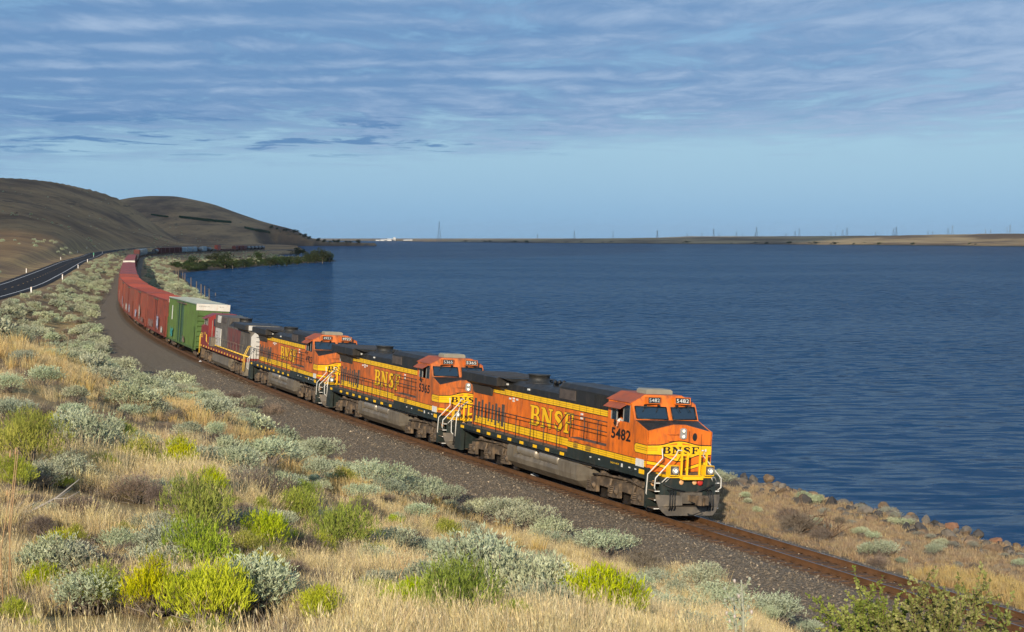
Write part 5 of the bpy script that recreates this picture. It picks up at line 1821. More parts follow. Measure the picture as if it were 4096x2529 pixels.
N = 46000
ss = -52 + 135 * rng.random(N) ** 1.25
tt = rng.uniform(-3.3, 1, N)
tt = np.where(rng.random(N) < 0.72, rng.uniform(0.9, gravel_w(ss) + 1.2), tt)
keep = ~((np.abs(tt) < 1.3) & (rng.random(N) < 0.55))
ss, tt = ss[keep], tt[keep]
x, y, z = bed_height(ss, tt)
stn = scatter('ballast_gravel', np.stack([x, y, z + 0.005], 1), rng.gamma(4, 0.013, len(x)) + 0.025, SRC['ballast_stones'], 20, rot=rng.uniform(0, 6.28, (len(x), 3)), parent=ballast)

# white scraps lying by the rail
M_SCR = mat('white_litter', (0.75, 0.77, 0.80), 0.6)
for i, (px_, py_, wd, lab) in enumerate(((2135, 1912, 45, 'crumpled white scrap beside the rail under the leading fuel tank'), (1186, 1600, 18, 'small white scrap beside the rail under locomotive 4923'), (802, 1450, 11, 'small white scrap beside the rail near the red and silver engine'))):
    s_g, t_g = track_st(np.array([0.0]), np.array([0.0]))
    D = FPX * (CAMH + 0.2) / (py_ - YH); X = (px_ - 2048) / FPX * D
    s_g, t_g = track_st(np.array([X]), np.array([D]))
    x, y, z = bed_height(s_g, t_g)
    w_ = wd * D / FPX
    mb = MB()
    g_ = [(random.uniform(-.1, .1) + a, random.uniform(-.1, .1) + b) for a in (-0.5, 0, 0.5) for b in (-0.4, 0, 0.4)]
    mb.add([(a * w_, b * w_, 0.06 + (0.42 * w_ if (a * a + b * b) < 0.09 else 0.2 * w_ * random.random())) for a, b in g_], [(0, 3, 4, 1), (1, 4, 5, 2), (3, 6, 7, 4), (4, 7, 8, 5)], M_SCR)
    o = mb.build('litter')
    o.location = (float(x[0]), float(y[0]), float(z[0]))
    tag(o, lab, 'litter', 'white scraps by the rail')

# ================================================================== ROAD
M_ASP = mat('asphalt', (0.026, 0.026, 0.028), 0.95, 0, 0.15, 0.4, bump=0.2, bscale=8, spec=0.08)
M_RW = mat('road_white_paint', (0.72, 0.72, 0.70), 0.7)
M_RY = mat('road_yellow_paint', (0.55, 0.33, 0.08), 0.7)


def road_pt(q, off, z):
    i = np.clip(q, 0, len(RX) - 1)
    a = np.arange(len(RX))
    x, y, dx, dy = np.interp(i, a, RX), np.interp(i, a, RY), np.interp(i, a, RD[:, 0]), np.interp(i, a, RD[:, 1])
    return x - dy * off, y + dx * off, z


def ribbon(name, o0, o1, z, m, q0, q1, parent=None, n=None, thick_=0.0):
    n = n or max(2, int((q1 - q0) * 1.0) + 1)
    V, F = [], []
    for q in np.linspace(q0, q1, n):
        V += [road_pt(q, o0, z), road_pt(q, o1, z)]
    F = [(2 * k, 2 * k + 1, 2 * k + 3, 2 * k + 2) for k in range(n - 1)]
    mb = MB(); mb.add(V, [f[::-1] for f in F], m)
    return mb.build(name, parent)


road = ribbon('road', -5.2, 5.2, 2.0, M_ASP, 8, len(RX) - 1, n=390)
tag(road, 'dark asphalt highway curving along the foot of the hill', kind='structure')
ribbon('edge_line', 3.55, 3.72, 2.02, M_RW, 8, len(RX) - 1, road, 390)
ribbon('edge_line', -3.72, -3.55, 2.02, M_RW, 8, len(RX) - 1, road, 390)
per = (RY[-1] - RY[0]) / len(RX)
for q in np.arange(40, 190, 12.2 / per * 1.0):
    ribbon('centre_dash', -0.08, 0.08, 2.02, M_RY, q, q + 3.4 / per, road, 3)

# ================================================================== LABELLING BY PLACE
ORDN = ['first', 'second', 'third', 'fourth', 'fifth', 'sixth', 'seventh', 'eighth', 'ninth', 'tenth', 'eleventh', 'twelfth', 'thirteenth', 'fourteenth', 'fifteenth', 'sixteenth', 'seventeenth', 'eighteenth', 'nineteenth', 'twentieth']
ORD = ['first', 'second', 'third', 'fourth', 'fifth', 'sixth', 'seventh', 'eighth', 'ninth', 'tenth', 'eleventh', 'twelfth', 'thirteenth', 'fourteenth', 'fifteenth']


def columns(px):
    for lim, nm in ((330, 'left edge'), (720, 'under the red boxcars'), (1010, 'under the silver engine'), (1390, 'under locomotive 4923'), (1840, 'under locomotive 5365'), (2300, 'under the rear of 5482'), (2850, 'under the cab of 5482')):
        if px < lim: return nm
    return 'under the empty track'


def rows(py):
    for lim, nm in ((1560, 'high on slope'), (1800, 'on upper slope'), (2060, 'at mid slope'), (2290, 'low on slope')):
        if py < lim: return nm
    return 'at picture bottom'


def number_off(items, group, limit=30):
    """items: [(object, phrase, px)] -> labels that tell neighbours in the same place apart, counted from the left"""
    d = {}
    for o, ph, px in items: d.setdefault(ph, []).append((px, o))
    for ph, L in d.items():
        L.sort(key=lambda a: a[0])
        for i, (_, o) in enumerate(L):
            if len(L) == 1 or len(L) > limit: o['label'] = ph
            elif len(L) == 2: o['label'] = ph + (', left one of two', ', right one of two')[i]
            else: o['label'] = ph + ', ' + (('leftmost' if i == 0 else 'rightmost' if i == len(L) - 1 else (ORD[i] if i < 15 else 'number %d' % (i + 1)) + ' from left')) + ' of ' + str(len(L))
            o['group'] = group


# ================================================================== RIPRAP BOULDERS
def boulder_mat(name, c):
    return mat(name, c, 0.9, 0, 0.3, 1.6, (0.06, 0.052, 0.045), 0.5, dscale=(1, 1, 1), bump=0.6, bscale=9, rand=0.25, spec=0.2)


BM = [boulder_mat('grey_boulder', (0.17, 0.15, 0.125)), boulder_mat('brown_boulder', (0.21, 0.145, 0.09)), boulder_mat('red_boulder', (0.27, 0.14, 0.085)), boulder_mat('dark_boulder', (0.075, 0.07, 0.068))]
bould = [[stone_mesh('boulder', 100 + 10 * j + i, BM[j], 3, 0.8, 0.6) for i in range(3)] for j in range(4)]
NAMES = ['grey', 'brown', 'reddish', 'dark']
bl = []


def put_boulder(x, y, w, j, px, big=False, phrase=None):
    o = link('boulder', random.choice(bould[j]))
    z = float(terrain(np.array([x]), np.array([y]))[0])
    o.location = (x, y, (max(z, -1.66) if big else z) + w * (0.12 if big else 0.12))
    o.rotation_euler = (random.uniform(-.4, .4), random.uniform(-.4, .4), random.uniform(0, 6.28))
    o.scale = (w * random.uniform(.9, 1.25), w * random.uniform(.85, 1.1), w * random.uniform(.85, 1.15))
    tag(o, None, 'boulder')
    bl.append((o, phrase or '%s %s riprap boulder %s' % ('large' if w > 0.95 else 'mid-sized' if w > 0.65 else 'small', NAMES[j], 'near the plow' if px < 3150 else 'at mid shore' if px < 3700 else 'near the right edge'), px))


for (dx, dy, wd, j) in ((1840, 1134, 30, 1), (1862, 1148, 24, 1), (1870, 1162, 30, 0), (1905, 1168, 28, 1), (2020, 1193, 36, 0), (2115, 1200, 34, 1), (2108, 1213, 30, 3), (2140, 1212, 26, 0),
                        (2250, 1250, 36, 1), (2275, 1250, 38, 2), (2310, 1262, 40, 0), (2340, 1265, 34, 3), (2380, 1282, 34, 2), (2405, 1290, 30, 0), (2430, 1297, 30, 1), (1800, 1135, 28, 0), (1780, 1130, 26, 3), (2215, 1232, 36, 0), (2235, 1240, 30, 3), (2060, 1200, 30, 3), (1985, 1188, 30, 1), (1960, 1180, 26, 0), (2180, 1222, 30, 1)):
    px, py = dx * 1.6725, dy * 1.6725
    D = FPX * (CAMH + 1.35) / (py - YH)
    put_boulder((px - 2048) / FPX * D, D, wd * 1.6725 * D / FPX * 1.0, j, px, True)
for i in range(140):
    s = random.uniform(-60, 12)
    t = random.uniform(-15.8, -10.6) if i % 2 else random.uniform(-12.6, -10.6)
    x, y, _ = on_track(s, t)
    j = random.choices(range(4), (4, 3, 1, 4))[0]
    put_boulder(float(x), float(y), random.uniform(0.4, 1.0), j, 2048 + FPX * x / y)
source('rubble', [bould[j][i] for j in (0, 1, 3) for i in range(2)])
ss = rng.uniform(-62, 16, 1500); tt = rng.uniform(-15.9, -10.2, 1500)
x, y, _ = on_track(ss, tt)
o = scatter('riprap_rubble', np.stack([x, y, terrain(x, y)], 1), rng.gamma(3, 0.07, 1500) + 0.1, SRC['rubble'], 6, rng.uniform(0, 6.28, (1500, 3)))
tag(o, 'small broken stones between the riprap boulders')
number_off(bl, 'riprap boulders along the shore', 60)

# ================================================================== OLD POSTS, ROAD MARKERS
M_POST = mat('grey_timber', (0.17, 0.125, 0.085), 0.9, 0, 0.25, 2)
items = []
for (cx, y0, y1) in ((688, 205, 330), (757, 200, 318), (800, 335, 462), (826, 350, 525), (882, 385, 505), (905, 405, 560), (980, 455, 632), (1045, 500, 665), (1102, 535, 728), (1148, 555, 738), (1200, 590, 752), (1277, 640, 765), (1425, 740, 815), (1690, 868, 905)):
    px, pt, pb = 440 + cx * .33076, 960 + y0 * .33076, 960 + y1 * .33076
    x, y, z = ground_hit(px, pb, 100, 1500)
    h = max(1.5, (pb - pt) * y / FPX)
    o = MB().cyl((0, 0, -0.5), (random.uniform(-.05, .05), 0, h), 0.13, M_POST, 7, 0.10).build('shore_post')
    o.location = (x, y, z)
    tag(o, None, 'post')
    items.append((o, 'weathered timber post on the bank between train and bay' if y > 250 else 'weathered timber post showing above the green boxcar', px))
number_off(items, 'row of timber posts along the bay', 14)
L_ = sorted(items, key=lambda a: a[2])
for i, (o, ph, px) in enumerate(L_):
    o['label'] = 'thin timber post, %s from the left in the row along the bay' % ORDN[i]

M_DEL = mat('white_marker_post', (0.75, 0.75, 0.72), 0.5)
M_SGN = mat('green_sign', (0.02, 0.22, 0.12), 0.5)
items = []
for (cx, y0, y1, side) in ((218, 820, 868, 1), (437, 733, 768, 1), (546, 665, 690, 1), (612, 629, 647, 1), (716, 572, 585, 1), (184, 690, 720, 0), (425, 608, 630, 0), (489, 590, 604, 0), (543, 574, 590, 0), (608, 565, 576, 0)):
    px, pt, pb = cx * .57166, 680 + y0 * .57166, 680 + y1 * .57166
    D = FPX * (CAMH - 1.9) / (pb - YH)
    x = (px - 2048) / FPX * D
    z = float(terrain(np.array([x]), np.array([D]))[0])
    o = empty('marker_post', (x, D, z))
    MB().box((-0.10, -0.03, -0.1), (0.10, 0.03, 1.15), M_DEL).build('post', o)
    MB().box((-0.07, -0.036, 0.95), (0.07, -0.031, 1.1), M_AMB).build('reflector', o)
    tag(o, None, 'marker post')
    items.append((o, 'white road marker post on the %s side of the highway' % ('lake' if side else 'hill'), px))
number_off(items, 'white road marker posts')
px, pb = 655 * .57166, 680 + 610 * .57166
D = FPX * (CAMH - 1.9) / (pb - YH); x = (px - 2048) / FPX * D
o = empty('milepost_sign', (x, D, 1.8))
MB().box((-0.05, -0.04, 0), (0.05, 0.04, 2.2), M_DEL).build('post', o)
MB().box((-0.28, -0.05, 1.0), (0.28, -0.02, 2.2), M_SGN).build('plate', o)
tag(o, 'small green milepost sign beside the highway', 'sign')

# ================================================================== FAR SHORE, PLAIN, PYLONS, BUILDINGS
def far_mat():
    m = bpy.data.materials.new('far_land')
    m.use_nodes = True
    t = NT(m.node_tree)
    b = t.n['Principled BSDF']
    pos = t.add('ShaderNodeNewGeometry').outputs['Position']
    n = t.noise(t.mapping(pos, (0.004, 0.002, 0.10)), 1.0, 7, 0.65)
    c = t.mix(t.ramp(n, 0.36, 0.62), (0.12, 0.085, 0.055), (0.38, 0.28, 0.15))
    z = t.add('ShaderNodeSeparateXYZ', i_0=pos).outputs[2]
    sh = t.noise(t.mapping(pos, (0.02, 0.006, 0.1)), 1.0, 4, 0.6)
    c = t.mix(t.ramp(t.math('ADD', z, t.math('MULTIPLY', sh, 3.0)), -1.2, -2.6), c, (0.030, 0.035, 0.022))
    t.set(b.inputs['Base Color'], c)
    b.inputs['Roughness'].default_value = 0.95
    b.inputs['Specular IOR Level'].default_value = 0.1
    return m


M_FAR = far_mat()


def polar_land(name, p, depth, zfun, label):
    P, K = np.meshgrid(p, depth)
    D, Z = zfun(P, K)
    X = (P - 2048) / FPX * D
    n, c = P.shape
    idx = np.arange(n * c).reshape(n, c)
    F = np.stack([idx[:-1, :-1], idx[:-1, 1:], idx[1:, 1:], idx[1:, :-1]], -1).reshape(-1, 4)
    return tag(link(name, mesh_np(name, np.stack([X, D, Z], -1).reshape(-1, 3), F, M_FAR, True)), label, kind='structure')


FSP = [1600, 1700, 2000, 2600, 3200, 3700, 4096, 6000]
FSY = [965.5, 967.5, 970.5, 975, 979, 983, 987, 1005]
FTY = [963.5, 962.5, 961.5, 951.5, 946.5, 940, 934, 922]


def far_shore_z(P, K):
    ds = FPX * (CAMH - ZW) / (np.interp(P, FSP, FSY) - YH)
    D = ds + K
    top = CAMH + (YH - np.interp(P, FSP, FTY) + 1.2 * fbm(P * 0.012, K * 0, 4)) / FPX * (ds + 420)
    X = (P - 2048) / FPX * D
    Z = ZW - 0.4 + (top - ZW + 0.4) * (0.25 * sstep(0, 40, K) + 0.75 * sstep(30, 420, K)) + fbm(X * 0.01, D * 0.01, 4) * 5 * sstep(20, 120, K) * sstep(900, 380, K)
    return D, Z


polar_land('far_shore', np.arange(1600, 6000, 9), np.concatenate([np.linspace(-20, 460, 40), [600, 1000, 2500, 5000]]), far_shore_z, 'low brown far shore across the lake')


def far_plain_z(P, K):
    D = 8300 + K + np.interp(P, [900, 1500, 1700, 2200, 3200], [1500, 300, 0, 0, 0])
    top = CAMH + (YH - np.interp(P, [900, 1400, 2000, 2500, 2650, 2750, 3700, 3900, 4300], [955, 955, 955, 954, 951, 946, 945, 947, 952])) / FPX * (14500)
    Z = ZW - 0.2 + (top - ZW) * sstep(200, 6000, K) + 3 * fbm(P * 0.03, K * 0.001, 3) * sstep(0, 800, K) + 1.2 * sstep(0, 60, K)
    return D, Z


polar_land('far_plain', np.arange(900, 4400, 12), np.concatenate([np.linspace(-30, 900, 20), np.linspace(1200, 6300, 12)]), far_plain_z, 'pale flat plain on the horizon')

M_PYL = mat('pylon_steel', (0.20, 0.22, 0.24), 0.6, 0.3)


def make_pylon(h, wide, arms, thick_):
    root = empty('pylon')
    leg = [(-1, -1), (1, -1), (1, 1), (-1, 1)]
    nt = 0.10
    lv = [0, 0.16, 0.32, 0.47, 0.60, 0.72, 0.82, 0.91, 1.0]
    def wd(k): return wide * (1 - k) ** 1.25 + nt * wide * 0.7
    for (a, b) in leg:
        MB().tube([(a * wd(k) / 2, b * wd(k) / 2, k * h) for k in lv], thick_, M_PYL, 4).build('leg', root)
    br = MB()
    for k0, k1 in zip(lv[:-1], lv[1:]):
        for i in range(4):
            a, b = leg[i], leg[(i + 1) % 4]
            br.tube([(a[0] * wd(k0) / 2, a[1] * wd(k0) / 2, k0 * h), (b[0] * wd(k1) / 2, b[1] * wd(k1) / 2, k1 * h)], thick_ * 0.6, M_PYL, 3)
            br.tube([(b[0] * wd(k0) / 2, b[1] * wd(k0) / 2, k0 * h), (a[0] * wd(k1) / 2, a[1] * wd(k1) / 2, k1 * h)], thick_ * 0.6, M_PYL, 3)
    br.build('bracing', root)
    for k, l_ in arms:
        MB().tube([(-l_, 0, k * h), (0, 0, (k + 0.03) * h), (l_, 0, k * h)], thick_ * 0.9, M_PYL, 4).build('crossarm', root)
    return root


tall = make_pylon(36, 8, ((0.70, 6), (0.80, 7.5), (0.90, 5.5)), 0.19)
small = make_pylon(24, 9, ((0.86, 9), (0.98, 8)), 0.16)
big = make_pylon(64, 13, ((0.93, 4),), 0.30)
P_T = [(2600 + .6109 * cx, 850 + .6109 * y0, 850 + .6109 * y1) for cx, y0, y1 in ((48, 115, 168), (417, 105, 163), (698, 92, 160), (978, 100, 160), (1290, 95, 155), (1613, 90, 150), (1980, 80, 142), (2358, 78, 138))]
P_T += [(1200 + .6125 * cx, 850 + .6125 * y0, 850 + .6125 * y1) for cx, y0, y1 in ((1551, 140, 183), (1792, 118, 172), (2045, 118, 168), (2333, 112, 163))]
P_S = [(2600 + .6109 * cx, 850 + .6109 * y0, 850 + .6109 * y1) for cx, y0, y1 in ((243, 135, 162), (340, 132, 162), (452, 132, 160), (566, 125, 160), (605, 138, 160), (690, 130, 160), (890, 132, 158), (950, 120, 158), (1185, 127, 155), (1215, 128, 155), (1262, 112, 155), (1478, 125, 152), (1595, 105, 150), (1820, 118, 148), (1850, 120, 148), (1952, 100, 145), (2197, 110, 140), (2230, 110, 140), (2338, 95, 138))]
used = {}
tall_items, small_items = [], []
for src_, lst, store, h in ((tall, P_T, tall_items, 36), (small, P_S, small_items, 24)):
    for i, (px, y0, y1) in enumerate(lst):
        o = src_ if i == 0 else copy_tree(src_)
        hp = y1 - y0
        D = FPX * (CAMH - ZW) / (np.interp(px, FSP, FSY) - YH) + (480 if src_ is tall else 700)
        k = hp * D / FPX / h
        zb = CAMH - (y1 - YH) / FPX * D - 1.0
        o.location = ((px - 2048) / FPX * D, D, zb); o.scale = (k, k, k); o.rotation_euler.z = random.uniform(-.5, .5)
        tag(o, None, 'pylon')
        store.append((o, '', px))
for L_, what, gr in ((sorted(tall_items, key=lambda a: a[2]), 'tall lattice power pylon', 'tall pylons on the far shore'), (sorted(small_items, key=lambda a: a[2]), 'faint smaller power pylon', 'small pylons on the far shore')):
    for i, (o, _, px) in enumerate(L_):
        tag(o, '%s on the far shore, %s from the left' % (what, ORDN[i]), group=gr)
D = 5600.0
big.location = ((1757 - 2048) / FPX * D, D, ZW + 0.5); big.scale = (1.18 * 84 * D / FPX / 75.5,) * 3
tag(big, 'tallest lattice mast rising from the low spit left of the other pylons', 'pylon')

M_BW = mat('white_cladding', (0.58, 0.58, 0.56), 0.6, 0, 0.05, 0.02)
M_BR2 = mat('grey_sheet_roof', (0.45, 0.47, 0.48), 0.6, 0, 0.05, 0.02)
M_BWN = mat('dark_window_strip', (0.05, 0.06, 0.07), 0.4)


def far_building(px, w_px, h_px, kind, D, label):
    w, h = w_px * D / FPX, h_px * D / FPX
    r = empty('silo_block' if kind == 'silo' else 'shed', ((px - 2048) / FPX * D, D, ZW + 0.8))
    if kind == 'silo':
        n = max(2, int(w / (h * 0.45)))
        for i in range(n):
            MB().lathe((-w / 2 + w * (i + .5) / n, 0, 0), (0, 0, 1), [(0, w / n * .49), (h * .92, w / n * .49), (h, w / n * .1)], M_BW, 12).build('silo', r)
        MB().box((-w / 2, -w / n * .3, h * .95), (w / 2, w / n * .3, h * 1.08), M_BR2).build('conveyor', r)
    else:
        MB().box((-w / 2, -w * .25, 0), (w / 2, w * .25, h * .75), M_BW).build('wall', r)
        MB().prism([(-w * .27, h * .75), (w * .27, h * .75), (0, h)], 0, -w / 2 - 1, w / 2 + 1, M_BR2).build('roof', r)
        MB().box((-w * .1, -w * .25 - .3, 0), (w * .1, -w * .25 - .05, h * .4), M_BWN).build('door', r)
    return tag(r, label, 'building', 'white buildings on the far plain')


for a in ((1545, 44, 8, 'shed', 8700, 'long white shed beside the white tower across the lake'), (1578, 10, 13, 'silo', 8750, 'white silo tower standing above the sheds across the lake'), (1560, 22, 9, 'silo', 8720, 'row of low white silos left of the white tower across the lake'),
          (1520, 34, 5, 'shed', 8680, 'low white shed at the left end of the far buildings'), (1635, 30, 6, 'shed', 8700, 'separate white shed right of the silo tower across the lake'), (1622, 16, 5, 'shed', 8660, 'small white shed between silo tower and the right shed'),
          (2203, 14, 6, 'shed', 5900, 'white shed on the far shore between mast and pylons'), (2232, 10, 5, 'shed', 5950, 'small white shed right of the far shore shed'), (2338, 10, 4, 'shed', 5400, 'tiny white building on the far shore under the first pylons'), (1921, 5, 7, 'silo', 6900, 'thin white tank on the low shore right of the mast')):
    far_building(*a)

# ================================================================== PLANTS
def leaf_mat(name, cols, trans=0.15, vary=0.25, hue=0.03):
    """foliage: each sprig takes its own tint between the given colours, each plant a small shift"""
    m = bpy.data.materials.new(name)
    m.use_nodes = True
    t = NT(m.node_tree)
    b = t.n['Principled BSDF']
    c = attr(t, 'c')
    cr = t.add('ShaderNodeValToRGB')
    t.set(cr.inputs[0], c)
    e = cr.color_ramp.elements
    e[0].position, e[0].color = 0.0, (*cols[0], 1)
    e[1].position, e[1].color = 1.0, (*cols[-1], 1)
    for i, q in enumerate(cols[1:-1]):
        x = e.new((i + 1) / (len(cols) - 1)); x.color = (*q, 1)
    r = t.add('ShaderNodeObjectInfo').outputs['Random']
    hs = t.add('ShaderNodeHueSaturation')
    t.set(hs.inputs['Hue'], t.math('MULTIPLY_ADD', r, 2 * hue, 0.5 - hue))
    r2 = t.math('FRACT', t.math('MULTIPLY', r, 7.13))
    t.set(hs.inputs['Value'], t.math('MULTIPLY_ADD', r2, 2 * vary, 1 - vary))
    t.set(hs.inputs['Saturation'], t.math('MULTIPLY_ADD', r2, 0.25, 0.85))
    t.set(hs.inputs['Color'], cr.outputs[0])
    t.set(b.inputs['Base Color'], hs.outputs[0])
    b.inputs['Roughness'].default_value = 0.75
    b.inputs['Specular IOR Level'].default_value = 0.2
    if trans:
        tr = t.add('ShaderNodeBsdfTranslucent'); t.set(tr.inputs[0], hs.outputs[0])
        mx = t.add('ShaderNodeMixShader'); mx.inputs[0].default_value = trans
        t.l.new(b.outputs[0], mx.inputs[1]); t.l.new(tr.outputs[0], mx.inputs[2])
        t.l.new(mx.outputs[0], t.n['Material Output'].inputs[0])
    return m


L_SAGE = leaf_mat('sage_leaves', [(0.21, 0.17, 0.12), (0.28, 0.31, 0.195), (0.38, 0.42, 0.27), (0.53, 0.565, 0.39)], 0.12, 0.18, 0.03)
L_RAB = leaf_mat('rabbitbrush_leaves', [(0.24, 0.17, 0.07), (0.24, 0.28, 0.024), (0.35, 0.41, 0.024), (0.54, 0.57, 0.045)], 0.2, 0.20, 0.025)
L_DRY = leaf_mat('dry_brush_twigs', [(0.10, 0.075, 0.055), (0.18, 0.14, 0.105), (0.26, 0.21, 0.165)], 0.0, 0.25, 0.02)
L_PALE = leaf_mat('silvery_brush', [(0.17, 0.15, 0.115), (0.25, 0.25, 0.20), (0.34, 0.35, 0.30)], 0.1, 0.15, 0.02)
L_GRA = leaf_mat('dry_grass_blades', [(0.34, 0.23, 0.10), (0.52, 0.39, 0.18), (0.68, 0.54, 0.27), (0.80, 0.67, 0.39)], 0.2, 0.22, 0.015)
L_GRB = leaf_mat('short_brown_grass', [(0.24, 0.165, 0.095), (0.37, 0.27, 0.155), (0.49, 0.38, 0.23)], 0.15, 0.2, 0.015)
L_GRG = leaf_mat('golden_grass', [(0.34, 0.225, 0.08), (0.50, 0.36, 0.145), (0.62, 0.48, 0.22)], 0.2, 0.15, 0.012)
L_TREE = leaf_mat('tree_leaves', [(0.018, 0.030, 0.010), (0.035, 0.055, 0.018), (0.06, 0.085, 0.028)], 0.15, 0.25, 0.03)
L_BIT = leaf_mat('bitterbrush_leaves', [(0.09, 0.10, 0.025), (0.16, 0.19, 0.04), (0.25, 0.29, 0.07), (0.38, 0.38, 0.14)], 0.2, 0.1, 0.02)
M_STEM = mat('grey_bark', (0.20, 0.165, 0.13), 0.9, 0, 0.3, 6)
M_TWIG = mat('brown_twig', (0.16, 0.105, 0.065), 0.9, 0, 0.3, 6)
M_DEAD = mat('silver_dead_wood', (0.28, 0.255, 0.23), 0.85, 0, 0.2, 6)


def unit(v):
    return v / np.maximum(np.linalg.norm(v, axis=-1, keepdims=True), 1e-9)


def leaves(B, Dr, L, k, ll, lw, spread, r, c0, along=(0.15, 1.0)):
    """k narrow leaves on every sprig (base B, direction Dr, length L) as diamond quads"""
    n = len(B)
    u = r.uniform(*along, (n, k))
    p = B[:, None] + Dr[:, None] * (L[:, None] * u)[..., None]
    d = unit(Dr[:, None] + r.normal(0, spread, (n, k, 3)))
    side = unit(np.cross(d, r.normal(size=(n, k, 3))))
    l_ = ll * r.uniform(0.6, 1.3, (n, k))[..., None]
    w_ = lw * r.uniform(0.7, 1.3, (n, k))[..., None]
    V = np.stack([p, p + d * l_ * 0.5 + side * w_, p + d * l_, p + d * l_ * 0.5 - side * w_], 2).reshape(-1, 3)
    c = np.clip(c0[:, None] + r.normal(0, 0.08, (n, k)), 0, 1)
    return V, np.repeat(c.ravel(), 4)


def join(parts, name, m):
    V = np.concatenate([p[0] for p in parts]); C = np.concatenate([p[1] for p in parts])
    F = np.arange(len(V), dtype=np.int32).reshape(-1, 4)
    return mesh_np(name, V, F, m, False, dict(c=C))


def lobes(r, n, R0, H0):
    """overlapping domes giving a shrub its uneven outline: centre, radius"""
    a = r.uniform(0, 6.28, n); q = R0 * 0.62 * np.sqrt(r.random(n))
    q[0] = 0
    rad = R0 * r.uniform(0.34, 0.58, n)
    ch = H0 * r.uniform(0.42, 0.85, n) * (1 - 0.45 * (q / R0)) - rad * 0.35
    return np.stack([q * np.cos(a), q * np.sin(a), np.maximum(ch, 0.02)], 1), rad


def make_shrub(name, seed, m, R0=0.5, H0=0.6, nl=8, ns=520, k=5, sl=0.10, ll=0.045, lw=0.006, spread=0.45, up=0.6, brown=0.15, tint=(0.45, 0.95), stems=True, inner=0.3):
    r = np.random.default_rng(seed)
    C, rad = lobes(r, nl, R0, H0)
    i = r.choice(nl, ns, p=rad ** 2 / (rad ** 2).sum())
    d = unit(r.normal(size=(ns, 3)) + (0, 0, 0.45))
    d[:, 2] = np.where(d[:, 2] < -0.25, -d[:, 2], d[:, 2])
    depth = np.where(r.random(ns) < inner, r.uniform(0.35, 0.85, ns), r.uniform(0.85, 1.0, ns))
    B = C[i] + d * (rad[i] * depth)[:, None] * (1, 1, 0.9)
    B[:, 2] = np.maximum(B[:, 2], 0.02)
    Dr = unit(d * (1 - up) + np.array((0, 0, up)) + r.normal(0, 0.18, (ns, 3)))
    L = sl * r.uniform(0.6, 1.5, ns)
    lt = r.uniform(*tint, nl)[i] + r.normal(0, 0.10, ns)
    dead = r.random(ns) < np.where(B[:, 2] < H0 * 0.35, brown * 3, brown * 0.4)
    c0 = np.clip(np.where(dead, r.uniform(0, 0.2, ns), lt), 0, 1)
    parts = [leaves(B, Dr, L, k, ll, lw, spread, r, c0)]
    me = join(parts, name, m)
    st = None
    if stems:
        mb = MB()
        for j in range(nl):
            for q in range(3):
                tip = C[j] + unit(r.normal(size=3) + (0, 0, 0.6)) * rad[j] * 0.8
                mid = tip * 0.5 + r.normal(0, 0.04, 3) * (1, 1, 0.2)
                base = np.array([r.normal(0, 0.04), r.normal(0, 0.04), -0.05])
                mb.tube([tuple(base), tuple(mid * (0.8, 0.8, 1)), tuple(tip)], [0.016 * R0 * 2, 0.009 * R0 * 2, 0.004], M_STEM, 4)
        st = mb.mesh(name + '_stems')
    return me, st


SAGE = [make_shrub('foliage', 200 + i, L_SAGE, 0.5, 0.52 + 0.05 * i, 9 + i % 4, 780, 6, 0.11, 0.050, 0.0065, 0.42, 0.55, 0.16, (0.30, 0.98)) for i in range(6)]
RABB = [make_shrub('foliage', 300 + i, L_RAB, 0.5, 0.50 + 0.04 * i, 11 + i % 3, 1050, 5, 0.10, 0.060, 0.0042, 0.34, 0.68, 0.18, (0.38, 1.0)) for i in range(6)]
DRYB = [make_shrub('twigs', 400 + i, L_DRY, 0.5, 0.45 + 0.05 * i, 8, 620, 5, 0.15, 0.11, 0.0032, 0.5, 0.5, 0.0, (0.2, 0.95)) for i in range(3)]
PALE = [make_shrub('foliage', 500 + i, L_PALE, 0.5, 0.55, 7, 420, 5, 0.10, 0.05, 0.007, 0.5, 0.5, 0.1, (0.3, 0.95)) for i in range(2)]
SLO = [make_shrub('sage_low_%d' % i, 600 + i, L_SAGE, 0.5, 0.62, 7, 210, 4, 0.16, 0.11, 0.020, 0.6, 0.45, 0.10, (0.35, 0.95), False) for i in range(4)]
DLO = [make_shrub('dry_low_%d' % i, 650 + i, L_DRY, 0.5, 0.5, 7, 150, 4, 0.16, 0.12, 0.012, 0.6, 0.45, 0.0, (0.2, 0.9), False) for i in range(2)]

KIN = {'S': ('sagebrush', SAGE, 'grey-green sagebrush'), 'R': ('rabbitbrush', RABB, 'lime rabbitbrush'), 'D': ('dry_brush', DRYB, 'leafless brown brush'), 'P': ('silvery_shrub', PALE, 'small silvery shrub')}
veg = {k: [] for k in KIN}
cover = []                                    # where shrubs stand, so that grass keeps clear


def put_shrub(kind, x, y, z, w, phrase, px, hf=1.0):
    nm, meshes, _ = KIN[kind]
    me, st = random.choice(meshes)
    o = link(nm, None) if False else empty(nm, (x, y, z - 0.03 * w), (0, 0, random.uniform(0, 6.28)))
    o.scale = (w * random.uniform(.92, 1.08), w * random.uniform(.92, 1.08), w * hf * random.uniform(.9, 1.1))
    link('foliage' if kind != 'D' else 'twigs', me, o)
    if st: link('stems', st, o)
    tag(o, None, 'shrub')
    veg[kind].append((o, phrase, px))
    cover.append((x, y, w * 0.5))
    return o


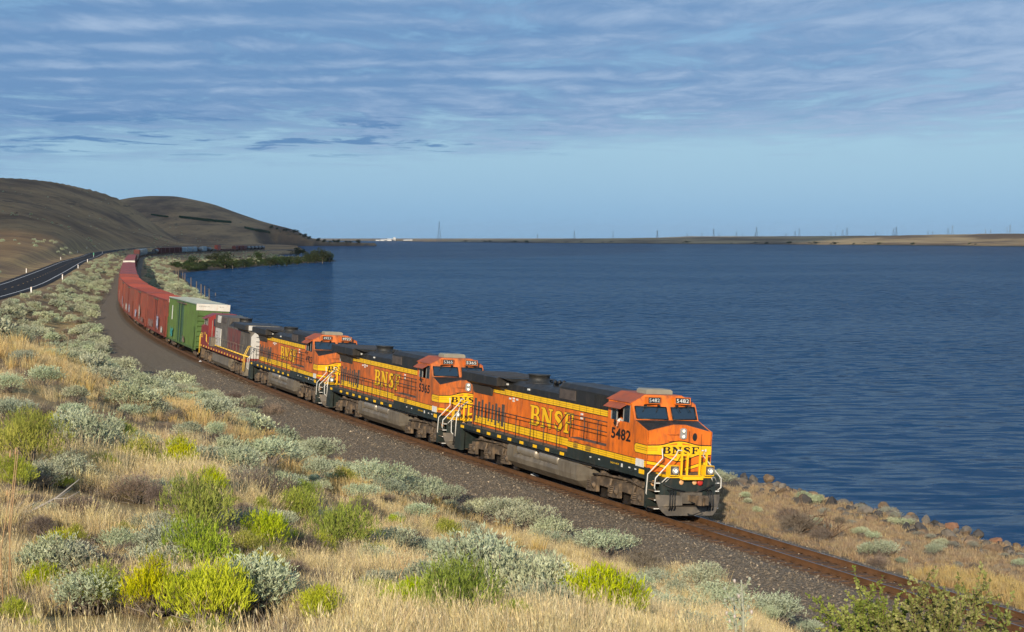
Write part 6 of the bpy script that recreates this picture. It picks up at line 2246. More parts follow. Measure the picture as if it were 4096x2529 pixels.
# individual shrubs read off the photograph: base point and width (in 2449-wide picture units)
LIST = {
    'R': [(72, 1128, 140), (62, 1072, 110), (120, 1060, 70), (325, 1135, 105), (430, 1140, 95), (385, 1150, 60), (505, 1198, 80), (725, 1203, 90), (290, 1062, 75), (470, 1305, 165), (715, 1270, 100), (812, 1330, 150), (640, 1335, 120), (700, 1330, 70),
          (470, 1385, 155), (548, 1392, 75), (622, 1405, 95), (130, 1345, 95), (295, 1295, 50), (180, 1310, 60), (520, 1505, 215), (370, 1478, 150), (330, 1400, 60), (1072, 1297, 75), (1056, 1378, 62), (1322, 1445, 75), (1356, 1385, 62), (1430, 1512, 190), (1100, 1478, 105), (1090, 1512, 190), (40, 1500, 70),
          (620, 1240, 50), (560, 1225, 40), (250, 1150, 70), (30, 1180, 90), (880, 1310, 70), (760, 1350, 80), (420, 1340, 90), (240, 1470, 120), (640, 1470, 110), (900, 1450, 90), (980, 1500, 130), (760, 1510, 120), (100, 1430, 90), (580, 1340, 80), (860, 1230, 60), (940, 1260, 50), (300, 1180, 30), (400, 970, 34), (455, 990, 40), (480, 960, 30), (1225, 1518, 110)],
    'S': [(310, 985, 150), (245, 925, 110), (345, 945, 120), (300, 900, 90), (60, 1000, 95), (20, 1015, 80), (195, 1095, 140), (235, 1080, 90), (640, 1120, 150), (580, 1128, 130), (545, 1110, 90), (520, 1015, 110), (590, 985, 80), (600, 1030, 70), (700, 1120, 100),
          (760, 1110, 110), (820, 1150, 120), (900, 1175, 140), (960, 1192, 120), (1010, 1190, 75), (1065, 1205, 80), (1150, 1235, 95), (1200, 1250, 110), (1255, 1275, 130), (1320, 1290, 120), (1240, 1235, 90), (1450, 1330, 150), (1395, 1318, 90), (1500, 1318, 95), (1150, 1462, 230),
          (1240, 1475, 190), (1080, 1420, 110), (1300, 1500, 170), (1050, 1360, 90), (1600, 1490, 180), (1740, 1470, 190), (1680, 1415, 150), (1510, 1445, 150), (1560, 1405, 120), (1860, 1508, 180), (1940, 1525, 100), (1640, 1530, 150), (130, 860, 60), (190, 870, 60), (60, 870, 70), (1200, 1385, 90), (780, 1160, 70), (660, 1165, 70), (430, 1080, 70), (1000, 1340, 60), (110, 1170, 100), (380, 1200, 90), (560, 1180, 90), (860, 1200, 90), (930, 1330, 100), (1000, 1250, 80), (1120, 1290, 90), (170, 1010, 90), (100, 930, 100), (450, 1050, 90), (20, 940, 90), (700, 1180, 80), (1400, 1420, 110), (1300, 1390, 90), (480, 1130, 80), (330, 1070, 90), (180, 960, 80)],
    'D': [(1040, 1172, 60), (1530, 1375, 110), (610, 1215, 150), (480, 1255, 140), (720, 1245, 110), (650, 1000, 60), (330, 1205, 110), (240, 1130, 70), (560, 1290, 80), (250, 1390, 110), (200, 1250, 100), (620, 1275, 90), (1180, 1310, 70), (900, 1320, 70), (700, 1390, 80), (420, 1010, 60), (480, 950, 50), (560, 965, 50), (380, 920, 40), (270, 1440, 110), (760, 1420, 90), (1460, 1395, 60)],
}
for kind, L_ in LIST.items():
    for dx, dy, wd in L_:
        px, py = dx * 1.6725, dy * 1.6725
        x, y, z = ground_hit(px, py)
        w = wd * 1.6725 * y / FPX * (1.28 if y < 32 else 1.12)
        if px > 2250 and kind == 'S': w *= 0.8
        sz = 'large ' if w > 1.3 else 'small ' if w < 0.55 else ''
        put_shrub(kind, x, y, z, w, '%s%s %s, %s' % (sz, KIN[kind][2], rows(py), columns(px)), px, {'S': (0.62 if px > 2250 else 0.92) if y < 32 else 0.70, 'R': 1.15 if y < 32 else 0.95, 'D': 0.8}[kind])
# more sage and brown brush filling the slope between them
rs = random.Random(21)
for i in range(95):
    px, py = rs.uniform(120, 2350), rs.uniform(1640, 2500)
    kind = 'S' if i % 5 < 3 else 'D'
    x, y, z = ground_hit(px, py)
    if y > 60: continue
    w = rs.uniform(0.35, 0.85) * (1 if y < 30 else 1.2)
    put_shrub(kind, x, y, z, w, '%s%s %s, %s' % ('small ' if w < 0.55 else '', KIN[kind][2], rows(py), columns(px)), px, rs.uniform(0.6, 0.95))
# offsets and seedlings growing beside the near shrubs
for kind, L_ in LIST.items():
    for dx, dy, wd in L_:
        px, py = dx * 1.6725, dy * 1.6725
        if py < 1750: continue
        for rep in range(random.choice((0, 1, 1, 2))):
            p2, y2 = px + random.uniform(-1.0, 1.0) * wd * 1.5, py + random.uniform(-0.25, 0.35) * wd * 1.2
            x, y, z = ground_hit(p2, y2)
            if track_st(np.array([x]), np.array([y]))[1][0] < gravel_w(0) + 0.8: continue
            kd = kind if random.random() < 0.7 else random.choice('SRD')
            w = wd * random.uniform(0.35, 0.75) * 1.6725 * y / FPX
            put_shrub(kd, x, y, z, w, 'small %s %s, %s' % (KIN[kd][2], rows(y2), columns(p2)), p2, random.uniform(0.6, 1.25))
# plants of the narrow strip between track and lake
for kind, dx, dy, wd in (('S', 1735, 1142, 66), ('S', 1720, 1128, 40), ('S', 1925, 1188, 60), ('S', 1950, 1190, 50), ('S', 1810, 1232, 34), ('S', 2060, 1282, 46), ('S', 2110, 1345, 80), ('S', 2070, 1340, 60), ('S', 2165, 1240, 46), ('S', 2140, 1238, 34), ('S', 1945, 1262, 46),
                         ('S', 2240, 1330, 52), ('S', 2440, 1345, 40), ('S', 2090, 1290, 40), ('S', 1780, 1190, 34), ('S', 1790, 1208, 30), ('S', 2250, 1300, 44), ('P', 2120, 1205, 44), ('P', 2145, 1222, 40), ('P', 2180, 1235, 34), ('P', 2280, 1295, 44), ('P', 2225, 1275, 36), ('P', 2330, 1290, 40),
                         ('P', 2195, 1268, 34), ('P', 1980, 1270, 34), ('P', 2290, 1365, 34), ('P', 2390, 1390, 36), ('P', 2360, 1300, 34), ('P', 2400, 1315, 30), ('P', 2220, 1330, 30), ('P', 2060, 1205, 40), ('P', 1970, 1215, 34), ('P', 2440, 1310, 30), ('D', 1905, 1285, 110), ('D', 1960, 1305, 60), ('D', 1880, 1255, 70), ('D', 2330, 1372, 36), ('D', 2100, 1372, 60), ('S', 2155, 1362, 40), ('P', 2035, 1245, 28), ('P', 2170, 1300, 26), ('D', 2010, 1250, 34)):
    px, py = dx * 1.6725, dy * 1.6725
    D = FPX * (CAMH + 0.95) / (py - YH); x = (px - 2048) / FPX * D
    z = float(terrain(np.array([x]), np.array([D]))[0])
    put_shrub(kind, x, D, z, wd * 1.6725 * D / FPX, '%s on the lake strip %s' % (KIN[kind][2], 'near the plow' if px < 3150 else 'mid strip' if px < 3600 else 'towards right edge'), px, 0.85)


# sagebrush on the banks further off: the largest-looking as plants of their own, the rest as one mass
def region(n, f, lo, hi):
    out = []
    P = rng.uniform(-120, 4150, n); D = np.exp(rng.uniform(np.log(lo), np.log(hi), n))
    X = (P - 2048) / FPX * D
    return P, D, X


P, D, X = region(42000, None, 60, 1500)
Z = terrain(X, D); s_a, t_a = track_st(X, D); tr_a = road_t(X, D); sd_a = shore_dist(X, D); w_a = gravel_w(s_a)
vis = (YH + FPX * (CAMH - Z) / D)
ok_bank = (t_a > w_a + 0.6) & (tr_a < -7.5) & (D > 62)
ok_bank &= ~((P > 40) & (P < 640) & (D > 98) & (D < 150) & (t_a > w_a + 7))
ok_lake = (t_a < -4.8) & (sd_a > 3.5) & (s_a > 95)
dens = fbm(X * 0.06, D * 0.05, 3)
ok = (ok_bank & (dens > -0.10)) | (ok_lake & (dens > -0.17))
ok &= rng.random(len(P)) < np.clip((D / 350) ** 1.1, 0.05, 1) * 0.75
w_sh = rng.uniform(0.8, 1.9, len(P)) * np.where(D < 110, 0.85, 1.1)
idx = np.where(ok)[0]
app = w_sh[idx] / D[idx]
order = idx[np.argsort(-app)]
# greedy spacing for the individual ones
chosen = []
for i in order:
    if len(chosen) >= 205: break
    if all((X[i] - X[j]) ** 2 + (D[i] - D[j]) ** 2 > (0.42 * (w_sh[i] + w_sh[j])) ** 2 for j in chosen) and all((X[i] - c[0]) ** 2 + (D[i] - c[1]) ** 2 > (c[2] + 0.3) ** 2 for c in cover[:130]):
        chosen.append(i)
chs = set(chosen)
for i in chosen:
    nm = 'sagebrush'
    me, _ = random.choice(SLO if D[i] > 130 else SAGE)
    o = link('sagebrush', me)
    o.location = (X[i], D[i], Z[i] - 0.05)
    o.rotation_euler.z = random.uniform(0, 6.28)
    o.scale = (w_sh[i], w_sh[i], w_sh[i] * random.uniform(.6, .85))
    tag(o, None, 'shrub')
    veg['S'].append((o, ('sagebrush on the %s bank %s' % ('nearest' if D[i] < 95 else 'near' if D[i] < 125 else 'middle' if D[i] < 170 else 'far' if D[i] < 230 else 'farthest', 'by the highway' if -tr_a[i] < t_a[i] - w_a[i] else 'by the gravel')) if t_a[i] > 0 else 'grey-green sagebrush between the boxcars and the bay', P[i]))
rest = np.array([i for i in idx if i not in chs])
print('mass sage', len(rest))
source('sage_low', [m_ for m_, _ in SLO] + [m_ for m_, _ in DLO[:1]])
o = scatter('sagebrush_cover', np.stack([X[rest], D[rest], Z[rest] - 0.05], 1), w_sh[rest], SRC['sage_low'], 5)
tag(o, 'grey-green sagebrush scrub covering the banks beside the line')

# dark scrub dotted over the hills
P, D, X = region(9000, None, 330, 3000)
tr_a = road_t(X, D); Z = terrain(X, D)
n_h = fbm(X * 0.012, D * 0.006, 4)
k = (tr_a > 9) & (n_h > 0.06) & (P < 900) & (rng.random(len(P)) < 0.6)
o = scatter('hill_scrub', np.stack([X[k], D[k], Z[k] - 0.1], 1), rng.uniform(1.0, 2.6, int(k.sum())), SRC['sage_low'], 5)
tag(o, 'sparse scrub dotted over the hillside')

# dry grass: tufts of bent blades
def tuft(name, seed, m, n=34, h=0.5, rad=0.10, lean=0.32, w=0.0042, head=True):
    r = np.random.default_rng(seed)
    a = r.uniform(0, 6.28, n); q = rad * np.sqrt(r.random(n))
    B = np.stack([q * np.cos(a), q * np.sin(a), np.full(n, -0.03)], 1)
    wind = r.normal(0, 0.12, 2)
    hd = np.stack([np.cos(a) * lean * r.uniform(0.1, 1, n) + wind[0] + 0.10, np.sin(a) * lean * r.uniform(0.1, 1, n) + wind[1], np.ones(n)], 1)
    H_ = h * r.uniform(0.45, 1.1, n)
    d1 = unit(hd * (0.5, 0.5, 1)); d2 = unit(hd * (1.5, 1.5, 1))
    p1 = B + d1 * (H_ * 0.55)[:, None]; p2 = p1 + d2 * (H_ * 0.45)[:, None]
    sd = unit(np.cross(d1, r.normal(size=(n, 3))))
    ww = (w * r.uniform(0.7, 1.4, n))[:, None]
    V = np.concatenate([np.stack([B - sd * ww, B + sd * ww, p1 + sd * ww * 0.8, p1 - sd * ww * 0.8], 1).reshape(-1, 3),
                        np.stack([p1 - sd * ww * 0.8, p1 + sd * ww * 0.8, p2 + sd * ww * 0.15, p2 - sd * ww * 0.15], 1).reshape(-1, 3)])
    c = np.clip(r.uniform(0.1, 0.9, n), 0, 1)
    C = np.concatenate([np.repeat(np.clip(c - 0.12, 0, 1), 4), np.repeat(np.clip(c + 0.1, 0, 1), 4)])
    parts = [(V, C)]
    if head:
        k = r.choice(n, n // 7, False)
        parts.append(leaves(p2[k] - d2[k] * 0.06, d2[k], np.full(len(k), 0.08), 3, 0.035, w * 1.1, 0.2, r, np.full(len(k), 0.85)))
    return join(parts, name, m)


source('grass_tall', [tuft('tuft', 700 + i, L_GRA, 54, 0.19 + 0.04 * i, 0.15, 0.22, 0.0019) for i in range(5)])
source('grass_short', [tuft('tuft', 730 + i, L_GRB, 30, 0.22, 0.14, 0.7, 0.005, False) for i in range(3)])
source('grass_gold', [tuft('tuft', 750 + i, L_GRG, 44, 0.34, 0.14, 0.30, 0.0055) for i in range(3)])
source('twig_litter', [tuft('tuft', 770 + i, L_DRY, 34, 0.20, 0.16, 1.1, 0.003, False) for i in range(3)])
cv = np.array(cover)


def clear_of(X, Y, f=0.75):
    keep = np.ones(len(X), bool)
    for a in range(0, len(X), 2000):
        d2 = (X[a:a + 2000, None] - cv[None, :, 0]) ** 2 + (Y[a:a + 2000, None] - cv[None, :, 1]) ** 2
        keep[a:a + 2000] = ~(d2 < (cv[None, :, 2] * f) ** 2).any(1)
    return keep


P = rng.uniform(-350, 4250, 60000)
D = np.sqrt(rng.uniform(7.0 ** 2, 62.0 ** 2, 60000))
D = np.where(rng.random(60000) < 0.55, 7.0 + 23 * rng.random(60000) ** 0.8, D)
X = (P - 2048) / FPX * D
s_a, t_a = track_st(X, D)
gn = fbm(X * 0.35 + 40, D * 0.35, 3)
k = (t_a > gravel_w(s_a) + 0.8) & clear_of(X, D, 0.7) & clear_of(X, D + 0.4, 0.65)
k &= (gn > -0.10) & (rng.random(len(P)) < np.where(D < 30, 0.72, 0.5))
X, D, gn = X[k], D[k], gn[k]
Z = terrain(X, D)
thin = gn < 0.03
tallk = ~thin | (rng.random(len(X)) < 0.30)
pxx = 2048 + FPX * X / D
sc = rng.uniform(0.75, 1.35, len(X)) * np.where(D > 30, 1.15, 1.0) * np.where(thin, 0.75, 1.0)
sc = sc * np.where((fbm(X * 0.16 + 9, D * 0.16, 2) > 0.10) & (D > 26), 1.4, 0.92)
rot = np.stack([rng.normal(0, 0.10, len(X)), rng.normal(0.06, 0.10, len(X)), rng.uniform(0, 6.28, len(X))], 1)
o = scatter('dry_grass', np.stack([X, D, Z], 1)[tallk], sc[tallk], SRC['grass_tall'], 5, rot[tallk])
tag(o, 'tall straw-coloured dry grass over the near slope')
o = scatter('brown_litter', np.stack([X, D, Z], 1)[~tallk], sc[~tallk] * 1.2, SRC['twig_litter'], 3, rot[~tallk])
tag(o, 'brown dead stalks lying among the near slope grass')
print('tufts', len(X))
# further grass on the knoll edge at left and beside the gravel
P = rng.uniform(-200, 2600, 14000); D = rng.uniform(45, 150, 14000); X = (P - 2048) / FPX * D
s_a, t_a = track_st(X, D)
k = (t_a > gravel_w(s_a) + 0.6) & clear_of(X, D) & (fbm(X * 0.12, D * 0.12, 3) > -0.02) & (rng.random(len(P)) < 0.7)
X, D = X[k], D[k]
o = scatter('bank_grass', np.stack([X, D, terrain(X, D)], 1), rng.uniform(0.8, 1.5, len(X)), SRC['grass_gold'], 3)
tag(o, 'golden grass along the edge of the gravel')
# strip by the lake
ss = rng.uniform(-62, 14, 30000); tt = rng.uniform(-12.5, -3.0, 30000)
x, y, _ = on_track(ss, tt)
g2 = fbm(x * 0.3, y * 0.3, 3)
gold = (tt > -5.2 + 3 * g2) & (ss < -8)
k = clear_of(x, y) & (rng.random(len(x)) < np.where(gold, 0.9, 0.42)) & (tt < -3.3 + g2)
z = terrain(x, y)
ka = k & ~gold; kb = k & gold
o = scatter('short_grass', np.stack([x, y, z], 1)[ka], rng.uniform(0.6, 1.2, int(ka.sum())), SRC['grass_short'], 3)
tag(o, 'short brown grass on the strip between track and lake')
o = scatter('golden_grass', np.stack([x, y, z], 1)[kb], rng.uniform(0.6, 1.15, int(kb.sum())), SRC['grass_gold'], 3)
tag(o, 'golden grass along the lake side of the track')
# loose pebbles on the slope edge and strip
ss = rng.uniform(-50, 100, 5000); tt = gravel_w(ss) + rng.uniform(-0.5, 3.0, 5000)
x, y, _ = on_track(ss, tt); z = terrain(x, y)
o = scatter('loose_pebbles', np.stack([x, y, z], 1), rng.gamma(4, 0.02, 5000) + 0.03, SRC['ballast_stones'], 20, rng.uniform(0, 6.28, (5000, 3)))
tag(o, 'loose pebbles where the gravel meets the slope')

for kk, gname in (('S', 'sagebrush plants'), ('R', 'rabbitbrush plants'), ('D', 'brown brush plants'), ('P', 'silvery shrubs')):
    number_off(veg[kk], gname, 90)


# ---------------------------------------------------------------- single plants of the foreground
def branch_plant(name, px, py, D, h, n, spread, m, label, leaf=(0.028, 0.008, 9), seed=1, tilt=0.0):
    """open bush of long arching shoots set with small leaves, rooted below the frame edge where the slope lies"""
    r = np.random.default_rng(seed)
    x = (px - 2048) / FPX * D
    z = float(terrain(np.array([x]), np.array([D]))[0])
    root = empty(name, (x, D, z))
    parts = []
    mb = MB()
    for i in range(n):
        a = r.uniform(0, 6.28); q = spread * math.sqrt(r.random())
        hh = h * r.uniform(0.55, 1.08) * (1 - 0.35 * q / spread)
        tip = np.array([q * math.cos(a) + tilt * hh, q * math.sin(a), hh])
        mid = tip * (0.42, 0.42, 0.55) + r.normal(0, 0.04, 3)
        base = np.array([r.normal(0, 0.06), r.normal(0, 0.06), -0.1])
        pts = [base * (1 - u) ** 2 + 2 * mid * u * (1 - u) + tip * u * u for u in np.linspace(0, 1, 7)]
        mb.tube([tuple(p) for p in pts], [0.010, 0.009, 0.007, 0.006, 0.005, 0.004, 0.002], M_TWIG, 4)
        pts = np.array(pts)
        for k in range(2, 6):
            seg = pts[k + 1] - pts[k]
            L = np.array([np.linalg.norm(seg)])
            d = unit(seg)[None]
            parts.append(leaves(pts[k][None], d, L, leaf[2] * 2, leaf[0], leaf[1], 0.9, r, np.array([r.uniform(0.2, 0.95)]), (0, 1)))
            for sgn in range(4):                           # side shoots
                sdv = unit(d[0] + r.normal(0, 0.55, 3))
                sl = r.uniform(0.08, 0.20) * h
                p0 = pts[k] + seg * r.random()
                mb.tube([tuple(p0), tuple(p0 + sdv * sl)], [0.004, 0.002], M_TWIG, 3)
                parts.append(leaves(p0[None], sdv[None], np.array([sl]), leaf[2] * 2, leaf[0], leaf[1], 0.9, r, np.array([r.uniform(0.2, 0.95)]), (0.1, 1)))
    mb.build('stems', root)
    link('leaves', join(parts, 'leaves', m), root)
    return tag(root, label, 'shrub')


branch_plant('bitterbrush', 3740, 2529, 12.6, 1.38, 32, 0.54, L_BIT, 'leafy olive green bush with long twigs at the lower right corner', (0.030, 0.010, 16), 5, 0.10)
branch_plant('bitterbrush', 3500, 2529, 12.9, 1.25, 18, 0.36, L_BIT, 'smaller olive green bush left of the big one at the lower right', (0.030, 0.010, 14), 9, -0.1)
branch_plant('bitterbrush', 3990, 2529, 12.2, 1.18, 10, 0.34, L_BIT, 'low olive green bush at the right edge of the picture bottom', (0.030, 0.010, 12), 13, 0.1)


def thistle(px, py_top, D, label, seed):
    r = np.random.default_rng(seed)
    x = (px - 2048) / FPX * D
    z = float(terrain(np.array([x]), np.array([D]))[0])
    h = CAMH - (py_top - YH) / FPX * D - z
    root = empty('thistle', (x, D, z))
    mb = MB(); hd = MB(); parts = []
    M_TH = mat('thistle_stem', (0.36, 0.37, 0.28), 0.8)
    M_FL = mat('thistle_flower', (0.55, 0.47, 0.42), 0.8)
    mb.tube([(0, 0, -0.1), (0.02, 0, h * 0.5), (0.0, 0, h)], [0.016, 0.012, 0.007], M_TH, 5)
    for i in range(9):
        k = r.uniform(0.35, 0.95); a = r.uniform(0, 6.28); l_ = h * r.uniform(0.12, 0.30)
        p0 = np.array([0.01, 0, h * k]); p1 = p0 + np.array([math.cos(a) * l_ * 0.6, math.sin(a) * l_ * 0.6, l_ * 0.8])
        mb.tube([tuple(p0), tuple(p1)], [0.007, 0.004], M_TH, 4)
        hd.lathe(tuple(p1), (0, 0, 1), [(0, 0.005), (0.010, 0.012), (0.022, 0.013), (0.034, 0.007)], M_TH if r.random() < .5 else M_FL, 7)
        parts.append(leaves(p0[None], unit(p1 - p0)[None], np.array([l_]), 10, 0.055, 0.008, 0.8, r, np.array([0.7]), (0, 1)))
    mb.build('stalk', root); hd.build('flower_heads', root)
    link('leaves', join(parts, 'leaves', L_SAGE), root)
    return tag(root, label, 'thistle')


thistle(2965, 2320, 13.6, 'pale branching thistle beside the sagebrush at the picture bottom, below the empty track', 3)
thistle(2935, 2400, 14.0, 'shorter thistle left of the tall one below the empty track', 4)
M_STK = mat('dry_flower_stalk', (0.40, 0.25, 0.12), 0.8)
items = []
for px, top, D in ((30, 1800, 13.0), (52, 1790, 13.4), (18, 1960, 12.5), (1612, 2200, 17), (1660, 2260, 17), (1600, 2330, 16.5), (25, 1330, 52), (265, 1340, 52)):
    x = (px - 2048) / FPX * D
    z = float(terrain(np.array([x]), np.array([D]))[0])
    h = max(0.4, CAMH - (top - YH) / FPX * D - z)
    o = MB().tube([(0, 0, -0.1), (random.uniform(-.05, .05), 0, h * .5), (random.uniform(-.1, .12), 0, h)], [0.006, 0.005, 0.003], M_STK, 5).lathe((0.02, 0, h * 0.95), (0.05, 0, 1), [(0, 0.005), (0.02, 0.010), (h * 0.05, 0.004)], M_STK, 6).build('dry_stalk')
    o.location = (x, D, z)
    tag(o, None, 'stalk')
    items.append((o, 'thin orange dry stalk %s, %s' % (rows(top), columns(px)), px))
number_off(items, 'single dry stalks')

# silvery fallen branch at left
x0, y0, z0 = ground_hit(40, 2080)
dead = empty('dead_branch', (x0, y0, z0))
r = np.random.default_rng(77)
mb = MB()
mb.tube([(-0.15, 0, 0.02), (0.25, 0.05, 0.10), (0.55, 0.1, 0.26), (0.82, 0.12, 0.48)], [0.022, 0.018, 0.012, 0.005], M_DEAD, 6)
mb.build('main_limb', dead)
for i in range(9):
    k = r.uniform(0.1, 0.8)
    p0 = np.array([-0.15 + 0.95 * k, 0.1 * k, 0.02 + 0.45 * k * k])
    p1 = p0 + np.array([r.uniform(0.05, 0.3), r.normal(0, 0.12), r.uniform(0.05, 0.25)])
    MB().tube([tuple(p0), tuple((p0 + p1) / 2 + r.normal(0, 0.02, 3)), tuple(p1)], [0.009, 0.006, 0.003], M_DEAD, 5).build('twig', dead)
tag(dead, 'bleached silver dead branch lying in the grass at the left edge', 'branch')


# bare dead bushes on the strip
def dead_bush(px, py, wd, label, seed):
    r = np.random.default_rng(seed)
    D = FPX * (CAMH + 0.95) / (py - YH); x = (px - 2048) / FPX * D
    z = float(terrain(np.array([x]), np.array([D]))[0])
    w = wd * D / FPX
    root = empty('dead_bush', (x, D, z))
    for i in range(11):
        a = r.uniform(0, 6.28)
        d = unit(np.array([math.cos(a), math.sin(a) * .6, r.uniform(0.5, 1.6)]))
        l_ = w * r.uniform(0.45, 0.8)
        p = [np.zeros(3), d * l_ * 0.5 + r.normal(0, .06 * w, 3), d * l_ + r.normal(0, .08 * w, 3)]
        mb = MB()
        mb.tube([tuple(q) for q in p], [0.035, 0.022, 0.008], M_TWIG, 5)
        for k in range(6):
            q0 = p[1] + (p[2] - p[1]) * r.random(); q1 = q0 + unit(d + r.normal(0, 0.7, 3)) * l_ * r.uniform(0.2, 0.45)
            mb.tube([tuple(q0), tuple(q1)], [0.014, 0.004], M_TWIG, 4)
        mb.build('limb', root)
    tag(root, label, 'bush')


dead_bush(3215, 2140, 190, 'bare brown dead bush on the strip, right of the plow', 5)
dead_bush(3320, 2165, 120, 'smaller bare dead bush between the big dead bush and the sagebrush', 6)
dead_bush(4010, 2330, 60, 'dark bare stump of a bush near the right edge of the strip', 8)


# ---------------------------------------------------------------- trees
def tree_variant(seed, hi=True):
    r = np.random.default_rng(seed)
    n = 16
    C = np.stack([r.normal(0, 0.24, n), r.normal(0, 0.24, n), r.uniform(0.28, 0.86, n)], 1)
    rad = r.uniform(0.10, 0.22, n) * (1.15 - 0.5 * np.abs(C[:, 2] - 0.5))
    ns = 900 if hi else 420
    i = r.integers(0, n, ns)
    d = unit(r.normal(size=(ns, 3)))
    B = C[i] + d * (rad[i] * r.uniform(0.5, 1.0, ns))[:, None]
    tint = r.uniform(0.15, 0.85, n)[i]
    me = join([leaves(B, d, np.full(ns, 0.06), 4, 0.055, 0.018, 0.9, r, np.clip(tint + r.normal(0, .1, ns), 0, 1))], 'crown', L_TREE)
    mb = MB()
    mb.tube([(0, 0, -0.05), (0.01, 0, 0.25), (0.02, 0.01, 0.6)], [0.035, 0.028, 0.012], M_STEM, 6)
    for j in range(7):
        mb.tube([(0.01, 0, 0.15 + 0.05 * j), tuple(C[j] * (0.6, 0.6, 0.9)), tuple(C[j])], [0.016, 0.010, 0.004], M_STEM, 4)
    return me, mb.mesh('trunk')


TREES = [tree_variant(800 + i) for i in range(4)]
items = []
for (cx, ct, cb, wd) in ((890, 388, 470, 95), (1150, 352, 455, 110), (1225, 340, 462, 120), (1300, 352, 462, 110), (1545, 338, 425, 78), (1665, 345, 445, 95), (1735, 330, 442, 105), (1830, 332, 436, 120), (2040, 300, 412, 90), (2110, 282, 412, 110), (2180, 290, 412, 105), (2250, 325, 410, 80), (1005, 410, 478, 80), (1420, 385, 455, 85), (1930, 350, 425, 80)):
    px, pt, pb = 400 + cx * .4083, 880 + ct * .4083, 880 + cb * .4083
    D = FPX * (CAMH - ZW - 0.9) / (pb - YH); x = (px - 2048) / FPX * D
    z = float(terrain(np.array([x]), np.array([D]))[0])
    sd = float(shore_dist(np.array([x]), np.array([D]))[0])
    me, tk = random.choice(TREES)
    o = empty('shore_tree', (x, D, max(z, ZW)), (0, 0, random.uniform(0, 6)))
    h = (pb - pt) * D / FPX * random.uniform(0.95, 1.3); w = wd * .4083 * D / FPX
    o.location.z -= 0.3
    o.scale = (w * 1.35, w * 1.35, h)
    link('crown', me, o); link('trunk', tk, o)
    tag(o, None, 'tree')
    items.append((o, 'dark green tree on the wooded headland beyond the bay', px))
number_off(items, 'trees on the headland', 15)
for (cx, ct, cb, wd) in ((1940, 272, 322, 100),):
    px, pb = 400 + cx * .4083, 880 + cb * .4083
    D = 1180.0; x = (px - 2048) / FPX * D
    me, tk = TREES[1]
    o = empty('shore_tree', (x, D, float(terrain(np.array([x]), np.array([D]))[0])))
    o.scale = (7.5, 7.5, 7.5)
    link('crown', me, o); link('trunk', tk, o)
    tag(o, 'lone dark tree standing behind the headland beside a pole', 'tree', 'trees on the headland')
# low shrubs along the headland's edge
q = rng.random(500)
hx = np.interp(q, np.linspace(0, 1, 6), [-147, -146, -141, -135, -120, -119]) - rng.uniform(1.5, 11, 500)
hy = np.interp(q, np.linspace(0, 1, 6), [745, 790, 860, 970, 1050, 1094])
source('edge_shrub', [make_shrub('edge_shrub', 900 + i, L_TREE, 0.5, 0.62, 7, 170, 4, 0.16, 0.11, 0.022, 0.6, 0.4, 0.0, (0.2, 0.9), False)[0] for i in range(3)])
o = scatter('shore_thicket', np.stack([hx, hy, terrain(hx, hy) - 0.1], 1), rng.uniform(1.2, 3.0, 500), SRC['edge_shrub'], 3)
tag(o, 'dark green thicket along the edge of the headland')
items = []
for i in range(16):
    px = 1085 + i * 23 + random.uniform(-8, 8); D = np.interp(px, [1085, 1300, 1440], [3222, 3232, 3246])
    x = (px - 2048) / FPX * D
    me, tk = random.choice(TREES)
    o = empty('far_tree', (x, D, float(terrain(np.array([x]), np.array([D]))[0]) - 0.5))
    h = random.uniform(3.5, 8.5)
    o.scale = (h * 1.5, h * 1.5, h)
    link('crown', me, o); link('trunk', tk, o)
    tag(o, None, 'tree')
    items.append((o, 'small dark tree at the far hill foot', px))
number_off(items, 'trees at the foot of the far hill', 20)
# trees dotted along the far shore
items = []
for i in range(26):
    px = random.uniform(1700, 4080); D = FPX * (CAMH - ZW) / (np.interp(px, FSP, FSY) - YH) + random.uniform(15, 40)
    x = (px - 2048) / FPX * D
    me, tk = random.choice(TREES)
    o = empty('far_tree', (x, D, ZW + 0.3))
    h = random.uniform(3, 8)
    o.scale = (h * 2.2, h * 1.5, h)
    link('crown', me, o)
    tag(o, None, 'tree')
    items.append((o, 'dark bushy tree on the far shore waterline', px))
number_off(items, 'trees along the far shore', 40)

# green orchard fields on the far hill
M_ORC = leaf_mat('orchard_leaves', [(0.018, 0.050, 0.028), (0.028, 0.070, 0.038), (0.04, 0.095, 0.048)], 0, 0.2, 0.02)
source('orchard_tree', [make_shrub('orchard_tree', 950 + i, M_ORC, 0.5, 0.8, 7, 120, 4, 0.2, 0.16, 0.05, 0.6, 0.4, 0.0, (0.2, 0.9), False)[0] for i in range(2)])
for i, (p0, p1, y0, y1, lab) in enumerate(((718, 925, 868, 896, 'long dark green orchard strip on the far hillside'), (606, 672, 860, 872, 'short dark green orchard strip left of the long one'), (980, 1082, 910, 938, 'dark green orchard patch lower on the far hillside'))):
    pts = []
    for a in np.arange(p0, p1, 2.6):
        k = (a - p0) / (p1 - p0)
        for b in np.arange(0, 1.01, 0.055):
            yy = y0 + (y1 - y0) * (k * 0.75 + b * (0.32 - 0.25 * abs(k - .5)))
            x, y, z = ground_hit(a, yy, 2500, 4200, 160)
            if z > ZW + 1: pts.append((x, y, z))
    o = scatter('orchard', np.array(pts), rng.uniform(1.3, 2.2, len(pts)), SRC['orchard_tree'], 2)
    tag(o, lab)

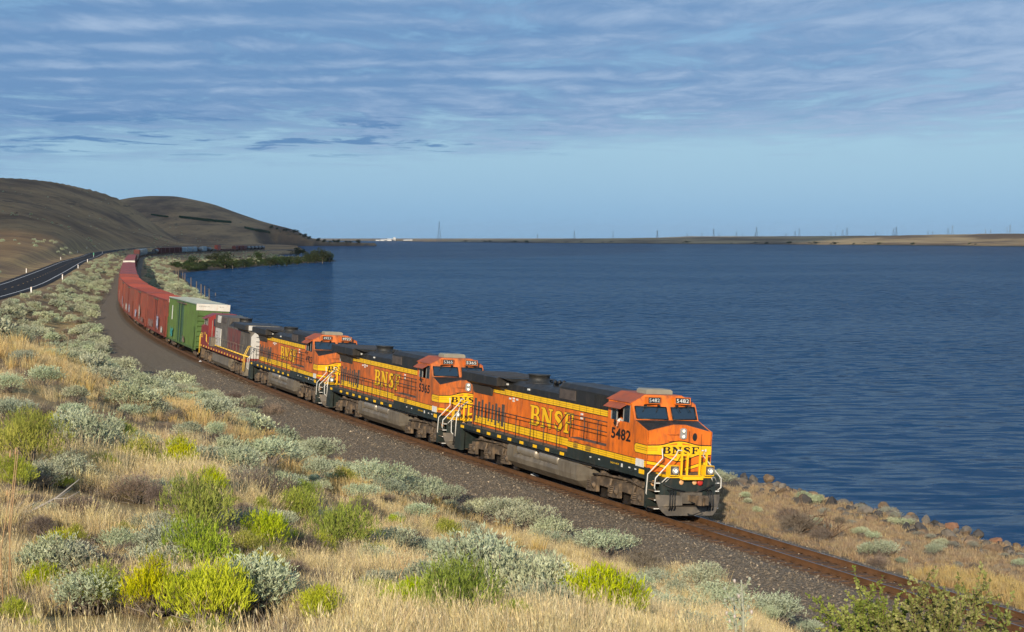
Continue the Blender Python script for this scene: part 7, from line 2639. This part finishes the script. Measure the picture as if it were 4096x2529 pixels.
# ================================================================== CLOUDS AND AIR
def cloud(name, c, rx, ry, rz, seed, label):
    import bmesh
    bm = bmesh.new()
    bmesh.ops.create_icosphere(bm, subdivisions=5, radius=1.0)
    r = np.random.default_rng(seed)
    o1, o2 = r.uniform(0, 90, 2)
    V = np.array([v.co for v in bm.verts])
    n = fbm(V[:, 0] * 2.4 + o1, V[:, 1] * 2.4 + o2, 5) + 0.5 * fbm(V[:, 2] * 4 + o2, V[:, 0] * 4 + o1, 4)
    V = V * (1 + 0.42 * n)[:, None]
    V[:, 2] = np.where(V[:, 2] < 0, V[:, 2] * 0.45, V[:, 2])
    for v, p in zip(bm.verts, V): v.co = (p[0] * rx, p[1] * ry, p[2] * rz)
    me = bpy.data.meshes.new(name)
    bm.to_mesh(me); bm.free()
    for p in me.polygons: p.use_smooth = True
    m = MATS.get('cloud') or bpy.data.materials.new('cloud')
    if 'cloud' not in MATS:
        MATS['cloud'] = m
        m.use_nodes = True
        t = NT(m.node_tree)
        t.n.remove(t.n['Principled BSDF'])
        d = t.add('ShaderNodeBsdfDiffuse'); d.inputs[0].default_value = (0.85, 0.87, 0.9, 1)
        tl = t.add('ShaderNodeBsdfTranslucent'); tl.inputs[0].default_value = (0.85, 0.87, 0.9, 1)
        tr = t.add('ShaderNodeBsdfTransparent')
        m1 = t.add('ShaderNodeMixShader'); m1.inputs[0].default_value = 0.5
        m2 = t.add('ShaderNodeMixShader'); m2.inputs[0].default_value = 0.60
        t.l.new(d.outputs[0], m1.inputs[1]); t.l.new(tl.outputs[0], m1.inputs[2])
        t.l.new(tr.outputs[0], m2.inputs[1]); t.l.new(m1.outputs[0], m2.inputs[2])
        t.l.new(m2.outputs[0], t.n['Material Output'].inputs[0])
    me.materials.append(m)
    o = link(name, me)
    o.location = c
    return tag(o, label, kind='stuff')


def cloud_over(tx, ty, h, rx, ry, seed, label):
    """a cloud at height h whose shadow falls round the ground point (tx, ty)"""
    k = h / math.tan(R(SUN_EL))
    b = sun_dir.xy.normalized()
    cloud('cloud', (tx + b.x * k, ty + b.y * k, h), rx, ry, h * 0.16, seed, label)


cloud_over(-760, 2500, 1500, 950, 1800, 3, 'drifting cumulus cloud shading the hills')
cloud_over(500, 5400, 1700, 1500, 1500, 5, 'broad cumulus cloud shading the far spit')

m = bpy.data.materials.new('thin_air')
m.use_nodes = True
t = NT(m.node_tree)
t.n.remove(t.n['Principled BSDF'])
pv = t.add('ShaderNodeVolumePrincipled')
pv.inputs['Color'].default_value = (0.78, 0.88, 1.0, 1)
pv.inputs['Density'].default_value = 2.0e-5
pv.inputs['Anisotropy'].default_value = 0.2
t.l.new(pv.outputs[0], t.n['Material Output'].inputs['Volume'])
o = MB().box((-9000, -300, -9), (12000, 17000, 130), m).build('haze')
tag(o, 'thin blue air over the lake', kind='stuff')
